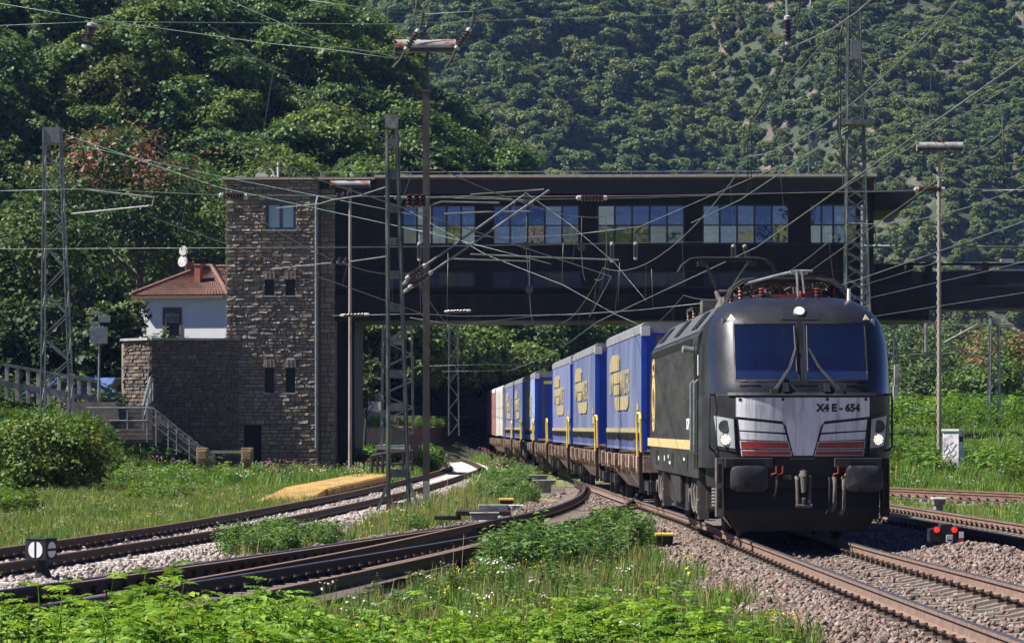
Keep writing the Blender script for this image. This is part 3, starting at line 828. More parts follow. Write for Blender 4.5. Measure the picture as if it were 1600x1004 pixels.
# open grass: near part fine, far part coarser
p = seed(-8, 3.4, 21, 62, 34, 1.5, lambda x, y: (x < cT1(y) - 2.4 - .4 * np.sin(y * .9)) & (x > cT4(y) + 2.7) & ~(y > 30) | (x > cT6L(y) + 2.2) & (x < cT1(y) - 2.4 - .4 * np.sin(y * .9)) & ~((y > 30) & (x > cT5L(y) - 1.6) & (x < cT6L(y) + 2.4)))
n = len(p); scatter('grass', p, rotz(n, .12), RNG.uniform(.6, 1.3, n), pick(n, [3, 2, 5, 2, 5, .2, .25, .35, .9]), tufts)
p = seed(-9, 3.2, 50, 120, 12, 1.75, lambda x, y: (x > cT4(y) + 1.5 + 1.1 * sst(85, 60, y)) & (x < cT1(y) - 2.4) & (x < np.where(y < 122, cT5L(y) - 1.4, 99)))
n = len(p); scatter('grass', p, rotz(n, .12), RNG.uniform(.6, 1.3, n), pick(n, [5, 2, 4, 2, 3, .4, .5, .3, 1.2]), tufts)
p = seed(-23, -2, 52, 122, 11, 1.6, lambda x, y: x < cT4(y) - 1.3)
n = len(p); scatter('grass', p, rotz(n, .12), RNG.uniform(.35, .7, n), pick(n, [6, 2, 2, .35, .5, 0]), tuft_far)
p = seed(-24, 2, 118, 245, 6, 1.5)
n = len(p); scatter('grass', p, rotz(n, .12), RNG.uniform(.7, 1.4, n), pick(n, [2, 4, 4, 1, .6, .25]), tuft_far)
p = seed(7, 34, 62, 215, 6.5, 1.9, lambda x, y: (x > cT2(y) + 2.3))
n = len(p); scatter('grass', p, rotz(n, .12), RNG.uniform(.5, 1.2, n) * np.where(p[:, 1] < 100, .6, 1.1), pick(n, [3, 4, 4, 1.0, .3, 0]), tuft_far)
# weeds along the foreground, nettles between the tracks
def blob(cs):
    def g(x, y):
        m = np.zeros(len(x), bool)
        for cx_, cy_, rx, ry in cs: m |= ((x - cx_) / rx)**2 + ((y - cy_) / ry)**2 < 1 + .35 * np.sin(x * 5 + y * 2)
        return m
    return g
p = seed(-7, 4.5, 22, 70, 16, .9, blob([(.75, 51, .95, 3.0), (1.3, 55, .65, 2.4), (.2, 47.5, .6, 1.8), (2.0, 60, .4, 2)]))
n = len(p); scatter('nettles', p, rotz(n, .15), RNG.uniform(.5, .98, n), pick(n, [3, 4, 3, 3]), weeds)
p = seed(-8, 4, 20, 46, 5.0, 1.6, lambda x, y: (x < cT1(y) - 2.6) & (x > cT6L(y) + 2.3))
n = len(p); scatter('low_weeds', p, rotz(n, .15), RNG.uniform(.25, .6, n), pick(n, [2, 2, 4, 2]), weeds)
p = seed(-6.5, 0, 51, 74, 14, .8, blob([(-3.9, 60, .85, 3.2), (-4.1, 56, .6, 2), (-2.0, 68, .3, 1.2)]))
n = len(p); scatter('nettles', p, rotz(n, .15), RNG.uniform(.4, .72, n), pick(n, [3, 3, 3, 3]), weeds)
p = seed(-2, 3.5, 80, 165, 7, 1.35, blob([(-.1, 98, .7, 8), (.2, 112, .6, 7), (-.2, 124, .6, 8), (.5, 138, .4, 8)]))
n = len(p); scatter('nettles', p, rotz(n, .15), RNG.uniform(.45, .9, n), pick(n, [3, 3, 3, 3]), weeds)
p = seed(-4.6, 2.6, 21.5, 33, 26, .2, blob([(-3.4, 24.5, .75, 3), (-2.6, 25, .9, 3), (-1.9, 25.5, .7, 2.4), (-2.9, 28, .8, 1.6), (-1.2, 26.5, .5, 2), (.35, 30, .35, 1.6), (.9, 31.5, .5, 1.4), (-.4, 28, .5, 2), (1.6, 28, .6, 1.6)]))
n = len(p); scatter('young_elder', p, rotz(n, .2), RNG.uniform(.6, 1.28, n) * np.where(p[:, 0] < -1.4, 1.05, .75), pick(n, [4, 3, 3, 3]), fresh)
# brambles on the left bank, shrubs of the right meadow
p = seed(-22, -7.6, 112, 141, 4.2, 1.5, lambda x, y: (hills(x, y) > -.1) & ~((x > -16.3) & (y > 138.2)) | ((y > 138) & (y < 146.4) & (x < -4)) | ((y > 119) & (x < -9.5) & (np.sin(x * 2 + y) > -.3)))
n = len(p); scatter('brambles', p, rotz(n, .2), RNG.uniform(.5, .95, n) * np.where(p[:, 0] < -18.5, 1.3, 1), pick(n, [3, 4, 3, 2]), bramble)
p = seed(-9, -3.4, 150, 205, 2.6, 1.4)
n = len(p); scatter('brambles', p, rotz(n, .2), RNG.uniform(.8, 1.6, n), pick(n, [3, 4, 3, 2]), bramble)
p = seed(9, 24, 108, 150, 4.0, 1.6, lambda x, y: (np.sin(x * .9 + y * .21) + .6 * np.sin(x * 2.1 - y * .13) > .05) & (y > 109))
n = len(p); scatter('shrub_growth', p, rotz(n, .2), RNG.uniform(.5, 1.25, n) * np.where(p[:, 1] > 128, .6, 1), pick(n, [2, 3, 3, 4]), bramble)
p = seed(11, 36, 165, 240, .8, 1.6)
n = len(p); scatter('shrub_growth', p, rotz(n, .2), RNG.uniform(.6, 1.9, n), pick(n, [2, 3, 3, 4]), bramble)
p = seed(-22, -6, 58, 118, .9, 1.8, blob([(-14, 82, 1.6, 4), (-12.2, 84, .9, 3), (-17, 76, 2.0, 4), (-10, 100, 1, 4)]))
n = len(p); scatter('brambles', p, rotz(n, .2), RNG.uniform(.7, 1.1, n), pick(n, [3, 3, 3, 4]), bramble)

p = seed(-42, -12.5, 147, 190, 1.6, 1.4)
n = len(p); scatter('shaded_undergrowth', p, rotz(n, .2), RNG.uniform(1.2, 2.6, n), pick(n, [3, 4, 3, 1]), [sprig(51, .6, 8, .16, l_tree, False, 7, .38), sprig(52, .75, 8, .16, l_tree, False, 8, .4), sprig(53, .5, 8, .14, l_hill, False, 7, .36), sprig(54, .6, 8, .14, l_tree, False, 7, .36)])
# ------------------------------------------------------------------ single trees and bushes
def tree(label, x, y, R_, H_, trunk, seed_, lobes, sprays, k, leaf, lm, name='tree', cat='tree', group=None, sec=None, secw=.1, z=None, tr=.22):
    rng = np.random.default_rng(seed_)
    z = float(hills(x, y)) if z is None else z
    t = thing(name, label, cat, (x, y, z), 0, group)
    p, n = crown_points(rng, R_, H_, lobes, sprays, k)
    if cat == 'bush': p[:, 0] *= 1.25; p[:, 2] = np.where(p[:, 2] < 0, p[:, 2] * 1.0, p[:, 2])
    p[:, 2] += trunk + H_ * .45
    m = p[:, 2] > .05
    v, f = leaf_quads(p[m], n[m], leaf, .6, rng)
    mi = None
    if sec:
        top = p[m][:, 2] > trunk + H_ * .55
        mi = ((rng.uniform(size=len(f)) < secw) & top).astype(int)
        big = np.sin(p[m][:, 0] * 1.9) + np.sin(p[m][:, 1] * 2.3 + p[m][:, 2] * 1.7)
        mi = (mi * (big > -.2)).astype(int)
    np_obj('crown', v, f, [lm] + ([sec] if sec else []), mi, t)
    trunk_mb(rng, H_, tr, R_, trunk + H_ * .25).build('trunk' if cat == 'tree' else 'stem', m_bark, t, smooth='all')
    return t
G = 'trees at the foot of the wooded hill'
specs = [  # px, top y, base D, radius, height, label
    (30, 205, 166, 4.4, 13.0, 'tall dark tree at the left picture edge behind the lattice mast', l_tree),
    (118, 290, 200, 4.2, 10.5, 'dark tree right behind the left lattice mast', l_tree),
    (215, 150, 190, 5.6, 12.0, 'broad tree with russet seed heads above the white house', l_tree),
    (300, 215, 195, 4.6, 11.5, 'green tree over the chimney of the white house', l_hill),
    (10, 330, 168, 3.6, 8.4, 'yellowish green tree low at the left picture edge', l_pale),
    (330, 330, 200, 4.0, 8.0, 'dark tree between the house roof and the stone tower', l_hill),
    (395, 205, 215, 5.0, 11.5, 'rounded tree above the flat roof of the stone tower', l_hill),
    (150, 420, 196, 3.2, 6.5, 'shaded tree left of the white house gable', l_tree),
    (60, 450, 160, 3.0, 6.2, 'dark bushy tree behind the balustrade by the lattice mast', l_tree),
    (5, 470, 158, 2.8, 5.6, 'dark bushy tree behind the far left end of the balustrade', l_tree),
    (175, 470, 157, 1.6, 4.6, 'slim dark tree behind the grey sign boards', l_tree),
    (110, 380, 194, 3.2, 7.5, 'dark tree filling the gap right of the left lattice mast', l_tree),
]
for i, (px, ty, D, R_, H_, lb, lm) in enumerate(specs):
    x, _, zt = P(px, ty, D)
    tr = max(1.0, H_ * .22)
    z0 = zt - tr - H_ * .98
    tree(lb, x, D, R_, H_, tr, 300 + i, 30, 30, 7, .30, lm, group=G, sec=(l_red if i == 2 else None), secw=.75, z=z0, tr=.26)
x, y, z = P(186, 505, 160)
tree('pale leafy young tree in front of the white house wall', x, 160, 1.45, 3.2, .8, 330, 22, 22, 7, .20, l_pale, z=4.2, tr=.08)
x, y, z = P(570, 600, 172)
tree('sunlit small tree beside the pale pole, seen under the bridge', x, 172, 1.05, 4.2, 1.0, 331, 18, 20, 7, .18, l_pale, z=1.0, tr=.07)
x, _, _ = P(48, 700, 108)
tree('large rounded green bush at the left edge below the lattice mast', x, 110, 2.0, 4.0, -.75, 332, 44, 44, 8, .14, l_bush, 'bush', 'bush', tr=.06)
x, _, _ = P(108, 700, 113)
tree('smaller bush leaning against the large bush at left', x - .2, 114, 1.2, 3.0, -.6, 333, 26, 36, 8, .14, l_bush, 'bush', 'bush', tr=.05)
for i, (px, ty, D, R_, H_, lb, lm, sc_) in enumerate([
    (1420, 470, 235, 4.6, 8.5, 'grey green tree directly behind the locomotive front', l_pale, None),
    (1500, 480, 240, 5.0, 8.6, 'tree with brownish tips behind the pale lamp post', l_hill, l_red),
    (1580, 490, 228, 4.6, 8.0, 'tree at the right edge under the footbridge', l_hill, l_red),
    (1545, 545, 215, 3.2, 5.4, 'bright green tree behind the small lattice mast', l_hill, None),
    (1450, 560, 222, 3.2, 5.0, 'low sunlit tree left of the pale lamp post', l_pale, None),
    (1395, 565, 228, 2.6, 4.6, 'small tree hugging the right side of the locomotive', l_hill, None)]):
    x, _, zt = P(px, ty, D); tr = .7
    tree(lb, x, D, R_, H_, tr, 350 + i, 30, 26, 7, .26, lm, group='trees beyond the footbridge', sec=sc_, secw=.5, z=zt - tr - H_ * .98, tr=.16)
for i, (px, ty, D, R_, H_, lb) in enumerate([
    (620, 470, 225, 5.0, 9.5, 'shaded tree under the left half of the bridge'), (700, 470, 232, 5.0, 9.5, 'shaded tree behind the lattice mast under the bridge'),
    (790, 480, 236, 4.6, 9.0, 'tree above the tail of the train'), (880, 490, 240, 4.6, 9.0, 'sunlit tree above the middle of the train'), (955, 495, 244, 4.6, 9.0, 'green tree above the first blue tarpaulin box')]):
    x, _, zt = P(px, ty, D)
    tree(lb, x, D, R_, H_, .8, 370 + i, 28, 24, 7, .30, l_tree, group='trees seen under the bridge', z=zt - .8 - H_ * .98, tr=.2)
# ------------------------------------------------------------------ signal box spanning the tracks
SB = F / 148
def lx(px): return (px - CX) / SB
def lz(py): return CH - (py - HY) / SB
def stone_wall(mb, x0, x1, z0, z1, f, holes=(), course=.138, proud=.07, seed_=1, backing=True):
    """rubble courses: every stone a block of its own depth; f(x, depth, z) -> point"""
    r = random.Random(seed_)
    z = z0
    while z < z1 - .02:
        h = min(course * r.uniform(.7, 1.35), z1 - z); x = x0
        while x < x1 - .01:
            w = min(r.uniform(.16, .50), x1 - x)
            if x1 - x - w < .12: w = x1 - x
            spans = [(x, x + w)]
            for (hx0, hx1, hz0, hz1) in holes:
                if z + h > hz0 + .02 and z < hz1 - .02:
                    ns = []
                    for a, b in spans:
                        if b <= hx0 or a >= hx1: ns.append((a, b)); continue
                        if a < hx0: ns.append((a, hx0))
                        if b > hx1: ns.append((hx1, b))
                    spans = ns
            for a, b in spans:
                if b - a < .03: continue
                g = .012; d = r.uniform(.01, proud); j = lambda: d + r.uniform(-.034, .034)
                v = [f(a + g, -.12, z + g), f(b - g, -.12, z + g), f(a + g + r.uniform(0, .02), j(), z + g + r.uniform(0, .015)), f(b - g - r.uniform(0, .02), j(), z + g + r.uniform(0, .015)),
                     f(a + g, -.12, z + h - g), f(b - g, -.12, z + h - g), f(a + g + r.uniform(0, .02), j(), z + h - g - r.uniform(0, .02)), f(b - g - r.uniform(0, .02), j(), z + h - g - r.uniform(0, .02))]
                mb.hexa(v)
            x += w
        z += h
box = thing('signal_box', 'dark signal box bridging the tracks with a rubble stone stair tower at its left end', 'building', (0, 148, 0), rad(-1.8))
fr = lambda x, d, z: (x, -d, z)
tx0, tx1, tx2 = lx(353), lx(497), lx(520)
tz = lz(281)
holes = [(lx(415), lx(461), lz(358), lz(316)), (lx(413), lx(427), lz(461), lz(436)), (lx(446), lx(460), lz(461), lz(436)), (lx(413), lx(427), lz(613), lz(574)), (lx(446), lx(460), lz(613), lz(574)), (lx(380), lx(407), lz(722), lz(664))]
mb = MB(); stone_wall(mb, tx0, tx1, -.5, tz, fr, holes, seed_=3)
stone_wall(mb, 0, 7.4, -.5, tz, lambda x, d, z: (tx0 - d, x, z), seed_=4)
tw = mb.build('stone_tower', m_stone, box)
mb = MB()
# dark core behind the stones, pierced by the same openings
cx_ = sorted({tx0 + .01, tx1 - .01} | {h[0] for h in holes} | {h[1] for h in holes}); cz_ = sorted({-.6, tz} | {h[2] for h in holes} | {h[3] for h in holes})
for a, b in zip(cx_[:-1], cx_[1:]):
    for c, d in zip(cz_[:-1], cz_[1:]):
        if not any(a >= h[0] - 1e-6 and b <= h[1] + 1e-6 and c >= h[2] - 1e-6 and d <= h[3] + 1e-6 for h in holes): mb.box(a, b, 0.0, .35, c, d)
mb.box(tx0 + .01, tx1 - .01, .9, 7.4, -.6, tz); mb.box(tx0 + .01, tx0 + .3, .36, .89, -.6, tz); mb.box(tx1 - .3, tx1 - .01, .36, .89, -.6, tz)
mb.build('mortar_core', m_mortar, tw)
mb = MB(); stone_wall(mb, tx1 + .01, tx2, -.5, tz - .3, lambda x, d, z: (x, .75 - d * .5, z), seed_=8, course=.2, proud=.05); stone_wall(mb, .75, 7.4, -.5, tz - .3, lambda x, d, z: (tx2 + d * .3, x, z), seed_=9, proud=.04)
mb.box(tx1 + .0, tx2 - .02, .78, 7.3, -.6, tz - .3, 1)
mb.build('stone_return', [m_stone, m_mortar], box)
def window(px0, px1, py0, py1, cols, rows, y=.16, fm=m_frame, gm=m_pane, fw=.06, parent=box, sill=None):
    x0, x1, z0, z1 = lx(px0), lx(px1), lz(py1), lz(py0)
    mb = MB()
    mb.box(x0, x1, y, y + .08, z1 - fw, z1); mb.box(x0, x1, y, y + .08, z0, z0 + fw); mb.box(x0, x0 + fw, y, y + .08, z0 + fw, z1 - fw); mb.box(x1 - fw, x1, y, y + .08, z0 + fw, z1 - fw)
    for k in range(1, cols):
        c = x0 + (x1 - x0) * k / cols; mb.box(c - fw * .7, c + fw * .7, y + .003, y + .077, z0 + fw, z1 - fw)
    for t in rows: c = z0 + (z1 - z0) * t; mb.box(x0 + fw, x1 - fw, y + .008, y + .07, c - fw * .5, c + fw * .5)
    w = mb.build('window', fm, parent)
    mb = MB(); zc_ = [z0 + .01] + [z0 + (z1 - z0) * t for t in rows] + [z1 - .01]; r_ = random.Random(int(px0))
    for k in range(cols):        # panes tilted at random, top row leaned to reflect sky, lower rows ground
        a, b = x0 + .01 + (x1 - x0 - .02) * k / cols, x0 + .01 + (x1 - x0 - .02) * (k + 1) / cols
        for j, (c, d) in enumerate(zip(zc_[:-1], zc_[1:])):
            t_ = (r_.gauss(.012, .018) if j == len(zc_) - 2 else r_.gauss(-.025, .018)) * (d - c); u_ = r_.gauss(0, .01) * (b - a)
            mb.add([(a, y + .04 - t_ - u_, c), (b, y + .04 - t_ + u_, c), (b, y + .04 + t_ + u_, d), (a, y + .04 + t_ - u_, d)], [(0, 1, 2, 3)])
    mb.build('pane', gm, w, rec=False)
    if sill: mb = MB(); mb.box(x0 - .06, x1 + .06, y - .26, y, z0 - .07, z0); mb.build('sill', sill, w)
    return w
m_bluepane = M('pale_blue_pane', (.28, .40, .50), (.34, .46, .56), 2, .6)  # even pale blue for the panes of the tower window
w = window(415, 461, 316, 358, 2, [], .10, M('blue_grey_frame', (.05, .055, .13), (.07, .075, .16), 3, .5), m_bluepane, .10, sill=m_concrete)
for (a, b, c, d) in holes[1:5]:
    mb = MB(); mb.box(a + .01, b - .01, .2, .25, c, d); w = mb.build('window', m_mask, box)
    mb = MB(); mb.box(a - .05, b + .05, -.10, .12, c - .06, c); mb.build('sill', m_concrete, w)
    mb = MB(); k = 0; x = a - .06
    while x < b + .04: mb.box(x, x + .07, -.075 - .02 * (k % 2), .1, d + .01, d + .36); x += .085; k += 1
    mb.build('lintel', m_stone, w)
a, b, c, d = holes[5]
mb = MB(); mb.box(a, b, .22, .28, c, d); mb.box(a + .3, b - .3, .20, .22, c + .3, d - .3); mb.build('door', m_hall, box)
mb = MB(); mb.tube([(lx(494), -.16, lz(318)), (lx(494), -.16, lz(700))], .062, 8)
for z in (lz(360), lz(450), lz(560), lz(650)): mb.box(lx(494) - .09, lx(494) + .09, -.17, .0, z - .03, z + .03)
mb.tube([(lx(494), -.16, lz(318)), (lx(496), -.1, lz(308)), (lx(497), .1, lz(300))], .055, 8); mb.build('drainpipe', m_mastgrey, box)
# hall over the tracks
HD = 7.0
hx0, hx1 = lx(520), lx(1366)
hy = .9
mb = MB()
bays = [(626, 742), (769, 905), (933, 1070), (1098, 1234), (1266, 1340)]
zt_, zb_ = lz(303), lz(380)
for y0, y1 in ((hy, hy + .3), (hy + HD - .3, hy + HD)):
    xs_ = [520] + [c for b in bays for c in b] + [1366]
    for a, b in zip(xs_[::2], xs_[1::2]): mb.box(lx(a), lx(b), y0, y1, zb_, lz(318))
    mb.box(hx0, hx1, y0 + .004, y1 - .004, lz(318), zt_)
    low = [(600, 740), (768, 908), (935, 1072), (1100, 1236)]
    mb.box(hx0, hx1, y0 + .002, y1 - .002, lz(423), zb_); mb.box(hx0, hx1, y0 + .002, y1 - .002, lz(455), lz(447))
    xs_ = [520] + [c for b in low for c in b] + [1366]
    for a, b in zip(xs_[::2], xs_[1::2]): mb.box(lx(a), lx(b), y0, y1, lz(447), lz(423))
mb.box(hx1 - .3, hx1 - .003, hy + .31, hy + HD - .31, lz(455), zt_)
mb.box(hx0 + .003, hx0 + .3, hy + .31, hy + HD - .31, lz(455), zt_)
mb.box(hx0 + .31, hx1 - .31, hy + .31, hy + HD - .31, zb_ - .12, zb_ - .02); mb.box(hx0 + .31, hx1 - .31, hy + .31, hy + HD - .31, lz(456), lz(453))
mb.box(hx0 + .31, hx1 - .31, hy + .31, hy + HD - .31, lz(312), zt_ - .01)
for a in (755, 919, 1084, 1250): mb.box(lx(a) - .5, lx(a) + .5, hy + 3.0, hy + 3.3, zb_ + .002, lz(314))
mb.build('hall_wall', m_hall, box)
mb = MB(); mb.box(hx0, hx1, hy - .06, hy - .002, zb_ - .05, zb_ + .02); mb.box(hx0, hx1, hy - .05, hy - .002, lz(423) - .02, lz(423) + .03); mb.box(hx0, hx1, hy - .05, hy - .002, lz(449), lz(447)); mb.build('ledge', m_hallblue, box)
for k, (a, b) in enumerate(bays):
    window(a, b, 318, 380, 5 if k < 4 else 4, [.48], hy + .1); window(a, b, 318, 380, 5 if k < 4 else 4, [.48], hy + HD - .2)
m_dull = M('dull_dark_glass', (.022, .023, .03), (.04, .042, .05), 2, .15, spec=.4)
for k, (a, b) in enumerate(low): window(a, b, 423, 447, 5, [], hy + .1, m_frame, m_dull, .05)
# heavy girder below, fascia and roof above
mb = MB()
mb.box(hx0, lx(1452), hy - .12, hy + HD + .1, lz(499), lz(456) - .01)
mb.box(hx0, lx(1452), hy - .28, hy - .121, lz(500), lz(496)); mb.box(hx0, lx(1366), hy - .2, hy - .121, lz(462), lz(457))
for px in range(560, 1450, 62): mb.box(lx(px), lx(px) + .06, hy - .2, hy - .122, lz(495.9), lz(462.1))
for px in range(530, 1366, 31): mb.box(lx(px), lx(px) + .05, hy - .04, hy - .003, lz(422) + .035, zb_ - .055)
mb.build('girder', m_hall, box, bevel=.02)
mb = MB()
mb.prism([(hy - .95, lz(280)), (hy - .80, lz(302)), (hy + .3, lz(303) + .01), (hy + HD + .6, lz(303) + .01), (hy + HD + .6, lz(280))], lambda p: (lx(588), p[0], p[1]), lambda p: (lx(1364), p[0], p[1]))
mb.box(lx(497.5), lx(587.6), hy - .1, hy + HD + .3, lz(303), lz(281))
mb.build('fascia', m_hallblue, box)
mb = MB()
mb.box(lx(350) - .1, lx(585), -.15, 7.9, lz(281), lz(276)); mb.box(lx(585.1), lx(1368), hy - 1.1, hy + HD + .8, lz(280) + .002, lz(274.5))
mb.build('roof', m_mortar, box)
mb = MB(); mb.box(lx(350) - .13, lx(585), -.185, -.152, lz(280), lz(277)); mb.box(lx(585.1), lx(1368), hy - 1.135, hy - 1.102, lz(277.5), lz(273.5)); mb.build('roof_flashing', m_roofedge, box)
mb = MB()
mb.prism([(lx(1366.3), lz(297)), (lx(1432), lz(297)), (lx(1424), lz(316)), (lx(1410), lz(327)), (lx(1366.3), lz(329))], lambda p: (p[0], hy - .3, p[1]), lambda p: (p[0], hy + HD, p[1]))
mb.build('canopy', m_hall, box, bevel=.03)
mb = MB()
for px in (497, 718, 987, 1250): mb.tube([(lx(px), hy + .4, lz(275)), (lx(px), hy + .4, lz(264))], .03, 6)
mb.tube([(lx(497), hy + .4, lz(265)), (lx(1250), hy + .4, lz(265))], .018, 5); mb.build('roof_railing', m_mastgrey, box)
mb = MB()
mb.box(lx(362), lx(378), 1.0, 1.8, lz(276), lz(272)); mb.prism([(lx(393), lz(276)), (lx(411), lz(276)), (lx(413), lz(271)), (lx(408), lz(266.5)), (lx(397), lz(266.5)), (lx(394), lz(271))], lambda p: (p[0], 1.0, p[1]), lambda p: (p[0], 2.2, p[1]))
mb.tube([(lx(428), 1.5, lz(276)), (lx(428), 1.5, lz(249))], .05, 6); mb.tube([(lx(424), 1.5, lz(276)), (lx(419), 1.5, lz(262)), (lx(415), 1.5, lz(258))], .04, 6); mb.build('roof_vent', m_cont, box, smooth=True)
mb = MB(); mb.box(lx(1190), lx(1300), hy + 1.5, hy + 5.5, -.6, lz(499)); mb.box(lx(540), lx(548), hy + 1, hy + 6, -.6, lz(499)); mb.box(tx2 + .05, lx(541), hy + 1.2, hy + 5.8, -.6, lz(499)); mb.build('bridge_pier', m_hall, box)
mb = MB()  # footbridge running off to the right
fx0, fx1 = lx(1452.5), lx(1780)
mb.box(fx0, fx1, hy + .3, hy + 3.2, lz(482), lz(446)); mb.box(fx0, fx1, hy + .18, hy + .298, lz(483), lz(479)); mb.box(fx0, fx1, hy + .18, hy + .298, lz(448), lz(444))
mb.box(lx(1367), fx1, hy + .32, hy + .38, lz(443.9), lz(423)); mb.box(lx(1367), lx(1452), hy + .3, hy + 3.0, lz(455.5), lz(440))
mb.build('footbridge_girder', m_hallblue, box)
mb = MB()
for px in (1418, 1448, 1536, 1624): mb.bar((lx(px), hy + .26, lz(444)), (lx(px) + .18, hy + .26, lz(409)), .3, .1)
mb.box(lx(1367), lx(1415), hy + .25, hy + .31, lz(444), lz(411)); mb.box(lx(1415), fx1, hy + .24, hy + .30, lz(413.5), lz(410)); mb.box(lx(1367), fx1, hy + 3.0, hy + 3.06, lz(440), lz(424)); mb.build('footbridge_parapet', m_hall, box)
mb = MB(); mb.box(lx(1508), fx1, hy + .22, hy + .32, lz(409.8), lz(408)); mb.box(lx(1490), fx1, hy + .9, hy + 2.6, lz(421), lz(419)); mb.box(lx(1569), lx(1589), hy + 1, hy + 1.6, lz(410), lz(402)); mb.build('footbridge_rail', m_steelgrey, box)

# ------------------------------------------------------------------ retaining wall, stairs, house on the left
def atD(px, py, D): return Vector(P(px, py, D))
wl = thing('retaining_wall', 'high dark rubble retaining wall in front of the white house, joined to the stone tower', 'wall', (-12, 145, 0))
A = Vector(((372 - CX) / SB, 148.3, 0)); B = Vector((-15.40, 147.25, 0)); C_ = Vector((-16.75, 148.9, 0))
ztop = CH + 137 / F * 146
for (q0, q1, sd_) in ((B, A, 12), (C_, B, 13)):
    e = (q1 - q0); L = e.length; e.normalize(); nn = Vector((e.y, -e.x, 0))
    mb = MB(); stone_wall(mb, 0, L, -.5, ztop, lambda x, d, z: tuple(q0 + e * x + nn * d + Vector((0, 0, z))), seed_=sd_, course=.15)
    mb.add([tuple(q0 - nn * .02 + Vector((0, 0, -.6))), tuple(q1 - nn * .02 + Vector((0, 0, -.6))), tuple(q1 - nn * .02 + Vector((0, 0, ztop))), tuple(q0 - nn * .02 + Vector((0, 0, ztop)))], [(0, 1, 2, 3)], 1)
    mb.add([tuple(q0 - nn * .55 + Vector((0, 0, -.6))), tuple(q1 - nn * .55 + Vector((0, 0, -.6))), tuple(q1 - nn * .55 + Vector((0, 0, ztop - .02))), tuple(q0 - nn * .55 + Vector((0, 0, ztop - .02)))], [(3, 2, 1, 0)], 1)
    mb.build('stone_face', [m_stoneshade, m_mortar], wl, world=True, rec=False)
    mb = MB(); mb.bar(q0 - nn * .2 + Vector((0, 0, ztop + .05)), q1 - nn * .2 + Vector((0, 0, ztop + .05)), .75, .10); mb.build('coping', m_concrete, wl, world=True)
mb = MB(); mb.prism([(C_.x, C_.y + .3), (B.x - .05, B.y + .7), (A.x - .5, A.y + .6), (A.x - .5, A.y + 9), (-17.2, 158), (-17.0, 150.5)], lambda p: (p[0], p[1], -.5), lambda p: (p[0], p[1], ztop - .1)); stuff(mb.build('earth_fill', m_soil, wl, world=True))

hd = 182.0; hs = F / hd
def hp_(px, py, dy=0): return ((px - CX) / hs, hd + dy, CH - (py - HY) / hs)
hb = thing('white_house', 'white rendered house with a red tiled hipped roof beside the stone tower', 'house', hp_(285, 530), rad(-13))
X0, X1 = hp_(214, 0)[0], hp_(400, 0)[0]; Z0, ZE = 3.0, hp_(0, 460)[2]
wz0, wz1, wx0, wx1 = hp_(0, 531)[2], hp_(0, 486)[2], hp_(257, 0)[0], hp_(280, 0)[0]
mb = MB()
for a, b, c, d in ((X0, wx0, Z0, ZE), (wx1, X1, Z0, ZE), (wx0, wx1, wz1, ZE), (wx0, wx1, Z0, wz0)): mb.box(a, b, hd, hd + .3, c, d)
mb.box(X0, X0 + .3, hd + .301, hd + 8, Z0, ZE); mb.box(X1 - .3, X1, hd + .301, hd + 8, Z0, ZE); mb.box(X0, X1, hd + 8.001, hd + 8.3, Z0, ZE); mb.box(X0 + .31, X1 - .31, hd + 1.2, hd + 1.3, Z0, ZE)
mb.build('wall', m_cream, hb, world=True)
# roof: hipped, tiles as real rows of ridges
def tiled(mb, a, b, c, d, rows, n):
    """roof plane a-b at the eave, d-c at the ridge, made of stepped rows of rounded tiles"""
    a, b, c, d = map(Vector, (a, b, c, d)); nn = (b - a).cross(d - a).normalized()
    if nn.z < 0: nn = -nn
    for r in range(rows):
        t0, t1 = r / rows, (r + 1) / rows
        g0, g1 = [], []
        for k in range(n * 2 + 1):
            s = k / (n * 2); bump = .035 * (k % 2)
            g0.append(tuple(a.lerp(b, s).lerp(d.lerp(c, s), t0) + nn * (.06 + bump))); g1.append(tuple(a.lerp(b, s).lerp(d.lerp(c, s), t1) + nn * (.015 + bump)))
        gb = [tuple(Vector(p) - nn * .06) for p in g0]
        mb.sheet([gb, g0, g1])
ev = .32
e0 = Vector((X0 - ev, hd - ev, ZE - .05)); e1 = Vector((hp_(362, 0)[0], hd - ev, ZE - .05)); r0 = Vector((hp_(287, 0)[0], hd + 3.4, hp_(0, 411)[2] - .1)); r1 = Vector((hp_(300, 0)[0], hd + 3.4, hp_(0, 411)[2] - .1)); bk = Vector((X0 - ev, hd + 8.7, ZE - .05))
mb = MB(); tiled(mb, e0, e1, r1, r0, 13, 30); tiled(mb, bk, e0, r0, r0, 13, 26)
e2 = Vector((X1 + ev, hd - ev + .6, ZE - .05)); tiled(mb, e1, Vector((e1.x, hd + 8.7, ZE - .05)), r1, r1, 13, 24)
r2 = Vector((hp_(300, 0)[0], hd + 4.2, hp_(0, 414)[2])); r3 = Vector((X1, hd + 4.2, hp_(0, 414)[2])); tiled(mb, (hp_(322, 0)[0], hd + 1.6, hp_(0, 456)[2]), (X1, hd + 1.6, hp_(0, 456)[2]), r3, r2, 12, 34)
rf = mb.build('roof', m_tile, hb, world=True)
mb = MB()
for p, q in ((e0, r0), (e1, r1), (r0, r1), (r2, r3)): mb.tube([p + Vector((0, 0, .1)), q + Vector((0, 0, .1))], .11, 6)
mb.build('ridge_tiles', m_tile, rf, world=False)
o = rf.children[0]; o.location = -hb.location
mb = MB(); mb.box(X0 - ev, hp_(356, 0)[0], hd - ev - .12, hd - ev, ZE - .22, ZE - .08); mb.build('gutter', m_brown, hb, world=True)
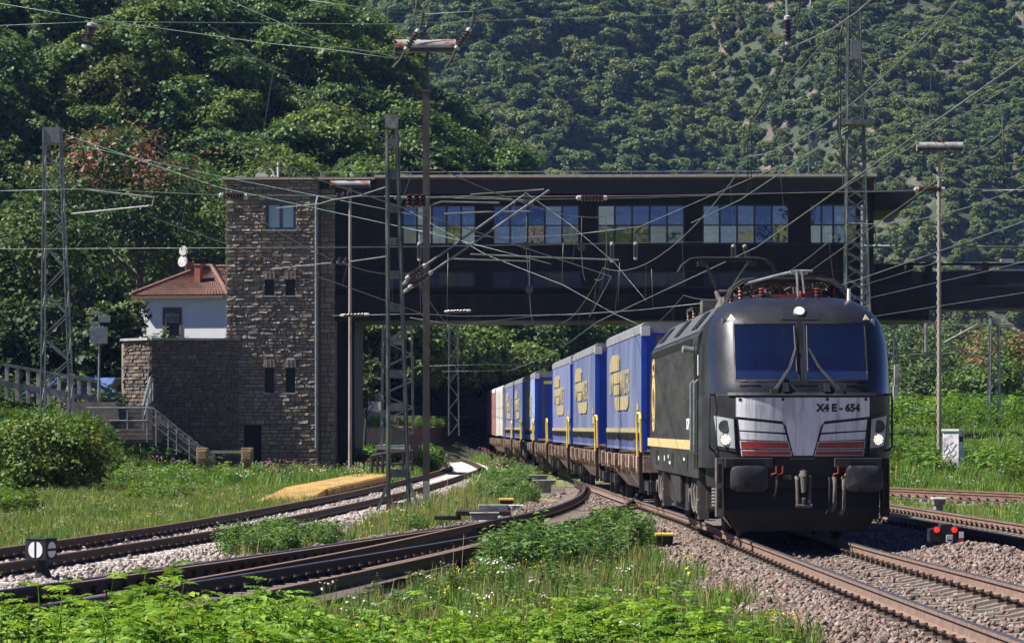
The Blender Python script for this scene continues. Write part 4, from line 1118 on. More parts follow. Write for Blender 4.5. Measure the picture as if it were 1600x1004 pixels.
for (a, b, c, d, yy_) in ((240, 249, 405, 440, 5.0), (293, 302, 413, 456, 1.2)):
    mb = MB(); q0, q1 = hp_(a, d, yy_), hp_(b, c, yy_); mb.box(q0[0], q1[0], q0[1], q0[1] + .45, q0[2] - .6, q1[2]); mb.box(q0[0] - .04, q1[0] + .04, q0[1] - .04, q0[1] + .49, q1[2] + .002, q1[2] + .08); mb.build('chimney', m_brick, hb, world=True)
mb = MB(); mb.box(wx0 - .14, wx1 + .14, hd - .05, hd + .1, wz1, wz1 + .2); mb.box(wx0 - .14, wx0, hd - .05, hd + .1, wz0, wz1); mb.box(wx1, wx1 + .14, hd - .05, hd + .1, wz0, wz1); w = mb.build('window', m_brown, hb, world=True)
mb = MB(); q = hb.location; mb.box(wx0 + .05, wx1 - .05, hd + .08, hd + .12, wz0 + .9, wz1 - .02); mb.box(wx0, wx1, hd - .02, hd + .06, wz1 - .3, wz1 - .12); ww = mb.build('roller_shutter', m_concrete, w); ww.location = -q
mb = MB(); mb.box(wx0, wx1, hd + .2, hd + .24, wz0, wz0 + .9); ww = mb.build('pane', m_dull, w); ww.location = -q
for px, py, r in ((282, 388, .26), (281, 405, .30)):
    t = tag(MB().lathe(hp_(px, py, 3.0), hp_(px - 4, py - 1, 1.8 + 1.0), [(0, r * .25), (.35, r * .8), (1, r), (1.0, r * .96), (.4, r * .74), (.1, r * .2)], 20).tube([hp_(px, py + 2, 3.0), hp_(px + 1, py + 14, 3.1)], .03, 6).build('satellite_dish', m_cont, smooth=True), 'upper of two white satellite dishes above the red house roof' if py < 395 else 'lower of two white satellite dishes, on the ridge of the red house roof', 'satellite dish', 'satellite dishes on the house')
# stairs and their railings
st = thing('stone_staircase', 'stone steps climbing the overgrown bank in front of the retaining wall', 'stairs', (-16, 141, 0))
mb = MB()
for k in range(8):
    a = atD(183, 0, 140.4 + k * .3); zt2 = CH - (684 - k * 7.2 - HY) / F * 140.4
    mb.box(a.x, a.x + 1.45, 140.2 + k * .3, 143.6, zt2 - .19, zt2 - .05); mb.box(a.x - .01, a.x + 1.46, 140.16 + k * .3, 143.6, zt2 - .049, zt2, 0)
mb.build('step', m_stair, st, world=True)
mb = MB()
for k in range(10):
    x = (243 - CX) / F * 139.4 + k * .235; zt2 = CH - (648 + k * 7.0 - HY) / F * 139.4
    mb.box(x, x + .25, 139.1, 140.15, zt2 - .7, zt2)
mb.build('step', m_stair, st, world=True)
mb = MB(); a = atD(112, 628, 142); b = atD(184, 628, 142); mb.box(a.x, b.x, 141.2, 144, -.2, a.z); mb.prism([(atD(160, 0, 141).x, atD(0, 633, 141).z), (atD(184, 0, 141).x, atD(0, 633, 141).z), (atD(186, 0, 141).x, atD(0, 656, 141).z), (atD(168, 0, 141).x, atD(0, 656, 141).z)], lambda p: (p[0], 140.9, p[1]), lambda p: (p[0], 141.19, p[1])); mb.build('landing', m_stair, st, world=True)
rl = thing('stair_railing', 'grey tube railing running along the landing and down the right flight of steps', 'railing', (-16, 139, 0))
mb = MB(); D = 139.0
top = [(135, 637), (232, 637), (240, 638), (320, 703)]; lowr = [(170, 657), (232, 657), (320, 727)]; mid = [(235, 648), (320, 715)]
for l in (top, lowr, mid): mb.tube([atD(a, b, D) for a, b in l], .033, 6)
mb.build('handrail', m_mastgrey, rl, world=True)
for (px, a, b) in ((147, 637, 652), (199, 637, 664), (230, 637, 684), (244, 641, 690), (263, 657, 696), (276, 667, 704), (296, 684, 712), (309, 694, 720)):
    mb = MB(); mb.tube([atD(px, a, D), atD(px, b + 6, D)], .03, 6); mb.build('post', m_mastgrey, rl, world=True)
rl = thing('stair_railing', 'short steep grey railing beside the upper flight, against the stone wall', 'railing', (-15, 141, 0))
mb = MB(); mb.tube([atD(223, 634, 140.2), atD(235, 589, 142.6), atD(239, 592, 142.6), atD(239, 626, 142.6)], .045, 6); mb.tube([atD(225, 650, 140.2), atD(236, 608, 142.6)], .03, 6); mb.build('handrail', m_mastgrey, rl, world=True)
for px, a, b, D in ((224, 634, 672, 140.2), (231, 605, 640, 141.6), (235, 592, 630, 142.6)):
    mb = MB(); mb.tube([atD(px, a, D), atD(px, b, D)], .03, 6); mb.build('post', m_mastgrey, rl, world=True)
# concrete balustrades
def balustrade(label, p0, p1, n, h, mats, low=True):
    p0, p1 = Vector(p0), Vector(p1)
    t = thing('balustrade', label, 'fence', p0)
    e = (p1 - p0) / n
    mb = MB(); mb.bar(p0 + Vector((0, 0, h)), p1 + Vector((0, 0, h)), .16, .10); mb.build('top_rail', m_concrete, t, world=True)
    if low:
        mb = MB()
        for k in range(n): mb.bar(p0 + e * k + Vector((0, -.05, h * .24 - (k % 2) * .02)), p0 + e * (k + .97) + Vector((0, -.05, h * .24 - (k % 2) * .02)), .10, .22)
        mb.build('lower_rail', m_concrete, t, world=True)
    for k in range(n + 1):
        mb = MB(); c = p0 + e * k; mb.box(c.x - .07, c.x + .07, c.y - .07, c.y + .07, c.z - .4, c.z + h - .052); mb.build('post', m_concrete, t, world=True, bevel=.01)
    return t
a, b = atD(-40, 590, 138), atD(155, 618, 146)
balustrade('pale concrete balustrade on the bank at the left picture edge', (a.x, a.y, a.z - .25), (b.x, b.y, b.z - .40), 12, 1.0, None)
a, b = atD(548, 660, 176), atD(600, 665, 200)
balustrade('near stretch of concrete balustrade above the dark wall, beside the pale pole', (a.x, a.y, a.z), (b.x, b.y, b.z), 12, .80, None, False)
a, b = atD(600, 672, 201), atD(775, 674, 232)
balustrade('long far concrete balustrade above the dark wall beneath the bridge', (a.x, a.y, a.z - .1), (b.x, b.y, b.z), 34, .95, None, False)
fw = thing('embankment_wall', 'low dark embankment wall below the balustrade under the bridge', 'wall', (-8, 190, 0))
for (qa, qb) in (((540, 178), (600, 199)), ((600, 199), (790, 231))):
    a, b = atD(qa[0], 667, qa[1]), atD(qb[0], 667, qb[1]); mb = MB()
    mb.bar((a.x, a.y - .3, .60), (b.x, b.y - .3, .60), .4, 2.3); mb.build('wall_section', m_postdark, fw, world=True)
mb = MB(); mb.sheet([[(a_, b_ , c_) for a_, b_, c_ in row] for row in ([atD(540, 664, 178.4) , atD(600, 667, 199.5), atD(790, 669, 231.6)], [Vector((-11, 192, 3.2)), Vector((-9, 212, 3.0)), Vector((-1, 245, 2.6))])]); stuff(mb.build('earth_fill', m_soil, fw, world=True))
p = np.array([tuple(atD(540 + 250 * t, 666, 178.6 + 53 * t) + Vector((-u * .6, u * 2.2, .0))) for t, u in RNG.uniform(0, 1, (170, 2))])
n = len(p); scatter('brambles', p, rotz(n, .2), RNG.uniform(.5, .9, n), pick(n, [3, 4, 3, 2]), bramble)
t = thing('white_house', 'small pale house far behind the little tree under the bridge', 'house', P(582, 640, 196))
a = atD(572, 643, 196); b = atD(591, 627, 196); mb = MB(); mb.box(a.x, b.x, 196, 200, 1.5, b.z); mb.build('wall', m_cream, t, world=True)
mb = MB(); mb.prism([(a.x - .2, b.z + .002), (b.x + .2, b.z + .002), (b.x + .1, b.z + .5), (a.x, b.z + .5)], lambda p: (p[0], 195.8, p[1]), lambda p: (p[0], 200.2, p[1])); mb.build('roof', m_mastgrey, t, world=True)
# cars parked behind the balustrade
def car(label, x, y, z, rz):
    t = thing('parked_car', label, 'car', (x, y, z), rz, 'cars parked behind the balustrade')
    prof = [(-2.1, .25), (-2.15, .62), (-1.75, .88), (-1.0, .95), (-.5, 1.42), (.9, 1.45), (1.6, .98), (2.05, .88), (2.12, .3)]
    mb = MB(); mb.prism(prof, lambda p: (p[0], -.82, p[1]), lambda p: (p[0], .82, p[1])); mb.build('body', m_carblue, t, bevel=.06)
    mb = MB()
    for s in (-1, 1): mb.prism([(-.85, .97), (-.42, 1.36), (.85, 1.38), (1.35, .99)], lambda p: (p[0], .822 * s, p[1]), lambda p: (p[0], .835 * s, p[1]))
    mb.build('side_window', m_dull, t)
    for sx in (-1.35, 1.35):
        for s in (-1, 1): MB().cyl((sx, .70 * s, .31), (sx, .86 * s, .31), .31, n=16).build('wheel', m_tyre, t, smooth=True)
x, y, z = P(106, 623, 150); car('blue car glimpsed through the balustrade beside the lattice mast', x, 150, z - .5, .2)
x, y, z = P(158, 622, 151); car('blue car half hidden by the balustrade end and the sign post', x, 153, z - .5, 1.1)
# sign post with boards seen from behind
sp = thing('sign_post', 'thin post with blank grey sign backs beside the retaining wall', 'sign', P(155, 626, 143))
D = 143
MB().tube([atD(154, 626, D), atD(156, 488, D)], .045, 8).build('post', m_mastgrey, sp, world=True, smooth=True)
for (a, b, c, d) in ((141, 168.5, 511, 537), (157, 173, 493, 503.5), (142, 157, 487, 492), (141, 155, 502.5, 507)):
    mb = MB(); q0, q1 = atD(a, d, D), atD(b, c, D); mb.box(q0.x, q1.x, D - .1, D - .06, q0.z, q1.z); mb.build('sign_board', m_mastgrey, sp, world=True, bevel=.008)
# ------------------------------------------------------------------ locomotive: local v across, u backwards from the buffer faces, z above the rail
LY0 = 53.0
loco = thing('electric_locomotive', 'black electric locomotive with silver and red front panel and lit headlights, heading the train', 'locomotive', (4.53, LY0, 0), rad(.86))
ZK = [.96, 2.7, 2.9, 3.1, 3.3, 3.45, 3.58, 3.68, 3.76, 3.82, 3.86]
WK = [1.49, 1.49, 1.485, 1.47, 1.44, 1.38, 1.28, 1.17, 1.06, .92, .70]
UK_Z = [1.15, 1.35, 2.2, 2.29, 2.30, 2.42, 2.50, 3.45, 3.58, 3.68, 3.76, 3.82, 3.86]
UK = [.72, .66, .60, .60, .64, .68, .72, 1.16, 1.27, 1.40, 1.58, 1.80, 2.15]
def nose_w(z): return float(np.interp(z, ZK, WK))
def nose_u(v, z, off=0.0):
    w = nose_w(z); u0 = float(np.interp(z, UK_Z, UK)); Lc = min(2.08, 2.74 - u0)
    t = min(abs(v) / w, 1.0)
    return u0 + Lc * (1 - max(0.0, 1 - t**4)**.25) - off
def nose_pt(v, z, off=0.0): return (v, nose_u(v, z, off), z)
vin = [-1.06, -1.04, -.8, -.55, -.3, -.055, 0, .055, .3, .55, .8, 1.04, 1.06]
zs = [1.15, 1.3, 1.5, 1.75, 2.0, 2.2, 2.285, 2.30, 2.34, 2.42, 2.52, 2.54, 2.8, 3.1, 3.40, 3.43, 3.5, 3.58, 3.64, 3.70, 3.75, 3.79, 3.82, 3.845, 3.86]
def nose_row(z, ub):
    w = nose_w(z); k = min(1, w * .80 / 1.06)
    v = [a * k for a in vin]
    vo = [v[-1] + (w - v[-1]) * s for s in (.2, .4, .56, .7, .81, .89, .95, .985, 1.0)]
    row = [(-w, ub, z)] + [nose_pt(-a, z) for a in reversed(vo)] + [nose_pt(a, z) for a in v] + [nose_pt(a, z) for a in vo] + [(w, ub, z)]
    return row
def cab_shell(flip=False, Ltot=18.9, hole=True):
    UB = 2.75
    rows = [nose_row(z, UB) for z in zs]
    mb = MB(); n = len(rows[0])
    for i in range(len(zs) - 1):
        for j in range(n - 1):
            zc = (zs[i] + zs[i + 1]) / 2; vc = (rows[i][j][0] + rows[i][j + 1][0]) / 2; fr_ = rows[i][j][1] < 2
            if hole and 2.52 < zc < 3.42 and .05 < abs(vc) < 1.04 and fr_: continue
            mi = 1 if zc < 2.30 and abs(vc) < 1.44 else 0
            if zc < 2.30 and not (1 < j < n - 2): mi = 2
            elif zc < 2.30: mi = 1
            mb.add([rows[i][j], rows[i][j + 1], rows[i + 1][j + 1], rows[i + 1][j]], [(0, 1, 2, 3)], mi)
    t = rows[-1]; mb.add(t, [tuple(range(len(t)))], 0)
    b = rows[0]; mb.add(b, [tuple(range(len(b)))], 1)
    if flip: mb.v = [(-a, Ltot - u, z) for a, u, z in mb.v]
    o = mb.build('cab_shell', [m_black, m_mask, m_side], loco, rec=False)
    import bmesh
    bm = bmesh.new(); bm.from_mesh(o.data); bmesh.ops.remove_doubles(bm, verts=bm.verts, dist=.0006); bmesh.ops.recalc_face_normals(bm, faces=bm.faces)
    for f in bm.faces: f.smooth = True
    bm.to_mesh(o.data); bm.free(); o.data.set_sharp_from_angle(angle=rad(34))
    return o
cab = cab_shell(); cab2 = cab_shell(True, hole=False)
# main body: vertical sides, sloped roof flanks
mb = MB()
prof = [(-1.49, .96), (-1.495, 3.26), (-1.47, 3.31), (-1.12, 3.74), (-1.0, 3.80), (1.0, 3.80), (1.12, 3.74), (1.47, 3.31), (1.495, 3.26), (1.49, .96)]
mb.prism(prof, lambda p: (p[0], 2.7, p[1]), lambda p: (p[0], 16.2, p[1]))
mb.build('body', m_side, loco, bevel=.012)
mb = MB()
for s in (-1, 1):
    mb.add([(s * 1.468, 2.9, 3.335), (s * 1.468, 16.0, 3.335), (s * 1.125, 16.0, 3.755), (s * 1.125, 2.9, 3.755)], [(0, 1, 2, 3)])
mb.build('roof_flank', M('grey_roof_flank', (.07, .072, .08), (.11, .11, .118), 1.5, .45), loco)
mb = MB()
for s in (-1, 1):
    for u0 in (4.3, 9.0, 13.7):
        for du in (0, .75): mb.prism([(u0 + du, 3.42), (u0 + du + .42, 3.42), (u0 + du + .42, 3.70), (u0 + du, 3.70)], lambda p: (s * (1.475 - (p[1] - 3.335) * .817), p[0], p[1]), lambda p: (s * (1.492 - (p[1] - 3.335) * .817), p[0], p[1] + .01))
mb.build('roof_vent', m_mask, loco)
mb = MB()
for s in (-1, 1):
    u = 4.0
    while u < 16:
        mb.box(min(s * 1.494, s * 1.512), max(s * 1.494, s * 1.512), u, u + .13, 3.14, 3.25); u += .20
mb.build('cantrail_louvre', m_mask, loco)
# text helper
def text_pts(txt, size, bold=.0, depth=0.004):
    c = bpy.data.curves.new('t', 'FONT'); c.body = txt; c.size = size; c.align_x = 'CENTER'; c.align_y = 'CENTER'; c.offset = bold; c.extrude = depth; c.resolution_u = 3
    o = bpy.data.objects.new('t', c); COL.objects.link(o)
    dg = bpy.context.evaluated_depsgraph_get()
    me = bpy.data.meshes.new_from_object(o.evaluated_get(dg))
    bpy.data.objects.remove(o)
    return me
def text_obj(name, txt, size, fn, mat, parent, bold=0, sx=1.0):
    """fn(x, y, depth) -> point on the carrying surface"""
    me = text_pts(txt, size, bold)
    for v in me.vertices: v.co = fn(v.co.x * sx, v.co.y, v.co.z)
    me.materials.clear(); me.materials.append(mat)
    o = bpy.data.objects.new(name, me); COL.objects.link(o); o.parent = parent
    return o
def patch(mb, quad, off=.006, nu=8, nv=4, mi=0, th=.012):
    """quad: four (v, z) corners bl br tr tl, laid on the nose surface as a thin plate"""
    (a, b, c, d) = [np.array(q, float) for q in quad]
    g, gb = [], []
    for j in range(nv + 1):
        t = j / nv; row = []; rb = []
        for i in range(nu + 1):
            s = i / nu; q = (a * (1 - s) + b * s) * (1 - t) + (d * (1 - s) + c * s) * t
            row.append(nose_pt(q[0], q[1], off)); rb.append(nose_pt(q[0], q[1], off - th))
        g.append(row); gb.append(rb)
    mb.sheet(g, mi)
    mb.sheet([[p for p in g[0]], [p for p in gb[0]]], mi); mb.sheet([g[-1], gb[-1]], mi); mb.sheet([[r[0] for r in g], [r[0] for r in gb]], mi); mb.sheet([[r[-1] for r in g], [r[-1] for r in gb]], mi)
# silver front panel: top field, V, strips; red strips below, each outlined in silver
mb = MB(); n_ = 14
for i in range(n_):
    v0, v1 = -1.04 + 2.08 * i / n_, -1.04 + 2.08 * (i + 1) / n_
    lo = lambda v: 1.955 - .075 * min(1, (1.04 - abs(v)) / .74)
    patch(mb, [(v0, lo(v0)), (v1, lo(v1)), (v1, 2.25), (v0, 2.25)], .016, 2, 3)
hw = lambda z: .15 + (z - 1.35) / .53 * .14
zz = np.linspace(1.35, 1.90, 9)
for a, b in zip(zz[:-1], zz[1:]): patch(mb, [(-hw(a), a), (hw(a), a), (hw(b), b), (-hw(b), b)], .0155, 6, 1)
for s in (-1, 1): patch(mb, [(s * .26, 1.80), (s * .30, 1.84), (s * .33, 1.885), (s * .28, 1.89)], .0154, 2, 2)
fp = mb.build('front_panel', m_silver, loco, rec=True)
for (za, zb, zc, zd, ma) in ((1.745, 1.91, 1.705, 1.835, m_silver), (1.60, 1.725, 1.575, 1.675, m_silver), (1.465, 1.570, 1.462, 1.553, m_red), (1.355, 1.425, 1.355, 1.418, m_red)):
    for s in (-1, 1):
        e0 = lambda z: -(1.04 - (2.25 - z) * .11); i0 = lambda z: -(hw(z) + .035)
        q = [(e0(za), za), (i0(zc), zc), (i0(zd), zd), (e0(zb), zb)]
        if s > 0: q = [(-q[1][0], q[1][1]), (-q[0][0], q[0][1]), (-q[3][0], q[3][1]), (-q[2][0], q[2][1])]
        mb = MB(); patch(mb, q, .016, 8, 2); mb.build('panel_strip', ma, fp)
        if ma is m_red:
            mb = MB(); qq = [(x + (.012 if i in (1, 2) else -.012), z + (.012 if i > 1 else -.010)) for i, (x, z) in enumerate(q)]; patch(mb, qq, .010, 8, 2); mb.build('panel_edge', m_silver, fp)
text_obj('number_lettering', 'X4 E - 654', .158, lambda x, y, d: nose_pt(.545 + x, 2.085 + y, .018 + .003 * (d > 0)), m_letter, fp, .0085, .98)
mb = MB()
for v in (-.98, -.32, .37, .98): patch(mb, [(v - .022, 2.20), (v + .022, 2.20), (v + .022, 2.245), (v - .022, 2.245)], .022, 2, 2)
mb.build('panel_bolt', m_mask, fp)
# windscreen panes with frame and what is behind them
mb = MB()
for s in (-1, 1):
    a, b = (.055, 1.04) if s > 0 else (-1.04, -.055)
    g = [[nose_pt(a + (b - a) * i / 10, 2.52 + (3.42 - 2.52) * j / 6, -.008) for i in range(11)] for j in range(7)]
    w = MB().sheet(g).build('windscreen', m_glass, loco, smooth='all', rec=False)
    f = MB()
    for q in ([(a - .012, 2.505), (b + .012, 2.505), (b + .012, 2.532), (a - .012, 2.532)], [(a - .012, 3.408), (b + .012, 3.408), (b + .012, 3.44), (a - .012, 3.44)], [(a - .012, 2.532), (a + .012, 2.532), (a + .012, 3.408), (a - .012, 3.408)], [(b - .012, 2.532), (b + .012, 2.532), (b + .012, 3.408), (b - .012, 3.408)]): patch(f, q, .008, 6, 6, 0, .03)
    f.build('windscreen_frame', m_mask, w)
mb = MB(); mb.box(-1.2, 1.2, 2.5, 2.54, 2.2, 3.5); mb.box(-1.2, -1.16, 1.4, 2.5, 2.2, 3.5); mb.box(1.16, 1.2, 1.4, 2.5, 2.2, 3.5); mb.box(-1.15, 1.15, 1.5, 2.5, 3.46, 3.5); mb.build('cab_interior', m_cab, loco)
mb = MB(); mb.hexa([(-1.05, .86, 2.46), (1.05, .86, 2.46), (-1.05, 1.5, 2.45), (1.05, 1.5, 2.45), (-1.05, .92, 2.66), (1.05, .92, 2.66), (-1.05, 1.4, 2.70), (1.05, 1.4, 2.70)]); mb.build('dashboard', m_dash, loco)
mb = MB(); mb.box(-.62, -.18, 1.9, 2.05, 2.4, 2.95); mb.box(.35, .75, 1.95, 2.1, 2.4, 2.9); mb.build('driver_seat', M('red_seat_cloth', (.20, .03, .03), (.26, .04, .04), 5, .9), loco)
# wipers, camera boxes, hatch outlines on the shelf
for s, b in ((-1, -.46), (1, .55)):
    mb = MB()
    for o_ in (0, .035): mb.tube([nose_pt(b + o_, 2.36, .03), nose_pt(b * .45 + s * .0 + o_ * .8 + (.12 if s > 0 else -.06) * .0, 2.72, .05), nose_pt((-.10 if s < 0 else .10) + o_ * .5, 3.02, .045)], .008, 5)
    mb.tube([nose_pt(-.085 if s < 0 else .085, 2.66, .03), nose_pt(-.10 if s < 0 else .10, 3.38, .03)], .010, 5)
    mb.box(b - .05, b + .07, nose_u(b, 2.36) - .07, nose_u(b, 2.36) + .05, 2.31, 2.38); mb.build('wiper', m_postdark, loco)
for v in (-.27, .37): mb = MB(); u = nose_u(v, 2.4); mb.hexa([(v - .05, u - .09, 2.34), (v + .05, u - .09, 2.34), (v - .05, u + .1, 2.34), (v + .05, u + .1, 2.34), (v - .035, u - .05, 2.48), (v + .035, u - .05, 2.48), (v - .035, u + .1, 2.48), (v + .035, u + .1, 2.48)]); mb.build('camera_box', m_mask, loco); mb = MB(); mb.box(v - .045, v + .045, u - .03, u + .05, 2.481, 2.495)
for a, b in ((-.98, -.58), (-.16, .30), (.66, 1.06)):
    mb = MB()
    for p, q in (((a, 2.44), (b - .06, 2.44)), ((a, 2.44), (a + .08, 2.32)), ((b - .06, 2.44), (b, 2.32))): mb.tube([nose_pt(p[0] + (q[0] - p[0]) * k / 4, p[1] + (q[1] - p[1]) * k / 4, .006) for k in range(5)], .008, 4)
    mb.build('shelf_flap', m_mask, loco)
mb = MB(); patch(mb, [(-1.16, 2.285), (1.16, 2.285), (1.16, 2.33), (-1.16, 2.33)], .035, 20, 1, 0, .05); mb.build('front_shelf', m_mask, loco)
# headlight clusters
for s in (-1, 1):
    mb = MB(); q = [(1.05, 1.46), (1.30, 1.50), (1.355, 1.97), (1.075, 1.915)]
    qo = [(1.03, 1.41), (1.33, 1.45), (1.39, 2.03), (1.06, 1.95)]
    fl = lambda Q: [(s * a, b) for a, b in (Q if s > 0 else [Q[1], Q[0], Q[3], Q[2]])]
    patch(mb, fl(qo), .022, 8, 6, 0, .03); hl = mb.build('headlight', m_mask, loco)
    mb = MB(); patch(mb, fl(q), .030, 8, 6, 0, .02); mb.build('headlight_housing', m_lampgrey, hl)
    for zc, vc, lit in ((1.80, 1.19, False), (1.60, 1.175, True)):
        u = nose_u(vc, zc); u2 = nose_u(vc + .06, zc); nv = Vector((s * .35, -1, 0)).normalized()
        c = Vector((s * vc, u - .005, zc))
        mb = MB(); mb.lathe(c, c + nv * .05, [(0, .098), (.9, .102), (1, .09), (.75, .084)], 24); lp = mb.build('lamp', m_lampdark if not lit else m_bright, hl, smooth=True)
        mb = MB(); mb.lathe(c + nv * .030, c + nv * .046, [(0, .086), (.6, .07), (1, .02)], 20); mb.build('lens', m_lampglass if not lit else m_lens, lp, smooth=True)
        if lit:
            mb = MB()
            r_ = random.Random(5)
            mb.lathe(c + nv * .047, c + nv * .056, [(0, .034), (.6, .026), (1, .006)], 14)
            ax = nv.cross(Vector((0, 0, 1))).normalized()
            for ring, m in ((.052, 9), (.070, 14)):
                for k in range(m):
                    g = 6.283 * (k + r_.uniform(-.2, .2)) / m; d = c + nv * .046 + ax * math.cos(g) * ring + Vector((0, 0, math.sin(g) * ring))
                    mb.lathe(d, d + nv * .008, [(0, .008), (1, .005)], 6)
            mb.build('bulb', m_lit, lp)
mb = MB(); patch(mb, [(-.29, 3.475), (.29, 3.475), (.28, 3.70), (-.28, 3.70)], .010, 8, 5, 0, .02); th_ = mb.build('headlight', m_mask, loco)
mb = MB(); patch(mb, [(-.27, 3.49), (.27, 3.49), (.26, 3.685), (-.26, 3.685)], .014, 8, 5, 0, .02); mb.build('headlight_housing', m_black, th_)
nv = Vector((0, -.70, .62)).normalized(); c = Vector((.0, nose_u(0, 3.59), 3.59)) + nv * .012
mb = MB(); mb.lathe(c, c + nv * .03, [(0, .092), (1, .088), (.9, .078)], 22); lp = mb.build('lamp', m_bright, th_, smooth=True)
mb = MB(); mb.lathe(c + nv * .012, c + nv * .03, [(0, .08), (1, .04)], 18); mb.build('lens', m_lens, lp)
mb = MB(); mb.lathe(c + nv * .03, c + nv * .042, [(0, .04), (1, .01)], 14)
for k in range(14):
    g = 6.283 * k / 14; d = c + nv * .026 + Vector((1, 0, 0)) * (math.cos(g) * .064) + Vector((0, .62, .70)).normalized() * (math.sin(g) * .064); mb.lathe(d, d + nv * .01, [(0, .009), (1, .006)], 6)
mb.build('bulb', m_lit, lp)
for s in (-1, 1):
    mb = MB(); v = s * 1.06; mb.add([nose_pt(v - .06, 3.475, .012), nose_pt(v + .06, 3.475, .012), nose_pt(v, 3.57, .012)], [(0, 1, 2)]); wt = mb.build('warning_triangle', m_white, loco)
    mb = MB(); mb.add([nose_pt(v - .04, 3.485, .016), nose_pt(v + .04, 3.485, .016), nose_pt(v, 3.55, .016)], [(0, 1, 2)]); mb.build('triangle_field', m_yellow, wt)
# front apron, buffers, coupling, plough
mb = MB()
mb.hexa([(-1.22, .72, .84), (1.22, .72, .84), (-1.38, 2.4, .84), (1.38, 2.4, .84), (-1.23, .70, 1.30), (1.23, .70, 1.30), (-1.42, 2.4, 1.30), (1.42, 2.4, 1.30)])
mb.build('buffer_beam', m_mask, loco, bevel=.02)
for s in (-1, 1):
    mb = MB(); mb.box(min(s * .48, s * 1.22), max(s * .48, s * 1.22), .56, .70, 1.16, 1.315); mb.build('step_plate', m_under, loco, bevel=.01)
    mb = MB(); mb.box(min(s * .60, s * 1.2), max(s * .60, s * 1.2), .53, .60, 1.318, 1.332)
    text_obj('builder_lettering', 'SIEMENS' if s < 0 else 'Vectron', .10, lambda x, y, d: (s * .88 + x, .555 - d, 1.245 + y), m_letter, loco, .002, 1.15)
    b = thing_b = MB(); cx_ = s * .885
    b.cyl((cx_, .12, 1.0), (cx_, .72, 1.0), .13, .15, 16)
    bo = b.build('buffer', m_under, loco, smooth=True)
    pts = []
    for k in range(28):
        g = 6.283 * k / 28; ex = 5.0; cg, sg = math.cos(g), math.sin(g)
        pts.append((cx_ + math.copysign(abs(cg)**(2 / ex), cg) * .29, 1.0 + math.copysign(abs(sg)**(2 / ex), sg) * .20))
    mb = MB(); mb.prism(pts, lambda p: (p[0], .06, p[1]), lambda p: (p[0], .11, p[1]))
    ring = [(cx_ + (p[0] - cx_) * .86, 1.0 + (p[1] - 1.0) * .84) for p in pts]
    mb.add([(p[0], .058, p[1]) for p in pts] + [(p[0], .030, p[1]) for p in ring] + [(cx_, .015, 1.0)], [(i, (i + 1) % 28, 28 + (i + 1) % 28, 28 + i) for i in range(28)] + [(28 + i, 28 + (i + 1) % 28, 56) for i in range(28)])
    mb.build('buffer_head', M('greasy_buffer_steel', (.010, .010, .014), (.026, .025, .03), 4, .5, .2, c3=(.05, .048, .05), s3=3), bo, smooth=True)
mb = MB()
mb.tube([(-.02, .68, 1.04), (-.02, .42, 1.04), (-.02, .34, 1.10), (-.02, .30, 1.02)], [.05, .045, .04, .03], 8); mb.tube([(-.13, .45, 1.02), (-.12, .40, .98), (-.11, .38, .60), (-.10, .38, .56)], .028, 8); mb.tube([(.09, .45, 1.02), (.08, .40, .98), (.07, .38, .60), (.06, .38, .56)], .026, 8)
mb.tube([(-.14, .38, .58), (.11, .38, .58)], .035, 8); mb.tube([(-.02, .38, .58), (-.02, .36, .70)], .03, 6); mb.tube([(-.02, .38, 1.12), (-.02, .36, .78)], [.06, .035], 8); mb.build('screw_coupling', m_dust, loco, smooth=True)
for (v, ln, r, mat) in ((.48, .40, .035, m_dust), (.62, .45, .035, m_dust), (-.42, .20, .02, m_mask), (.40, .45, .02, m_mask)):
    mb = MB(); mb.tube([(v, .66, 1.0), (v, .55, 1.0), (v, .50, .93), (v - .01, .50, .98 - ln), (v - .05, .55, .90 - ln)], r, 8); mb.build('air_hose', mat, loco, smooth=True)
for (v, col) in ((-.50, m_orange), (-.40, m_orange), (.46, m_orange), (.64, m_yellow)): mb = MB(); mb.tube([(v, .6, 1.03), (v, .52, 1.06), (v + .07, .52, 1.08), (v + .07, .52, 1.19)], .014, 6); mb.build('cock_handle', col, loco)
mb = MB(); mb.box(-.32, -.19, .60, .66, .98, 1.05); mb.box(-.2, .18, .66, .70, 1.29, 1.32); mb.build('socket_box', m_dust, loco)
mb = MB()
mb.hexa([(-1.02, .95, .17), (1.02, .95, .17), (-1.02, 1.05, .17), (1.02, 1.05, .17), (-1.2, .80, .50), (1.2, .80, .50), (-1.2, .95, .50), (1.2, .95, .50)])
mb.hexa([(-1.2, .80, .502), (1.2, .80, .502), (-1.2, .95, .502), (1.2, .95, .502), (-1.22, .86, .84), (1.22, .86, .84), (-1.22, 1.1, .84), (1.22, 1.1, .84)])
mb.build('snow_plough', m_mask, loco)
mb = MB(); mb.box(-.55, -.16, .90, .952, .19, .27); mb.box(.20, .52, .90, .952, .19, .27); mb.build('plough_slot', m_mask, loco)
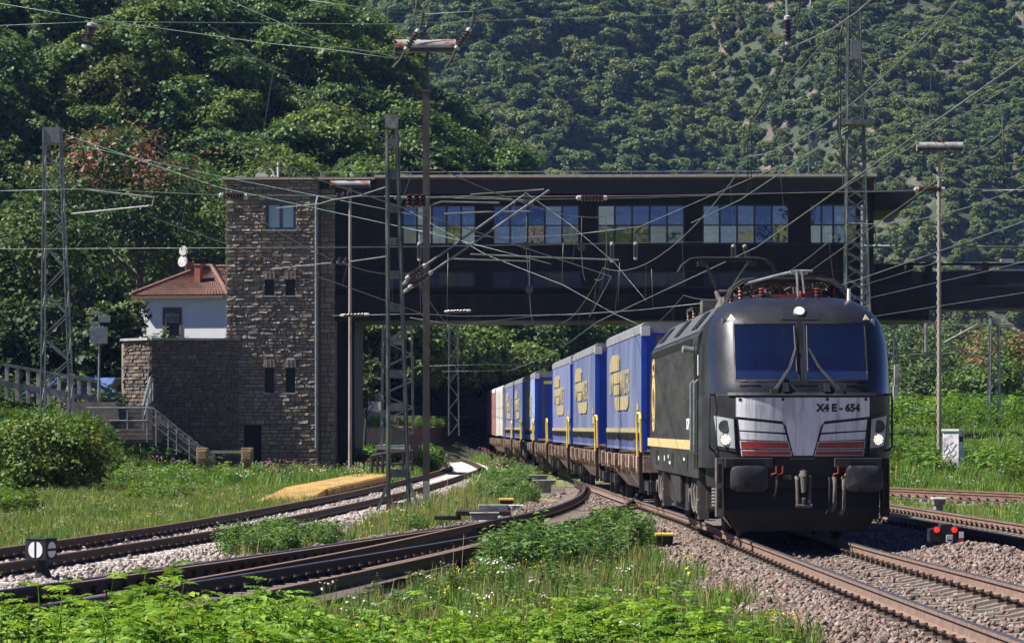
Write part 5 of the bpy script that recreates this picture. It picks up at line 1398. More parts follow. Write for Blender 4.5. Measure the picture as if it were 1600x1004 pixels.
for s in (-1, 1):
    mb = MB(); x0, x1 = sorted((s * 1.235, s * 1.345))
    for z0, z1 in ((.40, .53), (.84, .93), (1.22, 1.31)): mb.box(x0, x1, .66, 1.0, z0, z1)
    mb.box(x0, x1, .70, 1.0, .53, 1.22); mb.box(x0 - .0, x1, .655, .70, .53, .84) if False else None
    for a, b in ((x0, x0 + .025), (x1 - .025, x1)): mb.box(a, b, .66, .70, .53, .84); mb.box(a, b, .66, .70, .93, 1.22)
    mb.build('front_step', m_dust if s < 0 else m_under, loco)
    mb = MB(); mb.hexa([(s * 1.22, .72, .36), (s * 1.10, .72, .22), (s * 1.22, .80, .36), (s * 1.10, .80, .22), (s * 1.31, .70, .46), (s * 1.25, .70, .44), (s * 1.31, .78, .46), (s * 1.25, .78, .44)]); mb.build('rail_guard', m_cont if s < 0 else m_under, loco)
    mb = MB(); x = s * 1.43; mb.tube([(s * 1.33, 1.1, 2.30), (x, 1.05, 2.30), (x, 1.03, 2.24), (x, 1.03, 1.50), (s * 1.40, 1.08, 1.44), (s * 1.34, 1.2, 1.42)], .017, 6); mb.build('handrail', m_mask if s < 0 else m_under, loco, smooth=True)
# side details: doors, stripes, lettering
for s in (-1, 1):
    X = lambda d: s * (1.4955 + d)
    def slab(u0, u1, z0, z1, d0, d1, mat, name, par=loco):
        mb = MB(); a, b = sorted((X(d0), X(d1))); mb.box(a, b, u0, u1, z0, z1); return mb.build(name, mat, par)
    dr = slab(2.75, 3.45, 1.15, 3.12, -.002, .004, m_black, 'cab_door')
    slab(2.95, 3.28, 2.25, 2.95, .004, .008, m_dull, 'door_window', dr)
    slab(2.72, 2.745, 1.1, 3.16, 0, .010, m_mask, 'door_seal', dr); slab(3.455, 3.48, 1.1, 3.16, 0, .010, m_mask, 'door_seal', dr)
    for u in (2.66, 3.54):
        mb = MB(); mb.tube([(X(.0), u, 1.35), (X(.06), u, 1.40), (X(.06), u, 2.5), (X(.0), u, 2.55)], .016, 6); mb.build('handrail', m_bright if u > 3 else m_steelgrey, loco, smooth=True)
    slab(4.5, 17.5 if s < 0 else 14, 1.415, 1.575, -.002, .005, m_gold, 'gold_stripe')
    slab(2.5, 2.62, 2.62, 2.95, -.002, .012, m_white, 'cab_plate')
    mb = MB(); mb.tube([(X(.0), 3.75, 3.05), (X(.18), 3.72, 3.07)], [.05, .06], 8); mb.build('door_lamp', m_bright, loco)
    text_obj('class_lettering', 'BCN', .26, lambda x, y, d: (X(.003 + d), 5.1 + (x if s > 0 else -x), 1.83 + y), m_white, loco, .004, 1.2)
    mb = MB()   # gold chain ovals
    def oval(uc, zc, ru, rz, w):
        k = 40; a, b = sorted((X(.002), X(.007)))
        for i in range(k):
            g0, g1 = 6.2832 * i / k, 6.2832 * (i + 1) / k
            o0 = [(uc + math.cos(g) * ru, zc + math.sin(g) * rz) for g in (g0, g1)]; i0 = [(uc + math.cos(g) * (ru - w), zc + math.sin(g) * (rz - w * 1.2)) for g in (g0, g1)]
            mb.prism([o0[0], o0[1], i0[1], i0[0]], lambda p: (a, p[0], p[1]), lambda p: (b, p[0], p[1]))
    oval(15.4, 2.30, .60, .52, .14); oval(15.4, 2.95, .42, .20, .10); oval(15.4, 1.86, .42, .16, .10); oval(15.4, 2.35, .30, .34, .10)
    mb.build('gold_emblem', m_gold, loco)
    r_ = random.Random(2)
    mb = MB(); u = 4.8
    while u < 15.5:
        w = r_.uniform(.12, .5); a, b = sorted((X(-.001), X(.003)))
        if r_.random() < .55: zc = 1.12 + r_.choice([0, .04, .10]); mb.box(a, b, u, u + w, zc, zc + r_.uniform(.03, .12))
        u += w + r_.uniform(.1, .5)
    mb.build('data_markings', m_cont, loco)
    mb = MB()
    for u in (5.2, 9.1, 9.5, 13.8, 14.4): a, b = sorted((X(-.001), X(.004))); mb.box(a, b, u, u + .12, 1.06, 1.34)
    mb.build('socket_flap', m_mask, loco)
# bogies with wheels, springs, dampers and pipes
for ub in (4.6, 14.3):
    bg_ = MB()
    for s in (-1, 1):
        x = s * 1.14
        bg_.bar((x, ub - 2.0, .62), (x, ub - .7, .66), .16, .24); bg_.bar((x, ub - .7, .66), (x, ub + .7, .50), .16, .26); bg_.bar((x, ub + .7, .50), (x, ub + 2.0, .62), .16, .24)
    bg_.box(-1.05, 1.05, ub - .4, ub + .4, .45, .8)
    bog = bg_.build('bogie', m_under, loco)
    for du in (-1.5, 1.5):
        mb = MB()
        for s in (-1, 1):
            mb.lathe((s * .69, ub + du, .625), (s * .83, ub + du, .625), [(0, .655), (.25, .655), (.26, .625), (1, .62), (1, .45), (.8, .42), (.8, .15), (1, .14)], 32)
        mb.cyl((-.7, ub + du, .625), (.7, ub + du, .625), .1); mb.build('wheelset', m_under, bog, smooth=True)
    for s in (-1, 1):
        for du in (-1.5, 1.5):
            mb = MB(); x = s * 1.2; mb.box(x - .14, x + .14, ub + du - .2, ub + du + .2, .48, .78); mb.cyl((x + s * .14, ub + du, .63), (x + s * .22, ub + du, .63), .12, n=14); mb.build('axle_box', m_dust if s < 0 else m_under, bog)
            for e in (-.42, .42): mb = MB(); mb.lathe((x, ub + du + e, .50), (x, ub + du + e, .92), [(i / 16, .085 if i % 2 else .07) for i in range(17)], 10); mb.build('spring', m_dust, bog, smooth=True)
        for u in (-.55, .15, .75):
            mb = MB(); x = s * 1.33; mb.cyl((x, ub + u, .42), (x, ub + u + .05, .72), .06, n=10); mb.cyl((x, ub + u + .05, .72), (x, ub + u + .09, .98), .045, n=10); mb.build('damper', m_dust, bog, smooth=True)
        mb = MB(); x = s * 1.36
        for u in (-1.0, .45, 1.15): mb.tube([(x, ub + u, .98), (x + s * .03, ub + u, .7), (x + s * .02, ub + u - .1, .45), (x, ub + u - .35, .36), (x - s * .05, ub + u - .5, .48)], .02, 6)
        mb.build('cable', m_dust, bog, smooth=True)
        mb = MB(); x0, x1 = sorted((s * 1.30, s * 1.46)); mb.box(x0, x1, ub - 1.65, ub - 1.25, .30, .34); mb.box(x0, x1, ub - 1.66, ub - 1.62, .30, .95); mb.box(x0, x1, ub - 1.28, ub - 1.24, .30, .95); mb.box(x0, x1, ub - 1.62, ub - 1.28, .60, .63); mb.build('step_ladder', m_dust, bog)
mb = MB(); mb.box(-1.35, 1.35, 7.3, 11.4, .32, .95); mb.box(-1.45, 1.45, 8.0, 10.6, .45, .95); mb.box(-1.1, 1.1, 2.4, 16.4, .75, .955); mb.build('underframe_box', m_under, loco, bevel=.03)
# roof: raised rear pantograph, folded front pantograph, insulators and bus bars
def ins(mb, c, h, r=.07, mi=0): mb.lathe(c, (c[0], c[1], c[2] + h), [(i / 10, r if i % 2 else r * .62) for i in range(11)], 10, mi)
mb = MB()
for v in (-.75, .75):
    for u in (3.4, 5.4, 14.6, 16.2): ins(mb, (v, u, 3.80), .28, .05)
for v, u in ((-.3, 6.0), (.3, 6.0), (-.5, 7.5), (.2, 8.0), (0, 4.2), (.45, 2.9), (-.45, 2.9)): ins(mb, (v, u, 3.80), .24, .06)
mb.build('roof_insulator', m_roofins, loco, smooth=True)
mb = MB()
for u0, u1 in ((3.4, 5.4), (14.6, 16.2)):
    for v in (-.75, .75): mb.bar((v, u0 - .1, 4.11), (v, u1 + .1, 4.11), .08, .06)
    for u in (u0, u1): mb.bar((-.78, u, 4.11), (.78, u, 4.11), .08, .06)
mb.build('pantograph_base', m_under, loco)
def bow(mb, u, z, mi=0):
    for du in (-.17, .17):
        p = [(-.98, u + du, z - .28), (-.90, u + du, z - .14), (-.74, u + du, z - .02), (-.55, u + du, z), (.55, u + du, z), (.74, u + du, z - .02), (.90, u + du, z - .14), (.98, u + du, z - .28)]
        mb.tube(p, .020, 6, mi)
        mb.bar((-.55, u + du, z - .035), (.55, u + du, z - .035), .03, .05, mi)
    for v in (-.5, .5): mb.tube([(v, u - .17, z - .06), (v, u + .17, z - .06)], .014, 5, mi); mb.box(v - .09, v + .09, u - .1, u + .1, z - .16, z - .07, mi)
pz = 5.16
pg = MB(); bow(pg, 16.0, pz); pg = pg.build('pantograph', m_under, loco, smooth=True)
mb = MB()
for s in (-1, 1): mb.tube([(s * .22, 14.5, 4.12), (s * .14, 16.9, 4.52)], [.06, .045], 8)
for s in (-1, 1): mb.tube([(s * .12, 16.9, 4.52), (s * .42, 16.05, pz - .10)], .030, 7)
mb.tube([(-.16, 16.9, 4.52), (.16, 16.9, 4.52)], .05, 8); mb.tube([(.0, 15.2, 4.05), (0, 16.6, 4.42)], .022, 6); mb.build('pantograph_arm', m_postdark, pg, smooth=True)
mb = MB(); bow(mb, 3.3, 4.20); mb.bar((-.55, 3.14, 4.22), (.6, 3.14, 4.24), .05, .04); pf = mb.build('pantograph', m_under, loco, smooth=True)
mb = MB()
for s in (-1, 1): mb.tube([(s * .2, 5.3, 4.14), (s * .12, 3.2, 4.22)], .05, 8); mb.tube([(s * .12, 5.5, 4.30), (s * .4, 3.4, 4.18)], .03, 7)
mb.tube([(-.72, 3.0, 4.10), (-.2, 3.0, 4.24), (.1, 2.95, 4.31), (.38, 2.95, 4.31)], .026, 7); mb.box(.02, .30, 2.9, 3.0, 4.26, 4.32); mb.tube([(.12, 2.9, 4.31), (.14, 2.86, 3.9)], .02, 6); mb.tube([(.2, 2.9, 4.31), (.24, 2.86, 3.95)], .02, 6)
mb.build('pantograph_arm', m_steelgrey, pf, smooth=True)
mb = MB(); r_ = random.Random(9)
for k in range(14):
    v0 = r_.uniform(-.9, .9); u0 = r_.uniform(2.9, 6.5)
    mb.tube([(v0, u0, 3.8), (v0 * .9, u0 + .15, 4.05 + r_.uniform(0, .12)), (v0 * .6 + r_.uniform(-.3, .3), u0 + .5, 4.12 + r_.uniform(0, .12)), (v0 * .3 + r_.uniform(-.4, .4), u0 + .9, 3.9)], .02, 6)
for s in (-1, 1):
    for k in range(3): mb.tube([(s * (1.02 + .0 * k), 2.9 + .3 * k, 3.78), (s * .92, 2.95 + .3 * k, 4.0), (s * .7, 3.0 + .3 * k, 4.15), (s * .45, 3.1 + .3 * k, 4.2)], .022, 6)
mb.tube([(-.4, 6.2, 4.1), (-.45, 9, 4.1), (-.3, 14.4, 4.12)], .022, 6); mb.build('roof_cable', m_mask, loco, smooth=True)
mb = MB()
for v, u in ((-.6, 6.3), (-.85, 8.0), (-.45, 8.6)): mb.box(v - .22, v + .22, u - .3, u + .3, 3.8, 4.02)
mb.lathe((-.8, 7.0, 3.8), (-.8, 7.0, 4.05), [(0, .14), (1, .02)], 10); mb.lathe((-.38, 3.0, 3.84), (-.38, 3.0, 4.04), [(0, .09), (1, .01)], 10); mb.build('roof_box', m_dust, loco)
mb = MB(); mb.box(-.32, .32, 3.2, 3.9, 3.82, 3.95); mb.box(.2, .55, 3.0, 3.4, 3.82, 4.0); mb.build('roof_switch', m_orange, loco)
mb = MB(); mb.cyl((.86, 1.95, 3.74), (.86, 1.95, 3.99), .035, .03, 10); mb.build('antenna', m_cont, loco, smooth=True)
# ------------------------------------------------------------------ container wagons and their loads
def heading(y): return -math.atan(float((cT1(y + 1) - cT1(y - 1)) / 2))
def chord(y0, y1):
    a, b = float(cT1(y0)), float(cT1(y1)); return a, math.atan2(-(b - a), y1 - y0)
LOGO_TXT = {}
def lk_text(t, w, h, name, par, fn, mat):
    me = text_pts(t, 1.0, .012)
    xs_ = [v.co.x for v in me.vertices]; ys2 = [v.co.y for v in me.vertices]
    x0, x1, y0, y1 = min(xs_), max(xs_), min(ys2), max(ys2)
    for v in me.vertices: v.co = fn((v.co.x - x0) / (x1 - x0) * w, (v.co.y - y0) / (y1 - y0) * h, v.co.z)
    me.materials.clear(); me.materials.append(mat)
    o = bpy.data.objects.new(name, me); COL.objects.link(o); o.parent = par; return o
def swap_body(label, y0, y1, side, kind='blue', logo=True, zt=4.10, corner=True):
    x, a = chord(y0, y1); L = (y1 - y0) / math.cos(a)
    t = thing('swap_body' if kind == 'blue' else 'box_container', label, 'container', (x, y0, 0), a, 'containers on the train')
    zb, hwid = 1.27, 1.265
    r_ = random.Random(int(y0))
    # tarpaulin sides with shallow billows between the posts
    mb = MB(); nu, nz = 40, 8
    for s in (-1, 1):
        g = []
        for j in range(nz + 1):
            z = zb + .38 + (zt - .22 - zb - .38) * j / nz
            g.append([(s * (hwid - .012 + .020 * abs(math.sin(u / nu * math.pi * 5 + j * .1)) * math.sin(math.pi * j / nz) + r_.uniform(-.002, .002)), .06 + (L - .12) * u / nu, z) for u in range(nu + 1)])
        mb.sheet(g)
    mb.build('tarpaulin', side, t, smooth='all', rec=False)
    mb = MB(); mb.box(-hwid + .02, hwid - .02, .05, L - .05, zb + .05, zt - .20); mb.box(-hwid + .02, hwid - .02, 0.02, .048, zb + .1, zt - .2); mb.build('end_wall', m_blueend if kind == 'blue' else side, t)
    mb = MB(); mb.prism([(-hwid - .005, zt - .24), (hwid + .005, zt - .24), (hwid + .005, zt - .06), (hwid - .08, zt), (-hwid + .08, zt), (-hwid - .005, zt - .06)], lambda p: (p[0], .01, p[1]), lambda p: (p[0], L - .01, p[1])); mb.build('roof', m_tarpgrey if kind == 'blue' else m_cont, t)
    mb = MB()
    for s in (-1, 1):
        for u in (0, L - .09): a_, b_ = sorted((s * (hwid - .11), s * (hwid + .012))); mb.box(a_, b_, u, u + .09, zb, zt - .25)
    mb.build('corner_post', m_blueend if kind == 'blue' else m_cont, t)
    if corner:
        mb = MB()
        for s in (-1, 1): a_, b_ = sorted((s * (hwid - .18), s * (hwid + .016))); mb.box(a_, b_, -.02, .14, zt - .30, zt - .10)
        cc = mb.build('corner_casting', m_cont, t)
    if kind == 'blue':
        mb = MB()
        for s in (-1, 1):
            a_, b_ = sorted((s * (hwid - .03), s * (hwid + .012)))
            mb.box(a_, b_, .1, L - .1, zb + .40, zb + .50)
        mb.build('yellow_stripe', m_logo, t)
        mb = MB()
        for s in (-1, 1):
            u = .12
            while u < L - .12:
                w = .10; a_, b_ = sorted((s * (hwid - .02), s * (hwid + .012 + r_.uniform(0, .02)))); mb.box(a_, b_, u, u + w, zb + .26 + r_.uniform(-.05, .02), zb + .37); u += .16
            mb.box(min(s * (hwid - .03), s * (hwid + .006)), max(s * (hwid - .03), s * (hwid + .006)), .1, L - .1, zb + .345, zb + .395)
        mb.build('strap_buckles', m_mask, t)
        mb = MB()
        for s in (-1, 1):
            u = .1
            while u < L - .16: mb.hexa([(s * (hwid - .06), u, zb), (s * (hwid - .02), u, zb), (s * (hwid - .06), u + .10, zb), (s * (hwid - .02), u + .10, zb), (s * (hwid - .03), u + .02, zb + .34), (s * (hwid + .004), u + .02, zb + .34), (s * (hwid - .03), u + .13, zb + .34), (s * (hwid + .004), u + .13, zb + .34)]); u += .22
            mb.box(min(s * (hwid - .07), s * (hwid - .01)), max(s * (hwid - .07), s * (hwid - .01)), .1, L - .1, zb + .0, zb + .06)
        mb.build('side_flap', side, t)
        mb = MB()
        mb.box(-hwid + .3, -hwid + .42, -.012, .019, zb + .2, zt - .3); mb.box(.2, .3, -.012, .019, zb + .2, zt - .3); mb.box(.7, .8, -.012, .019, zb + .2, zt - .3); mb.build('end_door_bar', m_bluedark, t)
        mb = MB(); mb.box(-.9, -.5, -.016, .018, zt - .52, zt - .40); mb.box(-.4, .4, -.016, .018, zb + .12, zb + .2); mb.build('end_marking', m_yellow, t)
        if logo:
            c = L * .58; lw = L * .58; u0 = c + lw / 2
            ff = lambda q, z, d=0: (-(hwid + .020 + d), u0 - q * lw / 8, z)
            lg = MB()
            def pl(poly): lg.prism(poly, lambda p: ff(p[0], p[1], -.02), lambda p: ff(p[0], p[1], .004))
            zo = .0
            top = [(0.1, 3.17), (4.05, 3.17), (4.05, 3.42), (3.8, 3.52), (3.3, 3.56), (1.2, 3.58), (.6, 3.52), (.25, 3.36)]
            pl(top); pl([(1.75, 2.58), (4.2, 2.58), (4.2, 2.82), (1.75, 2.82)]); pl([(1.75, 2.86), (4.2, 2.86), (4.2, 3.13), (1.75, 3.13)]); pl([(2.0, 2.52), (7.7, 2.52), (7.5, 2.30), (6.9, 2.20), (3.2, 2.20), (2.5, 2.26)])
            lo_ = lg.build('printed_emblem', m_logo, t)
            lk_text('LKW', 1.55 * lw / 8, .50, 'lettering', lo_, lambda x, y, d: (-(hwid + .022 + d), u0 - .1 * lw / 8 - x, 2.60 + y), m_logo)
            lk_text('WALTER', 3.5 * lw / 8, .56, 'lettering', lo_, lambda x, y, d: (-(hwid + .022 + d), u0 - 4.35 * lw / 8 - x, 2.58 + y), m_logo)
            mb = MB(); mb.box(-(hwid + .02), -(hwid - .01), .5, 1.5, zb + .62, zb + .82); mb.box(-(hwid + .02), -(hwid - .01), .9, 1.5, zb + .9, zb + 1.05); mb.build('yellow_marking', m_logo, t)
    else:
        mb = MB()
        for s in (-1, 1):
            u = .2
            while u < L - .3: a_, b_ = sorted((s * (hwid - .01), s * (hwid + .022))); mb.box(a_, b_, u, u + .12, zb + .12, zt - .3); u += .28
        mb.build('rib', side, t)
    return t
swap_body('first blue tarpaulin box with yellow print, right behind the locomotive', 76.0, 89.6, m_blue)
swap_body('second blue tarpaulin box from the locomotive, with yellow print', 95.0, 109.0, m_blue)
m_blue2 = M('faded_blue_tarpaulin', (.12, .14, .27), (.165, .185, .31), 1.3, .6, 0, .008, 5, (1, 1, .4))
swap_body('greyish blue tarpaulin box just ahead of the empty wagon', 110.6, 124.4, m_blue2)
m_blue3 = M('pale_blue_tarpaulin', (.20, .28, .48), (.30, .36, .52), 1.3, .55, 0, .008, 5, (1, 1, .4))
swap_body('pale sunlit blue box with bright blue open end, just behind the empty wagon', 143.0, 156.0, m_blue3, logo=True)
swap_body('blue tarpaulin box fifth from the locomotive', 159.4, 171.5, m_blue, corner=False)
swap_body('greyish blue tarpaulin box sixth from the locomotive', 173.0, 186.0, m_blue2, corner=False)
swap_body('white ribbed container near the tail of the train', 190.5, 203.0, m_cont, 'box')
swap_body('faded red container at the very tail of the train', 204.5, 222.0, m_redtarp, 'box')

def wagon(label, y0, y1, hoop=True):
    x, a = chord(y0, y1); L = (y1 - y0) / math.cos(a)
    t = thing('container_wagon', label, 'freight wagon', (x, y0, 0), a, 'rust brown container wagons in the train')
    mb = MB()
    for s in (-1, 1):
        a_, b_ = sorted((s * 1.08, s * 1.26)); mb.box(a_, b_, .0, L, .92, 1.10)
        a_, b_ = sorted((s * 1.14, s * 1.32)); mb.box(a_, b_, .02, L - .02, 1.101, 1.14)
    for u in np.arange(.1, L, 1.9): mb.box(-1.079, 1.079, u, u + .3, .85, 1.09)
    mb.box(-1.3, 1.3, -.02, .14, .80, 1.17); mb.box(-1.3, 1.3, L - .14, L + .02, .80, 1.17)
    fr_ = mb.build('frame', m_wagon, t, bevel=.01)
    mb = MB()
    for s in (-1, 1):
        z0 = .36
        g = [[(s * 1.22, u, .915), (s * 1.20, u, .80), (s * (1.20 - .30 * k), u, .80 - (.80 - z0) * k)] for u, k in ((2.2, .05), (3.6, .35), (4.6, 1), (L - 4.6, 1), (L - 3.6, .35), (L - 2.2, .05))]
        mb.sheet(g)
    mb.build('fish_belly', m_wagon, t, rec=False)
    k = 0
    for s in (-1, 1):
        for u in np.arange(.35, L - .5, .92):
            mb = MB(); h = .26 if k % 3 else .34; a_, b_ = sorted((s * 1.25, s * (1.40 if k % 3 == 0 else 1.35))); mb.box(a_, b_, u, u + (.34 if k % 3 else .18), 1.142 - h, 1.15)
            if k % 2: mb.bar((s * 1.30, u + .45, .88), (s * 1.24, u + .62, .70), .05, .05)
            k += 1; mb.build('side_bracket', m_wagon, t)
    mb = MB()
    for s in (-1, 1):
        for u in (.5, 3.2, L - 3.4, L - .7): a_, b_ = sorted((s * 1.05, s * 1.25)); mb.box(a_, b_, u, u + .22, 1.142, 1.265)
    mb.build('container_pin', m_under, t)
    for ub in (1.9, L - 1.9):
        mb = MB()
        for s in (-1, 1): mb.bar((s * 1.02, ub - 1.2, .48), (s * 1.02, ub + 1.2, .48), .12, .22); mb.box(s * 1.02 - .1, s * 1.02 + .1, ub - 1.05, ub - .75, .3, .6); mb.box(s * 1.02 - .1, s * 1.02 + .1, ub + .75, ub + 1.05, .3, .6)
        mb.box(-1, 1, ub - .2, ub + .2, .45, .8); b = mb.build('bogie', m_under, t)
        for du in (-.9, .9):
            mb = MB()
            for s in (-1, 1): mb.lathe((s * .69, ub + du, .46), (s * .83, ub + du, .46), [(0, .49), (.25, .49), (.26, .46), (1, .455), (1, .2)], 24)
            mb.cyl((-.7, ub + du, .46), (.7, ub + du, .46), .08); mb.build('wheelset', m_under, b, smooth=True)
    for s in (-1, 1):
        mb = MB(); mb.cyl((s * .875, -.45, 1.02), (s * .875, -.02, 1.02), .09, n=12); mb.cyl((s * .875, -.50, 1.02), (s * .875, -.45, 1.02), .22, n=16); mb.build('buffer', m_under, t, smooth=True)
    if hoop:
        mb = MB()
        s = -1
        mb.tube([(s * 1.32, .20, 1.15), (s * 1.34, .20, 1.98), (s * 1.34, .4, 2.1), (s * 1.34, 1.2, 2.1), (s * 1.34, 1.4, 1.98), (s * 1.32, 1.4, 1.15)], .026, 6); mb.build('hoop_handrail', m_yellow, t, smooth=True)
        mb = MB(); mb.box(-1.38, -1.30, .0, .05, .35, 1.25); mb.build('end_post', m_under, t)
    return t
wagon('brown wagon coupled to the locomotive, first in the train', 75.2, 91.2)
wagon('second brown wagon, carrying the middle blue box', 92.6, 109.6)
wagon('third brown wagon, carrying the greyish blue box', 110.2, 125.6)
wagon('empty brown wagon between the blue boxes', 127.0, 141.6)
wagon('fifth brown wagon, under the pale sunlit blue box', 142.6, 157.6)
wagon('sixth brown wagon from the locomotive', 158.8, 172.2)
wagon('seventh brown wagon from the locomotive', 172.8, 187.6)
wagon('last brown wagons under the white and red containers', 189.4, 222.4, False)
# ------------------------------------------------------------------ masts, lamps, overhead line
def lattice(label, px_t, py_t, px_b, py_b, D, wt, wb, mat, step=None, zig=True, name='lattice_mast', cap=None, base=True, dpt=1.0, dmat=None, leg=.07, ladder=False):
    """steel mast of four corner legs with bracing; widths wt / wb in pixels of the photo"""
    k = D / F
    T, Bp = Vector(P(px_t, py_t, D)), Vector(P(px_b, py_b, D)); H = T.z - Bp.z
    t = thing(name, label, 'mast', Bp)
    wt_, wb_ = wt * k / 2, wb * k / 2
    def c(s, d, f): w = wb_ + (wt_ - wb_) * f; return Bp + (T - Bp) * f + Vector((s * w, d * w * dpt, 0))
    for s in (-1, 1):
        for d in (-1, 1):
            m = MB(); p, q = c(s, d, 0), c(s, d, 1)
            m.bar(p, q, leg, leg * .25, up=(0, 1, 0)); m.bar(p + Vector((0, d * leg * .6, 0)), q + Vector((0, d * leg * .6, 0)), leg * .25, leg, up=(0, 1, 0)); m.build('leg', mat, t, world=True)
    n = step or max(4, int(H / (2.3 * max(wb_, .2))))
    m = MB()
    for i in range(n):
        f0, f1 = i / n, (i + 1) / n
        for d in (-1, 1):
            o = Vector((0, d * .02, 0))
            if ladder: m.bar(c(-1, d, f0 + .2 / n) + o, c(1, d, f0 + .2 / n) + o, .02, leg * 1.9); (m.build('rung', mat, t, world=True) if d > 0 else None); m = MB() if d > 0 else m
            elif i % 2 == 0 or not zig:
                m.bar(c(-1, d, f0) + o, c(1, d, f1) + o, .045, .02, up=(0, 1, 0))
                if not zig: m.bar(c(1, d, f0) - o, c(-1, d, f1) - o, .045, .02, up=(0, 1, 0))
            else: m.bar(c(1, d, f0) + o, c(-1, d, f1) + o, .045, .02, up=(0, 1, 0))
        for s in (-1, 1):
            a, b = (-1, 1) if i % 2 else (1, -1)
            if ladder: continue
            m.bar(c(s, a, f0), c(s, b, f1), .02, .045)
    if not ladder: m.build('bracing', dmat or mat, t, world=True)
    if base: m = MB(); m.box(Bp.x - wb_ - .25, Bp.x + wb_ + .25, Bp.y - wb_ * dpt - .25, Bp.y + wb_ * dpt + .25, Bp.z - 1.2, Bp.z + .08); m.build('footing', m_concrete, t, world=True)
    if cap: m = MB(); m.box(T.x - wt_ - .05, T.x + wt_ + .05, T.y - wt_ - .05, T.y + wt_ + .05, T.z - cap, T.z + .03); m.build('cap_plate', mat, t, world=True)
    return t, c
lattice('bluish lattice mast left of the white house, standing behind the big bush', 82, 201, 90, 672, 130, 24, 47, m_mastgrey, 13, cap=.55)
M2, c2 = lattice('weathered green ladder shaped mast in the left centre, beside the dark lamp post', 612, 181, 623, 801, 83, 14, 32, m_mastgreen, 12, ladder=True, name='ladder_mast', cap=.3, dpt=.35, leg=.10)
for s in (-1, 1): m = MB(); p = c2(s, -1, 0); m.hexa([p + Vector((s * .35 - .04, -.1, -.15)), p + Vector((s * .35 + .04, -.1, -.15)), p + Vector((s * .35 - .04, .1, -.15)), p + Vector((s * .35 + .04, .1, -.15)), p + Vector((-.04, -.1, .75)), p + Vector((.04, -.1, .75)), p + Vector((-.04, .1, .75)), p + Vector((.04, .1, .75))]); m.build('brace', m_mastgreen, M2, world=True)
M6, c6 = lattice('very tall bluish green lattice mast behind the locomotive roof, rising out of the picture', 1333, -60, 1341, 640, 124, 14, 44, m_mastgreen, 34, zig=False, leg=.09, dpt=.8)
m = MB(); q = Vector(P(1337, 194, 124)); m.box(q.x - .75, q.x + .6, 123.2, 124.8, q.z - .06, q.z + .10); m.build('platform', m_mastgreen, M6, world=True)
m = MB(); q0, q1 = Vector(P(1327, 66, 124)), Vector(P(1343, 95, 124)); m.box(q0.x, q1.x, 123.4, 123.5, q1.z, q0.z); m.build('plate', m_mastgrey, M6, world=True)
m = MB(); m.tube([P(1348, 320, 124.6), P(1348, 640, 124.6)], .07, 8); m.build('pipe', m_mastgrey, M6, world=True, smooth=True)
lattice('short lattice mast top showing above the signal box roof at right', 1270, 196, 1270, 640, 172, 12, 15, m_mastgrey, 26, zig=False, base=False)
lattice('lattice mast with concrete footing in the right meadow, behind the pale lamp post', 1554, 498, 1553, 683, 172, 12, 17, m_mastgrey, 12, cap=.3, leg=.11)
lattice('wide braced lattice mast behind the ladder mast, seen under the bridge', 621, 430, 621, 698, 158, 42, 50, m_mastgrey, 13, base=True)
lattice('slim lattice mast beneath the bridge, right of the dark lamp post', 708, 440, 709, 680, 196, 12, 16, m_mastgrey, 12, base=False)
lattice('thin far lattice mast just right of the locomotive front', 1399, 527, 1400, 700, 205, 5, 7, m_mastgrey, 10, base=False)
m = tag(MB().box(P(1396, 0, 203)[0], P(1404, 0, 203)[0], 203, 203.4, 0, P(0, 602, 203)[2]).bar(P(1401, 570, 203.2), P(1401, 605, 203.2), .3, .3).build('concrete_stub', m_concrete, bevel=.03), 'short stout concrete post right of the locomotive front', 'post')
def lamp(label, px, py_t, py_b, D, x0, x1, y0, y1, mat, wpx, upper=None):
    k = D / F
    t = thing('lamp_post', label, 'street lamp', P(px, py_b, D))
    m = MB()
    if upper:
        m.bar(P(px, py_b + 12, D), P(px, upper, D), wpx * k, wpx * k * .9); m.bar(P(px + 2, upper, D), P(px + 2, py_t, D), wpx * k * .35, wpx * k * .35)
        m.box(P(px - wpx * .5 - 1, 0, D)[0], P(px + wpx * .5 + 1, 0, D)[0], D - wpx * k * .6, D + wpx * k * .6, P(0, upper + 2, D)[2], P(0, upper - 2, D)[2])
    else: m.tube([P(px, py_b + 8, D), P(px, py_t, D)], [wpx * k * .55, wpx * k * .40], 10)
    m.build('post', mat, t, world=True)
    a, b = Vector(P(x0, (y0 + y1) / 2, D)), Vector(P(x1, (y0 + y1) / 2, D)); r = (y1 - y0) * k / 2; n = 14
    m = MB()
    prof = [(math.cos(g) * r * 1.05, math.sin(g) * r) for g in np.linspace(-.35, math.pi + .35, n)]
    m.prism([(p[0], p[1]) for p in prof], lambda p: (a.x, D + p[0], a.z + p[1]), lambda p: (b.x, D + p[0], b.z + p[1])); h = m.build('lamp_housing', m_rustlamp, t, world=True, smooth=True)
    m = MB(); m.box(a.x + .01, b.x - .01, D - r * .85, D + r * .85, a.z - r * 1.02, a.z - r * .36); m.build('diffuser', m_lampdark, t, world=True, bevel=.02)
    m = MB(); cxm = (a.x + b.x) / 2; m.box(cxm - .12, cxm + .12, D - .08, D + .08, a.z + r * .8, a.z + r * 1.35); m.box(a.x - .02, b.x + .02, D + .02, D + .06, a.z + r * 1.0, a.z + r * 1.1); m.build('mounting_box', m_lampdark, t, world=True)
    m = MB(); m.box(a.x - .012, a.x - .001, D - r, D + r, a.z - r, a.z + r); m.box(b.x + .001, b.x + .012, D - r, D + r, a.z - r, a.z + r); m.build('end_cap', m_rustlamp, t, world=True)
    return t
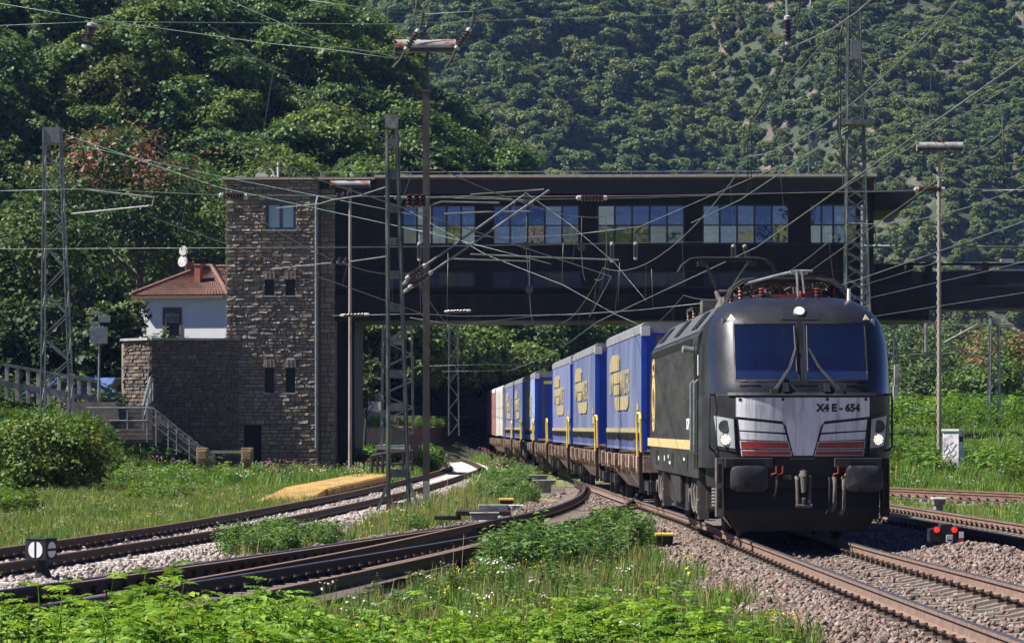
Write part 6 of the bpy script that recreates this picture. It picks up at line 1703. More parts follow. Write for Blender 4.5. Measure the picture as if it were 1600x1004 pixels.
lp = lamp('tall dark lamp post with rusty lamp tube at its top, left of centre', 666, 80, 786, 89, 617, 712, 62, 82, m_postdark, 10.5, 142)
m = MB(); m.box(P(661, 0, 88.7)[0], P(671, 0, 88.7)[0], 88.84, 88.90, P(0, 788, 88)[2], P(0, 752, 88)[2]); m.build('base_sleeve', m_concrete, lp, world=True)
lamp('pale wooden lamp post with lamp tube in front of the stone tower', 547, 292, 738, 141, 516, 578, 282.5, 293, m_postpale, 5.4)
lp = lamp('pale lamp post with rusty lamp tube in the right meadow, next to the graffiti cabinet', 1467.5, 234, 718, 121, 1433, 1504, 222, 235.5, m_postpale, 6.2)
m = MB()
for py in range(262, 700, 13): q0, q1 = P(1464.2, py, 120.9), P(1465.6, py + 6, 120.9); m.box(q0[0] - .01, q1[0], 120.84, 120.9, q1[2], q0[2])
m.build('step_mark', m_cont, lp, world=True)

def sagline(p, q, sag, n=10):
    p, q = Vector(p), Vector(q)
    return [p.lerp(q, i / n) - Vector((0, 0, sag * 4 * (i / n) * (1 - i / n))) for i in range(n + 1)]
def wire(label, pts, r=.012, mat=None, sag=0, name='overhead_wire', cat='wire', group='overhead wires of the station', ins=()):
    P3 = [Vector(P(*p)) for p in pts]
    if len(P3) == 2 and sag: L = sagline(P3[0], P3[1], sag)
    else: L = P3
    o = MB().tube(L, r * .75, 5).build(name, mat or m_wirepale, smooth='all')
    tag(o, label, cat, group)
    for (f0, f1, rr) in ins:
        a, b = P3[0].lerp(P3[-1], f0), P3[0].lerp(P3[-1], f1)
        if sag:
            k = lambda f: Vector((0, 0, sag * 4 * f * (1 - f))); a -= k(f0); b -= k(f1)
        insulator(a, b, rr, o)
    return o
def insulator(a, b, r, par, n=6, cap=True):
    a, b = Vector(a), Vector(b)
    m = MB(); prof = []
    for i in range(n): t0 = .14 + .72 * i / n; prof += [(t0, r * .45), (t0 + .02, r), (t0 + .07, r), (t0 + .09, r * .45)]
    m.lathe(a, b, prof, 12, 0); m.lathe(a, a.lerp(b, .15), [(0, r * .3), (.3, r * .75), (1, r * .75)], 10, 1); m.lathe(b, b.lerp(a, .15), [(0, r * .3), (.3, r * .75), (1, r * .75)], 10, 1)
    o = m.build('insulator', [m_ins, m_insw], par, smooth=True)
    return o
def ins_string(label, pa, pb, r, grp='hanging insulators', n=6):
    o = thing('insulator_string', label, 'insulator', P(*pa), 0, grp)
    a, b = Vector(P(*pa)) - o.location, Vector(P(*pb)) - o.location
    insulator(a, b, r, o, n); return o
# overhead line of the main track: contact wire, messenger and droppers
def catenary(label, cx_f, ys_, zc, zm, dx=0.0):
    t = thing('overhead_line', label, 'overhead line')
    k = len(ys_); n = 12
    cw, mw, dr = [], [], MB()
    for i in range(k - 1):
        for j in range(n):
            f = j / n; y = ys_[i] + (ys_[i + 1] - ys_[i]) * f; xa = float(cx_f(ys_[i])) + (.3 if i % 2 else -.3) + dx; xb = float(cx_f(ys_[i + 1])) + (-.3 if i % 2 else .3) + dx
            x = xa + (xb - xa) * f; cw.append((x, y, zc)); z = zm - 4 * f * (1 - f) * min(.8, (ys_[i + 1] - ys_[i]) * .018); mw.append((x * .5 + .5 * (float(cx_f(y)) + dx), y, z))
            if j % 3 == 1: dr.tube([(x, y, zc), mw[-1]], .006, 4)
    MB().tube(cw, .011, 5).build('contact_wire', m_wire, t, smooth='all'); MB().tube(mw, .010, 5).build('messenger_wire', m_wire, t, smooth='all'); dr.build('dropper', m_wire, t)
    return t
catenary('overhead line above the black locomotive and the train', cT1, [26, 66, 112, 165, 222], 5.22, 6.95)
catenary('overhead line of the second main track, right of the locomotive', cT2, [40, 84, 130, 190], 5.35, 6.75)
catenary('overhead line of the siding, left under the bridge', cT4, [60, 112, 165, 230], 5.5, 6.8)
catenary('overhead line over the branch track in the centre', lambda y: cT5L(y) + .77, [44, 84, 118], 5.45, 6.9)
# cross spans and single wires, each from end to end
wire('pale green wire across the top, dipping to the left of the dark lamp post head', [(470, -1, 89), (560, 11, 89), (655, 23, 89)], .016, m_wiregreen)
wire('pale green wire at the top, rising to the right from the dark lamp post head', [(655, 23, 89), (742, 18, 89), (860, -5, 89)], .016, m_wiregreen)
wire('long greenish cross wire near the top of the picture, running full width', [(-20, 41, 100), (150, 34, 100), (600, 38, 100), (1150, 20, 100), (1620, 1, 100)], .012, m_wiregreen)
wire('greenish wire falling from the upper left corner to the dark lamp post head', [(-10, 4, 95), (145, 30, 95), (420, 68, 93), (520, 78, 92), (620, 92, 90)], .013, m_wiregreen)
wire('dark cable drooping from the lamp tube towards the left', [(520, 72, 90), (585, 82, 89.4), (622, 91, 89.2), (640, 70, 88.8), (647, 30, 88.8), (652, -5, 88.8)], .016, m_wiredark)
wire('thin dark wire in the upper left, falling to the right', [(345, -5, 110), (520, 72, 105)], .010, m_wiregreen)
wire('greenish wire falling from the top of the left lattice mast past the tower window', [(104, 211, 128), (340, 292, 118), (680, 366, 105), (860, 412, 100)], .015, m_wiregreen)
wire('second greenish wire falling from the left lattice mast, above the first', [(128, 228, 128), (365, 280, 118), (643, 335, 105)], .012, m_wiregreen)
wire('upper cross span in front of the signal box windows', [(-20, 299, 112), (130, 295, 112), (345, 305, 112), (500, 306, 112), (660, 308, 112), (1000, 306, 112), (1365, 299, 112), (1480, 296, 112), (1620, 295, 112)], .017, m_wirepale)
wire('second cross span just under the upper one', [(600, 306, 112.4), (800, 312, 112.4), (1000, 309, 112.4), (1250, 301, 112.4), (1440, 299, 112.4)], .012, m_wirepale)
wire('lower cross span at the level of the window ledge', [(-20, 389, 113), (600, 386, 113), (900, 381, 113), (1230, 376, 113)], .011, m_wirepale)
wire('sagging wire in front of the window band', [(640, 358, 106), (700, 366, 106), (800, 372, 106), (900, 366, 106), (1000, 354, 105), (1262, 240, 92), (1325, 198, 88)], .013, m_wirepale)
wire('cross wire along the bottom edge of the bridge girder', [(520, 493, 120), (660, 490, 120), (720, 494, 120), (900, 491, 120), (1000, 484, 118), (1130, 470, 112)], .013, m_wirepale, ins=((.02, .10, .07), (.30, .37, .06)))
wire('thin wire under the bridge girder, left', [(640, 496, 122), (715, 508, 122), (830, 494, 122), (960, 486, 122)], .009, m_wirepale)
wire('pale wire below the bridge at mid height', [(555, 516, 150), (770, 516, 150), (1000, 512, 150)], .010, m_wirepale)
wire('pale wire below the bridge, lower', [(560, 546, 152), (700, 546, 152), (800, 548, 152), (900, 543, 152)], .010, m_wirepale)
wire('third wire below the bridge', [(650, 572, 170), (760, 569, 170), (880, 572, 170)], .014, m_wirepale)
wire('fourth wire below the bridge', [(690, 580, 170), (760, 579, 170), (830, 577, 170)], .010, m_wirepale)
wire('long thin diagonal wire crossing the signal box from upper left to lower right', [(640, 330, 106), (760, 398, 104), (880, 445, 102), (960, 490, 100), (1010, 512, 98)], .010, m_wirepale)
wire('thin diagonal wire running down right in front of the third window bay', [(820, 300, 106), (890, 350, 104), (960, 410, 102), (1010, 470, 98)], .008, m_wirepale)
wire('thick bright wire rising right from the hanging insulator', [(1233, 76, 62), (1300, 46, 58), (1340, 18, 56), (1372, -10, 54)], .020, m_wirepale)
wire('dark twisted cable descending left from the hanging insulator', [(1233, 76, 62), (1205, 140, 64), (1172, 192, 66)], .022, m_wiredark)
wire('straight pale wire from the cable end up to the tall mast', [(1172, 192, 66), (1245, 115, 62), (1305, 44, 58)], .010, m_wirepale)
wire('dark double loop hanging down over the roof edge', [(1172, 192, 66), (1168, 230, 67), (1169, 300, 68)], .014, m_wiredark)
wire('second strand of the dark double loop over the roof edge', [(1173, 196, 66), (1175, 240, 67), (1173, 300, 68)], .012, m_wiredark)
wire('curled dark wire hanging at the top left of the tall mast', [(1267, -5, 60), (1264, 25, 60), (1272, 42, 60), (1275, 56, 60)], .011, m_wirepale)
wire('dark cable from the top edge to the hanging insulator', [(1252, -5, 60), (1246, 40, 61), (1236, 74, 62)], .014, m_wiredark)
wire('dark loop hanging beside the tall lattice mast', [(1318, 34, 58), (1310, 64, 58), (1309, 200, 59), (1318, 250, 60), (1328, 276, 61)], .014, m_wiredark)
wire('second dark loop beside the tall lattice mast', [(1316, 36, 58), (1314, 68, 58), (1313, 210, 59), (1322, 262, 60)], .012, m_wiredark)
wire('dark stay falling from the tall mast to the right lamp tube', [(1346, 92, 122), (1480, 230, 119), (1545, 290, 118)], .020, m_wiredark)
wire('greenish thick wire rising right across the signal box roof', [(1080, 348, 95), (1157, 312, 92), (1262, 242, 88), (1325, 203, 86)], .018, m_wiregreen)
wire('dark contact wire rising to the right edge', [(1248, 436, 80), (1420, 314, 70), (1600, 182, 62), (1630, 160, 61)], .014, m_wire)
wire('dark wire rising to the right edge above the lamp tube', [(1290, 310, 72), (1410, 238, 66), (1600, 122, 58), (1640, 98, 56)], .014, m_wire)
wire('dark double hanger at the right picture edge', [(1566, 182, 60), (1567, 240, 60), (1570, 295, 60)], .012, m_wiredark)
wire('thin wire under the footbridge rising right', [(1359, 465, 100), (1540, 424, 86), (1640, 398, 80)], .011, m_wire)
wire('second thin wire under the footbridge rising right', [(1340, 448, 102), (1470, 408, 92), (1500, 398, 90)], .011, m_wire)
wire('third thin wire under the footbridge rising right', [(1366, 494, 104), (1600, 457, 88), (1640, 451, 86)], .011, m_wire)
wire('thick green beam like wire right of the tall mast', [(1350, 384, 124), (1640, 386, 124)], .055, m_mastgreen)
wire('bright double wire at the right edge under the lamp tube', [(1535, 298, 100), (1640, 296, 99)], .022, m_wirepale)
for k, (px, a, b) in enumerate(((700, 395, 510), (655, 365, 490), (880, 380, 440), (1092, 480, 520), (968, 410, 472), (1018, 420, 480))):
    D = 108
    wire('thin vertical dropper wire in front of the dark signal box wall', [(px, a, D), (px + (2 if k % 2 else -2), b, D)], .008, m_wirepale, name='dropper_wire', group='droppers in front of the signal box')
# hanging insulators
ins_string('brown insulator hanging at the top right, left of the tall mast', (1230, 24, 62), (1232, 72, 62), .085)
m = tag(MB().tube([P(1229, -6, 62), P(1230, 26, 62)], .025, 6).build('insulator_hanger', m_steelgrey), 'short steel hanger above the top right insulator', 'hanger')
ins_string('brown insulator leaning at the left end of the rusty lamp tube', (655, 46, 88.5), (633, 80, 88.5), .095)
ins_string('brown insulator leaning at the right end of the rusty lamp tube', (735, 44, 88.5), (712, 78, 88.5), .095)
for lb, a, b in (('dark clamp on the wire above the left lamp tube insulator', (661, 20, 88.6), (655, 46, 88.6)), ('dark clamp on the wire above the right lamp tube insulator', (741, 16, 88.6), (735, 44, 88.6)), ('dark hook under the left lamp tube insulator', (633, 80, 88.5), (614, 106, 88.5)), ('dark hook under the right lamp tube insulator', (712, 78, 88.5), (696, 106, 88.5))):
    tag(MB().tube([P(*a), tuple(Vector(P(*a)).lerp(Vector(P(*b)), .5) + Vector((.03, 0, 0))), P(*b)], [.05, .035, .05], 6).build('wire_clamp', m_wiredark, smooth=True), lb, 'clamp', 'clamps by the rusty lamp tube')
ins_string('insulator lying in the upper cross span over the stone tower', (342, 305, 111.8), (388, 307, 111.8), .13, n=7)
ins_string('insulator lying in the cross span over the second window bay', (900, 309, 111.8), (950, 309, 111.8), .11, n=7)
ins_string('insulator lying in the cross span by the right lamp post', (1428, 296, 111.8), (1478, 296, 111.8), .11, n=7)
ins_string('pale green insulator stack in the upper left trees', (146, 36, 99), (135, 78, 99), .22, n=3)
for lb, px, a, b, D in (('small vertical insulator before the first window bay', 655, 378, 408, 105), ('small vertical insulator left of the pantograph, upper', 956, 378, 410, 105), ('small vertical insulator in front of the third window bay', 993, 378, 406, 105), ('small insulator right above the raised pantograph', 1146, 382, 406, 90), ('slanting insulator beside the one above the pantograph', 1163, 382, 406, 90)):
    ins_string(lb, (px, a, D), (px + (6 if 'slanting' in lb else 0), b, D), .075)
for k, (px, py) in enumerate(((822, 384), (908, 386), (827, 452))):
    t = thing('tension_wheel', ('round tension wheel high in front of the second window bay', 'round tension wheel below the gap after the second window bay', 'lowest of the three round tension wheels')[k], 'pulley', P(px, py, 104), 0, 'tension wheels')
    MB().lathe((0, -.05, 0), (0, .05, 0), [(0, .03), (0, .125), (.3, .125), (.5, .10), (.7, .125), (1, .125), (1, .03)], 18).build('wheel', m_wiredark, t, smooth=True)
    MB().tube([(0, 0, .1), (.02, 0, .9 if k < 2 else 1.1)], .010, 5).tube([(0, 0, -.1), (.06, 0, -.8), (.12, 0, -1.0)], .010, 5).build('rod', m_wirepale, t)
# cantilever with two long bright struts on the ladder mast
ct = thing('cantilever', 'bright cantilever of two parallel struts reaching up right from the ladder mast', 'cantilever', P(630, 452, 83))
for a, b in (((638, 450), (858, 297)), ((634, 436), (820, 304))):
    A_, B_ = Vector(P(*a, 82.6)), Vector(P(*b, 84)); m = MB(); m.tube([A_.lerp(B_, .17), B_], .026, 7); s_ = m.build('strut', m_wirepale, ct, world=True, smooth=True)
    o = insulator(A_ - ct.location, A_.lerp(B_, .17) - ct.location, .075, ct, 5)
m = MB(); m.tube([P(628, 458, 83), P(640, 450, 82.6)], .05, 6); m.tube([P(628, 446, 83), P(637, 437, 82.6)], .05, 6); m.build('bracket', m_mastgreen, ct, world=True)
ct = thing('cantilever', 'horizontal registration tube in front of the first window bay', 'cantilever', P(660, 310, 84))
m = MB(); m.tube([P(617, 310, 83.5), P(660, 309, 84), P(735, 307, 84), P(832, 315, 84)], .022, 6); m.tube([P(735, 304, 84), P(850, 296, 84)], .018, 6); m.tube([P(832, 313, 84), P(834, 330, 84), P(760, 331, 84), P(694, 334, 84)], .020, 6); m.tube([P(645, 324, 83.6), P(668, 322, 83.6), P(690, 315, 83.8), P(780, 317, 84)], .020, 6); m.build('tube', m_wirepale, ct, world=True, smooth=True)
for px in (640, 651, 661): o = MB(); o.lathe((P(px, 303, 83.6)), (P(px, 324, 83.6)), [(i / 8, .10 if i % 2 else .05) for i in range(9)], 10); o.build('insulator', m_ins, ct, world=True, smooth=True)
ct = thing('cantilever', 'two bright registration arms below the second window bay', 'cantilever', P(760, 402, 96))
m = MB(); m.tube([P(735, 397, 96), P(850, 402, 96), P(967, 406, 96)], .022, 6); m.tube([P(700, 404, 96), P(828, 408, 96)], .020, 6); m.build('tube', m_wirepale, ct, world=True, smooth=True)
ct = thing('cantilever', 'thin bracket arm to the left of the ladder mast, before the stone tower', 'cantilever', P(500, 312, 90))
m = MB(); m.tube([P(432, 325, 92), P(500, 318, 88), P(520, 312, 86), P(560, 306, 85), P(606, 291, 83.4)], .014, 6); m.tube([P(424, 420, 92), P(500, 412, 88), P(550, 408, 86), P(606, 400, 83.4)], .014, 6); m.build('tube', m_wirepale, ct, world=True, smooth=True)
for px, py in ((528, 308), (537, 306), (545, 305), (521, 409), (531, 408), (541, 408)): MB().lathe(P(px, py + 5, 86), P(px, py - 6, 86), [(0, .06), (.5, .07), (1, .03)], 8).build('insulator', m_ins, ct, world=True, smooth=True)
ct = thing('cantilever', 'long grey bracket arm in front of the dark trees right of the left lattice mast', 'cantilever', P(180, 325, 120))
m = MB(); m.tube([P(130, 296, 118), P(238, 308, 118)], .030, 6); m.tube([P(112, 334, 120), P(180, 327, 119), P(238, 321, 118), P(241, 306, 118)], .028, 6); m.build('tube', m_steelgrey, ct, world=True, smooth=True)
ct = thing('cantilever', 'bracket arm with slanted strut at right, in front of the meadow trees', 'cantilever', P(1500, 520, 180))
m = MB()
for a, b, r in (((1446, 508), (1584, 507), .035), ((1453, 522), (1535, 521), .03), ((1500, 530), (1555, 531), .03), ((1527, 507), (1475, 535), .05), ((1475, 535), (1549, 566), .05), ((1420, 554), (1505, 551), .03)): m.tube([P(*a, 180), P(*b, 180)], r, 6)
m.tube([P(1447, 505, 180), P(1447, 550, 180)], .09, 8); m.build('tube', m_wirepale, ct, world=True, smooth=True)

# ------------------------------------------------------------------ things along the track
# buffer stops
def buffer_stop(label, px, py, D, woods=True):
    t = thing('buffer_stop', label, 'buffer stop', P(px, py, D))
    return t
bs = buffer_stop('weathered buffer stop with two timber heads in front of the retaining wall', 352, 712, 134)
k = 134 / F
for px in (317, 387):
    q0, q1 = P(px - 9, 721, 134), P(px + 9, 699, 134); m = MB(); m.box(q0[0], q1[0], 133.6, 134, q0[2], q1[2]); m.box(q0[0] + .06, q1[0] - .06, 133.55, 133.6, q0[2] + .1, q1[2] - .1); m.build('timber_head', m_wood, bs, world=True, bevel=.02)
m = MB(); m.box(P(326, 0, 134)[0], P(378, 0, 134)[0], 133.8, 134.0, P(0, 708, 134)[2], P(0, 703.5, 134)[2]); m.build('cross_beam', m_concrete, bs, world=True)
m = MB()
for px in (322, 384): m.bar(P(px, 718, 134), P(px + 10, 742, 134.4), .16, .12); m.bar(P(px, 705, 134.1), P(px, 742, 137), .14, .10)
m.build('strut', m_rail, bs, world=True)
bs = buffer_stop('grey steel buffer stop far down the siding, below the red and white board', 713, 690, 300)
m = MB()
for px in (698, 727): m.bar(P(px, 694, 300), P(px + (2 if px < 710 else -3), 673, 300), .42, .42)
m.bar(P(699, 674, 300), P(727, 674, 300), .6, .7); m.bar(P(702, 689, 300), P(724, 689, 300), .2, .2); m.build('frame', m_mastgrey, bs, world=True)
m = MB(); q0, q1 = P(706, 676, 299.5), P(719, 670, 299.5); m.box(q0[0], q1[0], 299.2, 299.6, q0[2] - .2, q1[2] + .2); m.build('buffer_block', m_mask, bs, world=True)
t = thing('stop_board', 'red rectangle in a white frame on the post by the far buffer stop', 'sign', P(727, 690, 296))
m = MB(); q0, q1 = P(721, 671, 296), P(733, 659.5, 296); m.box(q0[0], q1[0], 295.96, 296, q0[2], q1[2]); m.build('board', m_white, t, world=True)
m = MB(); q0, q1 = P(722.4, 668, 295.9), P(729.6, 661.5, 295.9); m.box(q0[0], q1[0], 295.92, 295.95, q0[2], q1[2]); m.build('red_field', M('signal_red', (.55, .015, .012), (.62, .02, .015), 3, .5), t, world=True)
m = MB(); m.tube([P(727, 692, 296.1), P(727, 660, 296.1)], .06, 6); m.build('post', m_mastgrey, t, world=True)
# yellow loading deck by the siding
yd = thing('yellow_ramp', 'yellow studded loading deck with sloping end beside the siding', 'ramp', P(500, 770, 105))
def G(px, py, z):           # point on the plane of height z
    D = (CH - z) * F / (py - HY); return Vector(P(px, py, D))
za = .03
p0, p1, p2, p3 = G(488, 765, za), G(600, 739.5, za), G(560, 738, za), G(462, 753, za)
p0 = Vector((cT4(99) - 1.55, 99, za)); p1 = Vector((cT4(124) - 1.5, 124, za + .06)); p2 = Vector((cT4(124) - 2.7, 125, za + .06)); p3 = Vector((cT4(101) - 2.9, 101, za))
e0 = Vector((cT4(95) - 1.75, 95, -.27)); e1 = Vector((cT4(95.5) - 3.2, 95.8, -.27))
m = MB()
m.add([p0, p1, p2, p3] + [v - Vector((0, 0, .5)) for v in (p0, p1, p2, p3)], [(0, 1, 2, 3), (7, 6, 5, 4), (0, 4, 5, 1), (1, 5, 6, 2), (2, 6, 7, 3), (3, 7, 4, 0)])
m.build('deck', m_yellowdeck, yd, world=True)
m = MB(); m.add([e0, p0, p3, e1], [(0, 1, 2, 3)]); m.add([e0, p0, p0 - Vector((0, 0, .4))], [(0, 1, 2)]); m.add([e1, p3, p3 - Vector((0, 0, .4))], [(0, 2, 1)])
m.build('sloping_end', m_yellowdeck, yd, world=True, rec=False)
m = MB(); e = (p1 - p0) / 26
for i in range(26):
    c = p0 + e * i; m.bar(c + Vector((.06, 0, -.10)), c + e * .92 + Vector((.06, 0, -.10)), .05, .16)
for s_ in range(14):
    for r_ in range(40):
        f, g = (r_ + .5) / 40, (s_ + .5) / 14; c = p0.lerp(p1, f).lerp(p3.lerp(p2, f), g); m.add([c + Vector((-.03, -.05, .004)), c + Vector((.03, -.05, .004)), c + Vector((.03, .05, .004)), c + Vector((-.03, .05, .004)), c + Vector((0, 0, .03))], [(0, 1, 4), (1, 2, 4), (2, 3, 4), (3, 0, 4)])
for s_ in range(12):
    for r_ in range(12):
        f, g = (r_ + .5) / 12, (s_ + .5) / 12; c = e0.lerp(p0, f).lerp(e1.lerp(p3, f), g); m.add([c + Vector((-.04, -.08, .006)), c + Vector((.04, -.08, .006)), c + Vector((.04, .08, .012)), c + Vector((-.04, .08, .012)), c + Vector((0, 0, .04))], [(0, 1, 4), (1, 2, 4), (2, 3, 4), (3, 0, 4)])
stuff(m.build('studded_edge', m_yellowdeck, yd, world=True, rec=False))
# dark tube frame and rusty box behind it
t = thing('tube_frame', 'low dark tube frame overgrown with weeds beyond the yellow deck', 'frame', P(612, 735, 122))
m = MB()
for a, b in (((581, 738), (581, 712)), ((581, 712), (606, 707)), ((606, 707), (645, 704)), ((606, 737), (606, 707)), ((590, 738), (590, 710)), ((598, 738), (598, 709)), ((630, 735), (630, 705)), ((644, 735), (644, 704)), ((581, 727), (645, 722))): m.tube([P(*a, 122), P(*b, 122)], .05, 6)
m.build('tubes', m_mask, t, world=True); m = MB(); q0, q1 = P(590, 702, 124), P(640, 699, 124); m.box(q0[0], q1[0], 123.6, 124.6, q0[2], q1[2]); m.build('shelf', m_concrete, t, world=True)
t = thing('rusty_box', 'small rusty lidded box beside the dark lamp post, before the embankment wall', 'box', P(647, 690, 150))
m = MB(); q0, q1 = P(641, 697, 150), P(653, 682, 150); m.box(q0[0], q1[0], 150, 150.6, q0[2] - .5, q1[2]); m.build('body', m_brown, t, world=True, bevel=.02); m = MB(); m.box(q0[0] - .06, q1[0] + .06, 149.94, 150.66, q1[2] + .002, q1[2] + .1); m.build('lid', m_railred, t, world=True)
# point indicator lantern
D = 46.0
t = thing('points_lantern', 'black box lantern with white half discs on a stout foot between the left tracks', 'signal', P(70, 905, D), 0)
q0, q1 = Vector(P(45, 874, D)), Vector(P(78.5, 841.5, D)); q2 = Vector(P(91, 873, D)); w = q1.x - q0.x
rz_ = .36; fx = Vector((math.cos(rz_), math.sin(rz_), 0)); fy = Vector((-math.sin(rz_), math.cos(rz_), 0))
cpt = Vector(((q0.x + q2.x) / 2 - .03, D, (q0.z + q1.z) / 2)); hw_ = w / 2 / math.cos(rz_) ; hh = (q1.z - q0.z) / 2
def LP(a, b, z): return cpt + fx * a + fy * b + Vector((0, 0, z))
# two visible faces: front (towards us, slightly left) and right side
rz_ = -.36
fx = Vector((math.cos(rz_), math.sin(rz_), 0)); fy = Vector((-math.sin(rz_), math.cos(rz_), 0)); hw_ = .155
rz_ = .0
fx = Vector((math.cos(-.38), math.sin(-.38), 0)); fy = Vector((-fx.y, fx.x, 0))
fx, fy = Vector((.93, -.36, 0)), Vector((.36, .93, 0))
m = MB(); m.hexa([LP(a * hw_, b * hw_, z * hh) for z in (-1, 1) for b in (-1, 1) for a in (-1, 1)]); m.hexa([LP(a * hw_ * 1.06, b * hw_ * 1.06, hh * (1.002 if z < 0 else 1.10)) for z in (-1, 1) for b in (-1, 1) for a in (-1, 1)]); m.build('lantern_box', m_mask, t, world=True, bevel=.006)
def half(mb, face, s, vert, r, gap):
    pts = []
    for g in np.linspace(-math.pi / 2, math.pi / 2, 14): pts.append((s * (gap + math.cos(g) * (r - gap)), math.sin(g) * r))
    if not vert: pts = [(b, a) for a, b in pts]
    if face == 0: f = lambda p, d: LP(p[0], -hw_ - d, p[1])
    else: f = lambda p, d: LP(hw_ + d, p[0], p[1])
    mb.prism(pts, lambda p: f(p, .001), lambda p: f(p, .006))
for face, vert in ((0, True), (1, False)):
    for s in (-1, 1): m = MB(); half(m, face, s, vert, .105, .018); m.build('white_half_disc', m_white, t, world=True)
m = MB(); z0 = P(0, 906, D)[2]; m.tube([LP(0, 0, -hh), LP(0, 0, -hh - .08), Vector((cpt.x + .02, D, z0 + .1)), Vector((cpt.x + .03, D, z0 - .05))], [.06, .07, .10, .13], 10); m.build('foot', m_under, t, world=True, smooth=True)
# point machine with cover boxes
t = thing('point_machine', 'grey point machine boxes with chalk mark and white label, beside the branch track', 'point machine', P(750, 805, 68))
def pbox(px0, px1, py0, py1, D, dep, mat, name, par, bev=.015):
    q0, q1 = P(px0, py1, D), P(px1, py0, D); m = MB(); m.box(q0[0], q1[0], D, D + dep, q0[2], q1[2]); return m.build(name, mat, par, world=True, bevel=bev)
pbox(747, 794, 788, 797, 70, .5, m_steelgrey, 'housing', t); pbox(712, 798, 797.5, 805, 69.4, .9, m_under, 'base_plate', t); pbox(735, 778, 802, 812, 67.5, .5, m_steelgrey, 'lower_box', t); pbox(733, 780, 800.5, 801.8, 67.4, .6, m_concrete, 'lower_lid', t); pbox(678, 720, 805, 812, 69.6, .3, m_under, 'rod_cover', t)
lb_ = pbox(794.3, 818, 788.5, 793, 70.05, .4, m_white, 'label_plate', t, .004)
text_obj('label_lettering', '1101 A', .055, lambda x, y, d: (P(806, 0, 70)[0] + x - t.location[0], 70.045 - d - t.location[1], P(0, 790.7, 70)[2] + y - t.location[2]), m_letter, t, .002, 1.0)
text_obj('chalk_mark', '284', .085, lambda x, y, d: (P(770, 0, 70)[0] + x + y * .4 - t.location[0], 69.994 - d - t.location[1], P(0, 793, 70)[2] + y - t.location[2]), m_concrete, t, 0, 1.0)
def cover(label, px, py, w, h, D, mat=m_under, lid=None, name='cable_box'):
    t = thing(name, label, 'trackside box', P(px, py + h / 2, D), 0, 'trackside boxes')
    k = D / F; m = MB(); ww, hh_ = w * k / 2, h * k
    m.hexa([(-ww * .85, -.15, 0), (ww * .85, -.15, 0), (-ww * .85, .25, 0), (ww * .85, .25, 0), (-ww, -.18, hh_), (ww, -.18, hh_), (-ww, .28, hh_), (ww, .28, hh_)]); m.box(-ww * .6, ww * .6, -.1, .2, -.25, .001); m.build('box', mat, t, bevel=.012)
    m = MB(); m.box(-ww * 1.08, ww * 1.08, -.2, .3, hh_ + .002, hh_ + .045); m.build('lid', lid or mat, t, bevel=.01)
cover('yellow lidded box behind the point machine', 791.5, 784, 22, 5, 72, lid=m_yellow)
cover('dark bucket with yellow lid on the ballast left of the locomotive', 1038, 844, 28, 15, 58.5, m_mask, m_yellow, 'cable_marker')
cover('flat dark box among the weeds left of the train, lower', 796, 759, 28, 5, 102)
cover('small dark box behind the flat dark box among the weeds', 801, 753, 17, 4, 108)
cover('dark round topped box right of the weeds by the train', 826, 751, 8, 6, 106)
cover('long concrete cable cover close to the wagons', 851, 754, 34, 5, 103, m_concrete)
cover('second concrete cable cover close to the wagons, farther back', 842, 746, 28, 5, 112, m_concrete)
cover('small dark box beside the ballast near the tail of the train', 769, 711, 7, 5, 186)
cover('white edged low box in the grass right of the second main track', 1467, 784, 20, 8, 77, m_concrete, m_cont)
t = tag(MB().cyl(P(988, 812, 66), P(988, 803, 66), .03, n=8).build('red_marker', M('marker_red', (.6, .04, .02), (.65, .05, .03), 3, .5)), 'tiny red marker peg in the weeds by the first wagon', 'marker')
# low channel of concrete running through the grass strip
m = MB()
for i in range(22): a = Vector((.0 + 1.1 * i / 22 * .9 - .55, 72 + i * 1.35, -.24)); b = Vector((.0 + 1.1 * (i + .95) / 22 * .9 - .55, 72 + (i + .95) * 1.35, -.24)); m.bar(a, b, .34, .14)
struct(m.build('cable_trough_path', m_concrete))
# dwarf signal on the right
D = 52.0
t = thing('dwarf_signal', 'low black shunting signal showing two red lights, in the shadow of the locomotive', 'signal', P(1478, 846, D))
k = D / F
m = MB(); q0, q1 = P(1452, 846, D), P(1500, 818, D); m.prism([(q0[0], q0[2]), (q1[0] - .05, q0[2]), (q1[0] - .05, q1[2] - .1), (q1[0] - .12, q1[2]), (P(1470, 0, D)[0], q1[2]), (P(1468, 0, D)[0], q1[2] - .05), (q0[0], q1[2] - .08)], lambda p: (p[0], D, p[1]), lambda p: (p[0], D + .28, p[1])); m.build('signal_box_housing', m_mask, t, world=True, bevel=.01)
for px in (1463, 1490.5):
    c = Vector(P(px, 826.8, D)); m = MB(); m.lathe(c + Vector((0, .02, 0)), c - Vector((0, .06, 0)), [(0, .05), (1, .052), (.9, .042)], 14); h = m.build('lamp_hood', m_mask, t, world=True); m = MB(); m.lathe(c - Vector((0, .062, 0)), c - Vector((0, .075, 0)), [(0, .042), (1, .014)], 14); r = m.build('red_lens', m_redlit, h); r.location = -t.location
m = MB(); q0, q1 = P(1478.5, 846, D - .1), P(1488.7, 835, D - .1); m.box(q0[0], q1[0], D - .1, D - .08, q0[2], q1[2]); pl_ = m.build('number_plate', m_white, t, world=True)
m = MB(); m.box(q0[0] + .012, q1[0] - .012, D - .104, D - .101, q0[2] + .012, q1[2] - .012); f_ = m.build('number_field', M('plate_blue', (.03, .05, .16), (.04, .06, .2), 3, .5), pl_); f_.location = -t.location
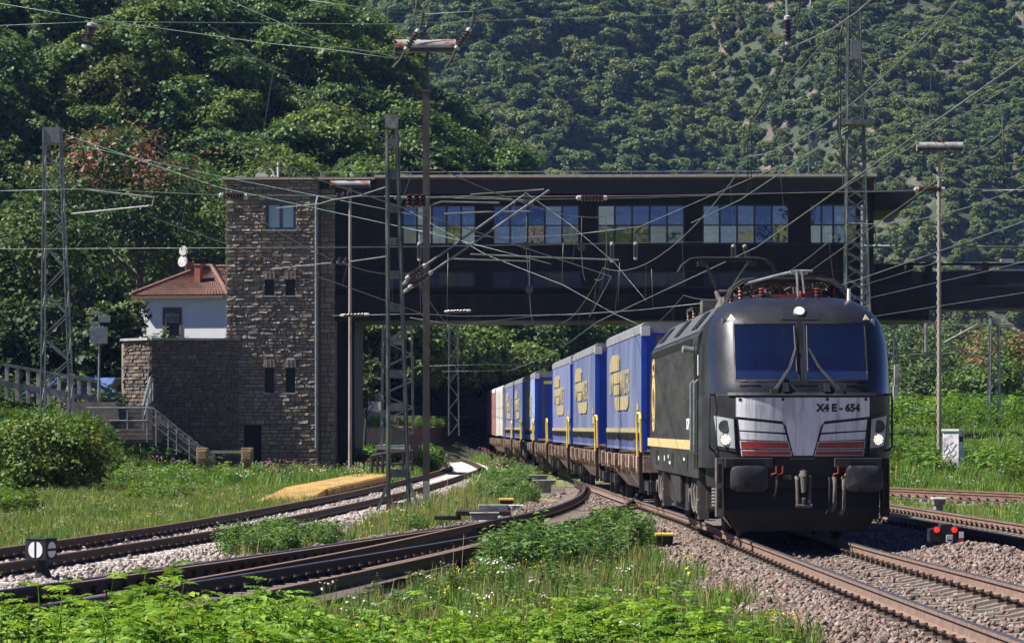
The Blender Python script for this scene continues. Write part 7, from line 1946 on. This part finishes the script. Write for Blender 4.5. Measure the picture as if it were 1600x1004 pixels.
text_obj('number_lettering', '16', .075, lambda x, y, d: ((q0[0] + q1[0]) / 2 + x - t.location[0], D - .106 - d - t.location[1], (q0[2] + q1[2]) / 2 + .01 + y - t.location[2]), m_white, pl_, .003)
m = MB(); q0, q1 = P(1498, 839.5, D - .05), P(1505.5, 830, D - .05); m.box(q0[0], q1[0], D - .07, D - .05, q0[2], q1[2]); mk = m.build('white_marker', m_cont, t, world=True); m = MB(); m.box(q0[0], q1[0], D - .07, D - .05, P(0, 846, D)[2] - .02, q0[2] - .002); m.build('red_marker', M('dull_red', (.28, .03, .02), (.34, .04, .03), 4, .5), t, world=True)
# graffiti cabinet and railing in the right meadow
D = 118.0
t = thing('relay_cabinet', 'white electrical cabinet smeared with graffiti beside the right lamp post', 'cabinet', P(1490, 726, D))
q0, q1, q2 = P(1473, 728, D), P(1491, 673, D), P(1507, 0, D)
m = MB(); m.prism([(q0[0], D), (q1[0] + .12, D - .25), (q2[0], D + .1), (q2[0] - .1, D + .55), (q0[0] + .1, D + .6)], lambda p: (p[0], p[1], q0[2] - .3), lambda p: (p[0], p[1], q1[2])); m.build('cabinet_body', m_planter, t, world=True, bevel=.01)
m = MB(); m.prism([(q0[0] - .05, D - .03), (q1[0] + .12, D - .30), (q2[0] + .05, D + .08), (q2[0] - .05, D + .6), (q0[0] + .05, D + .65)], lambda p: (p[0], p[1], q1[2] + .002), lambda p: (p[0], p[1], q1[2] + .07)); m.build('cabinet_roof', m_cont, t, world=True)
a_, b_ = Vector((q1[0] + .12, D - .25, 0)), Vector((q2[0], D + .1, 0)); e = (b_ - a_); nn = Vector((e.y, -e.x, 0)).normalized()
zt1, zt0 = P(0, 681, D)[2], P(0, 690, D)[2]
m = MB(); pp = [a_ + e * .1, a_ + e * .85]; m.hexa([pp[0] + nn * .004 + Vector((0, 0, zt0)), pp[1] + nn * .004 + Vector((0, 0, zt0)), pp[0] - nn * .01 + Vector((0, 0, zt0)), pp[1] - nn * .01 + Vector((0, 0, zt0)), pp[0] + nn * .004 + Vector((0, 0, zt1)), pp[1] + nn * .004 + Vector((0, 0, zt1)), pp[0] - nn * .01 + Vector((0, 0, zt1)), pp[1] - nn * .01 + Vector((0, 0, zt1))]); m.build('vent_grille', m_mask, t, world=True)
r_ = random.Random(4); m = MB()
a2, b2 = Vector((q0[0], D, 0)), Vector((q1[0] + .12, D - .25, 0)); e2 = b2 - a2; n2 = Vector((e2.y, -e2.x, 0)).normalized()
for i in range(4):
    f = .15 + .2 * i; z0 = q0[2] + r_.uniform(.2, .5); pts = [a2 + e2 * (f + .12 * math.sin(j * 1.9 + i)) + n2 * .004 + Vector((0, 0, z0 + j * .085)) for j in range(7)]; m.tube(pts, .012, 4)
m.build('graffiti', M('graffiti_purple', (.16, .12, .26), (.2, .16, .3), 4, .6), t, world=True)
t = thing('meadow_railing', 'low dark railing on the meadow bank right of the locomotive', 'railing', P(1460, 690, 175))
m = MB(); m.tube([P(1408, 634, 172), P(1430, 640, 173), P(1462, 642, 174), P(1468, 650, 174.5), P(1510, 655, 175)], .045, 6); m.build('handrail', m_steelgrey, t, world=True)
for px in (1410, 1420, 1430, 1440, 1450, 1460, 1470, 1480, 1490, 1500, 1510):
    y0_ = np.interp(px, [1408, 1430, 1462, 1468, 1510], [634, 640, 642, 650, 655]); m = MB(); m.tube([P(px, y0_, 174), P(px, y0_ + 32, 174)], .035, 5); m.build('post', m_mask, t, world=True)
HAZE = 0.00008
# ------------------------------------------------------------------ air between here and the far mountain
hm = bpy.data.materials.new('haze_air'); hm.use_nodes = True
nt = hm.node_tree
for n in list(nt.nodes): nt.nodes.remove(n)
pv = nt.nodes.new('ShaderNodeVolumePrincipled'); pv.inputs['Color'].default_value = (.30, .50, 1.0, 1); pv.inputs['Density'].default_value = HAZE; pv.inputs['Anisotropy'].default_value = .1
ho = nt.nodes.new('ShaderNodeOutputMaterial'); nt.links.new(pv.outputs[0], ho.inputs['Volume'])
hb_ = MB().box(-720, 720, -30, 1520, -6, 320).build('haze', hm); stuff(hb_)
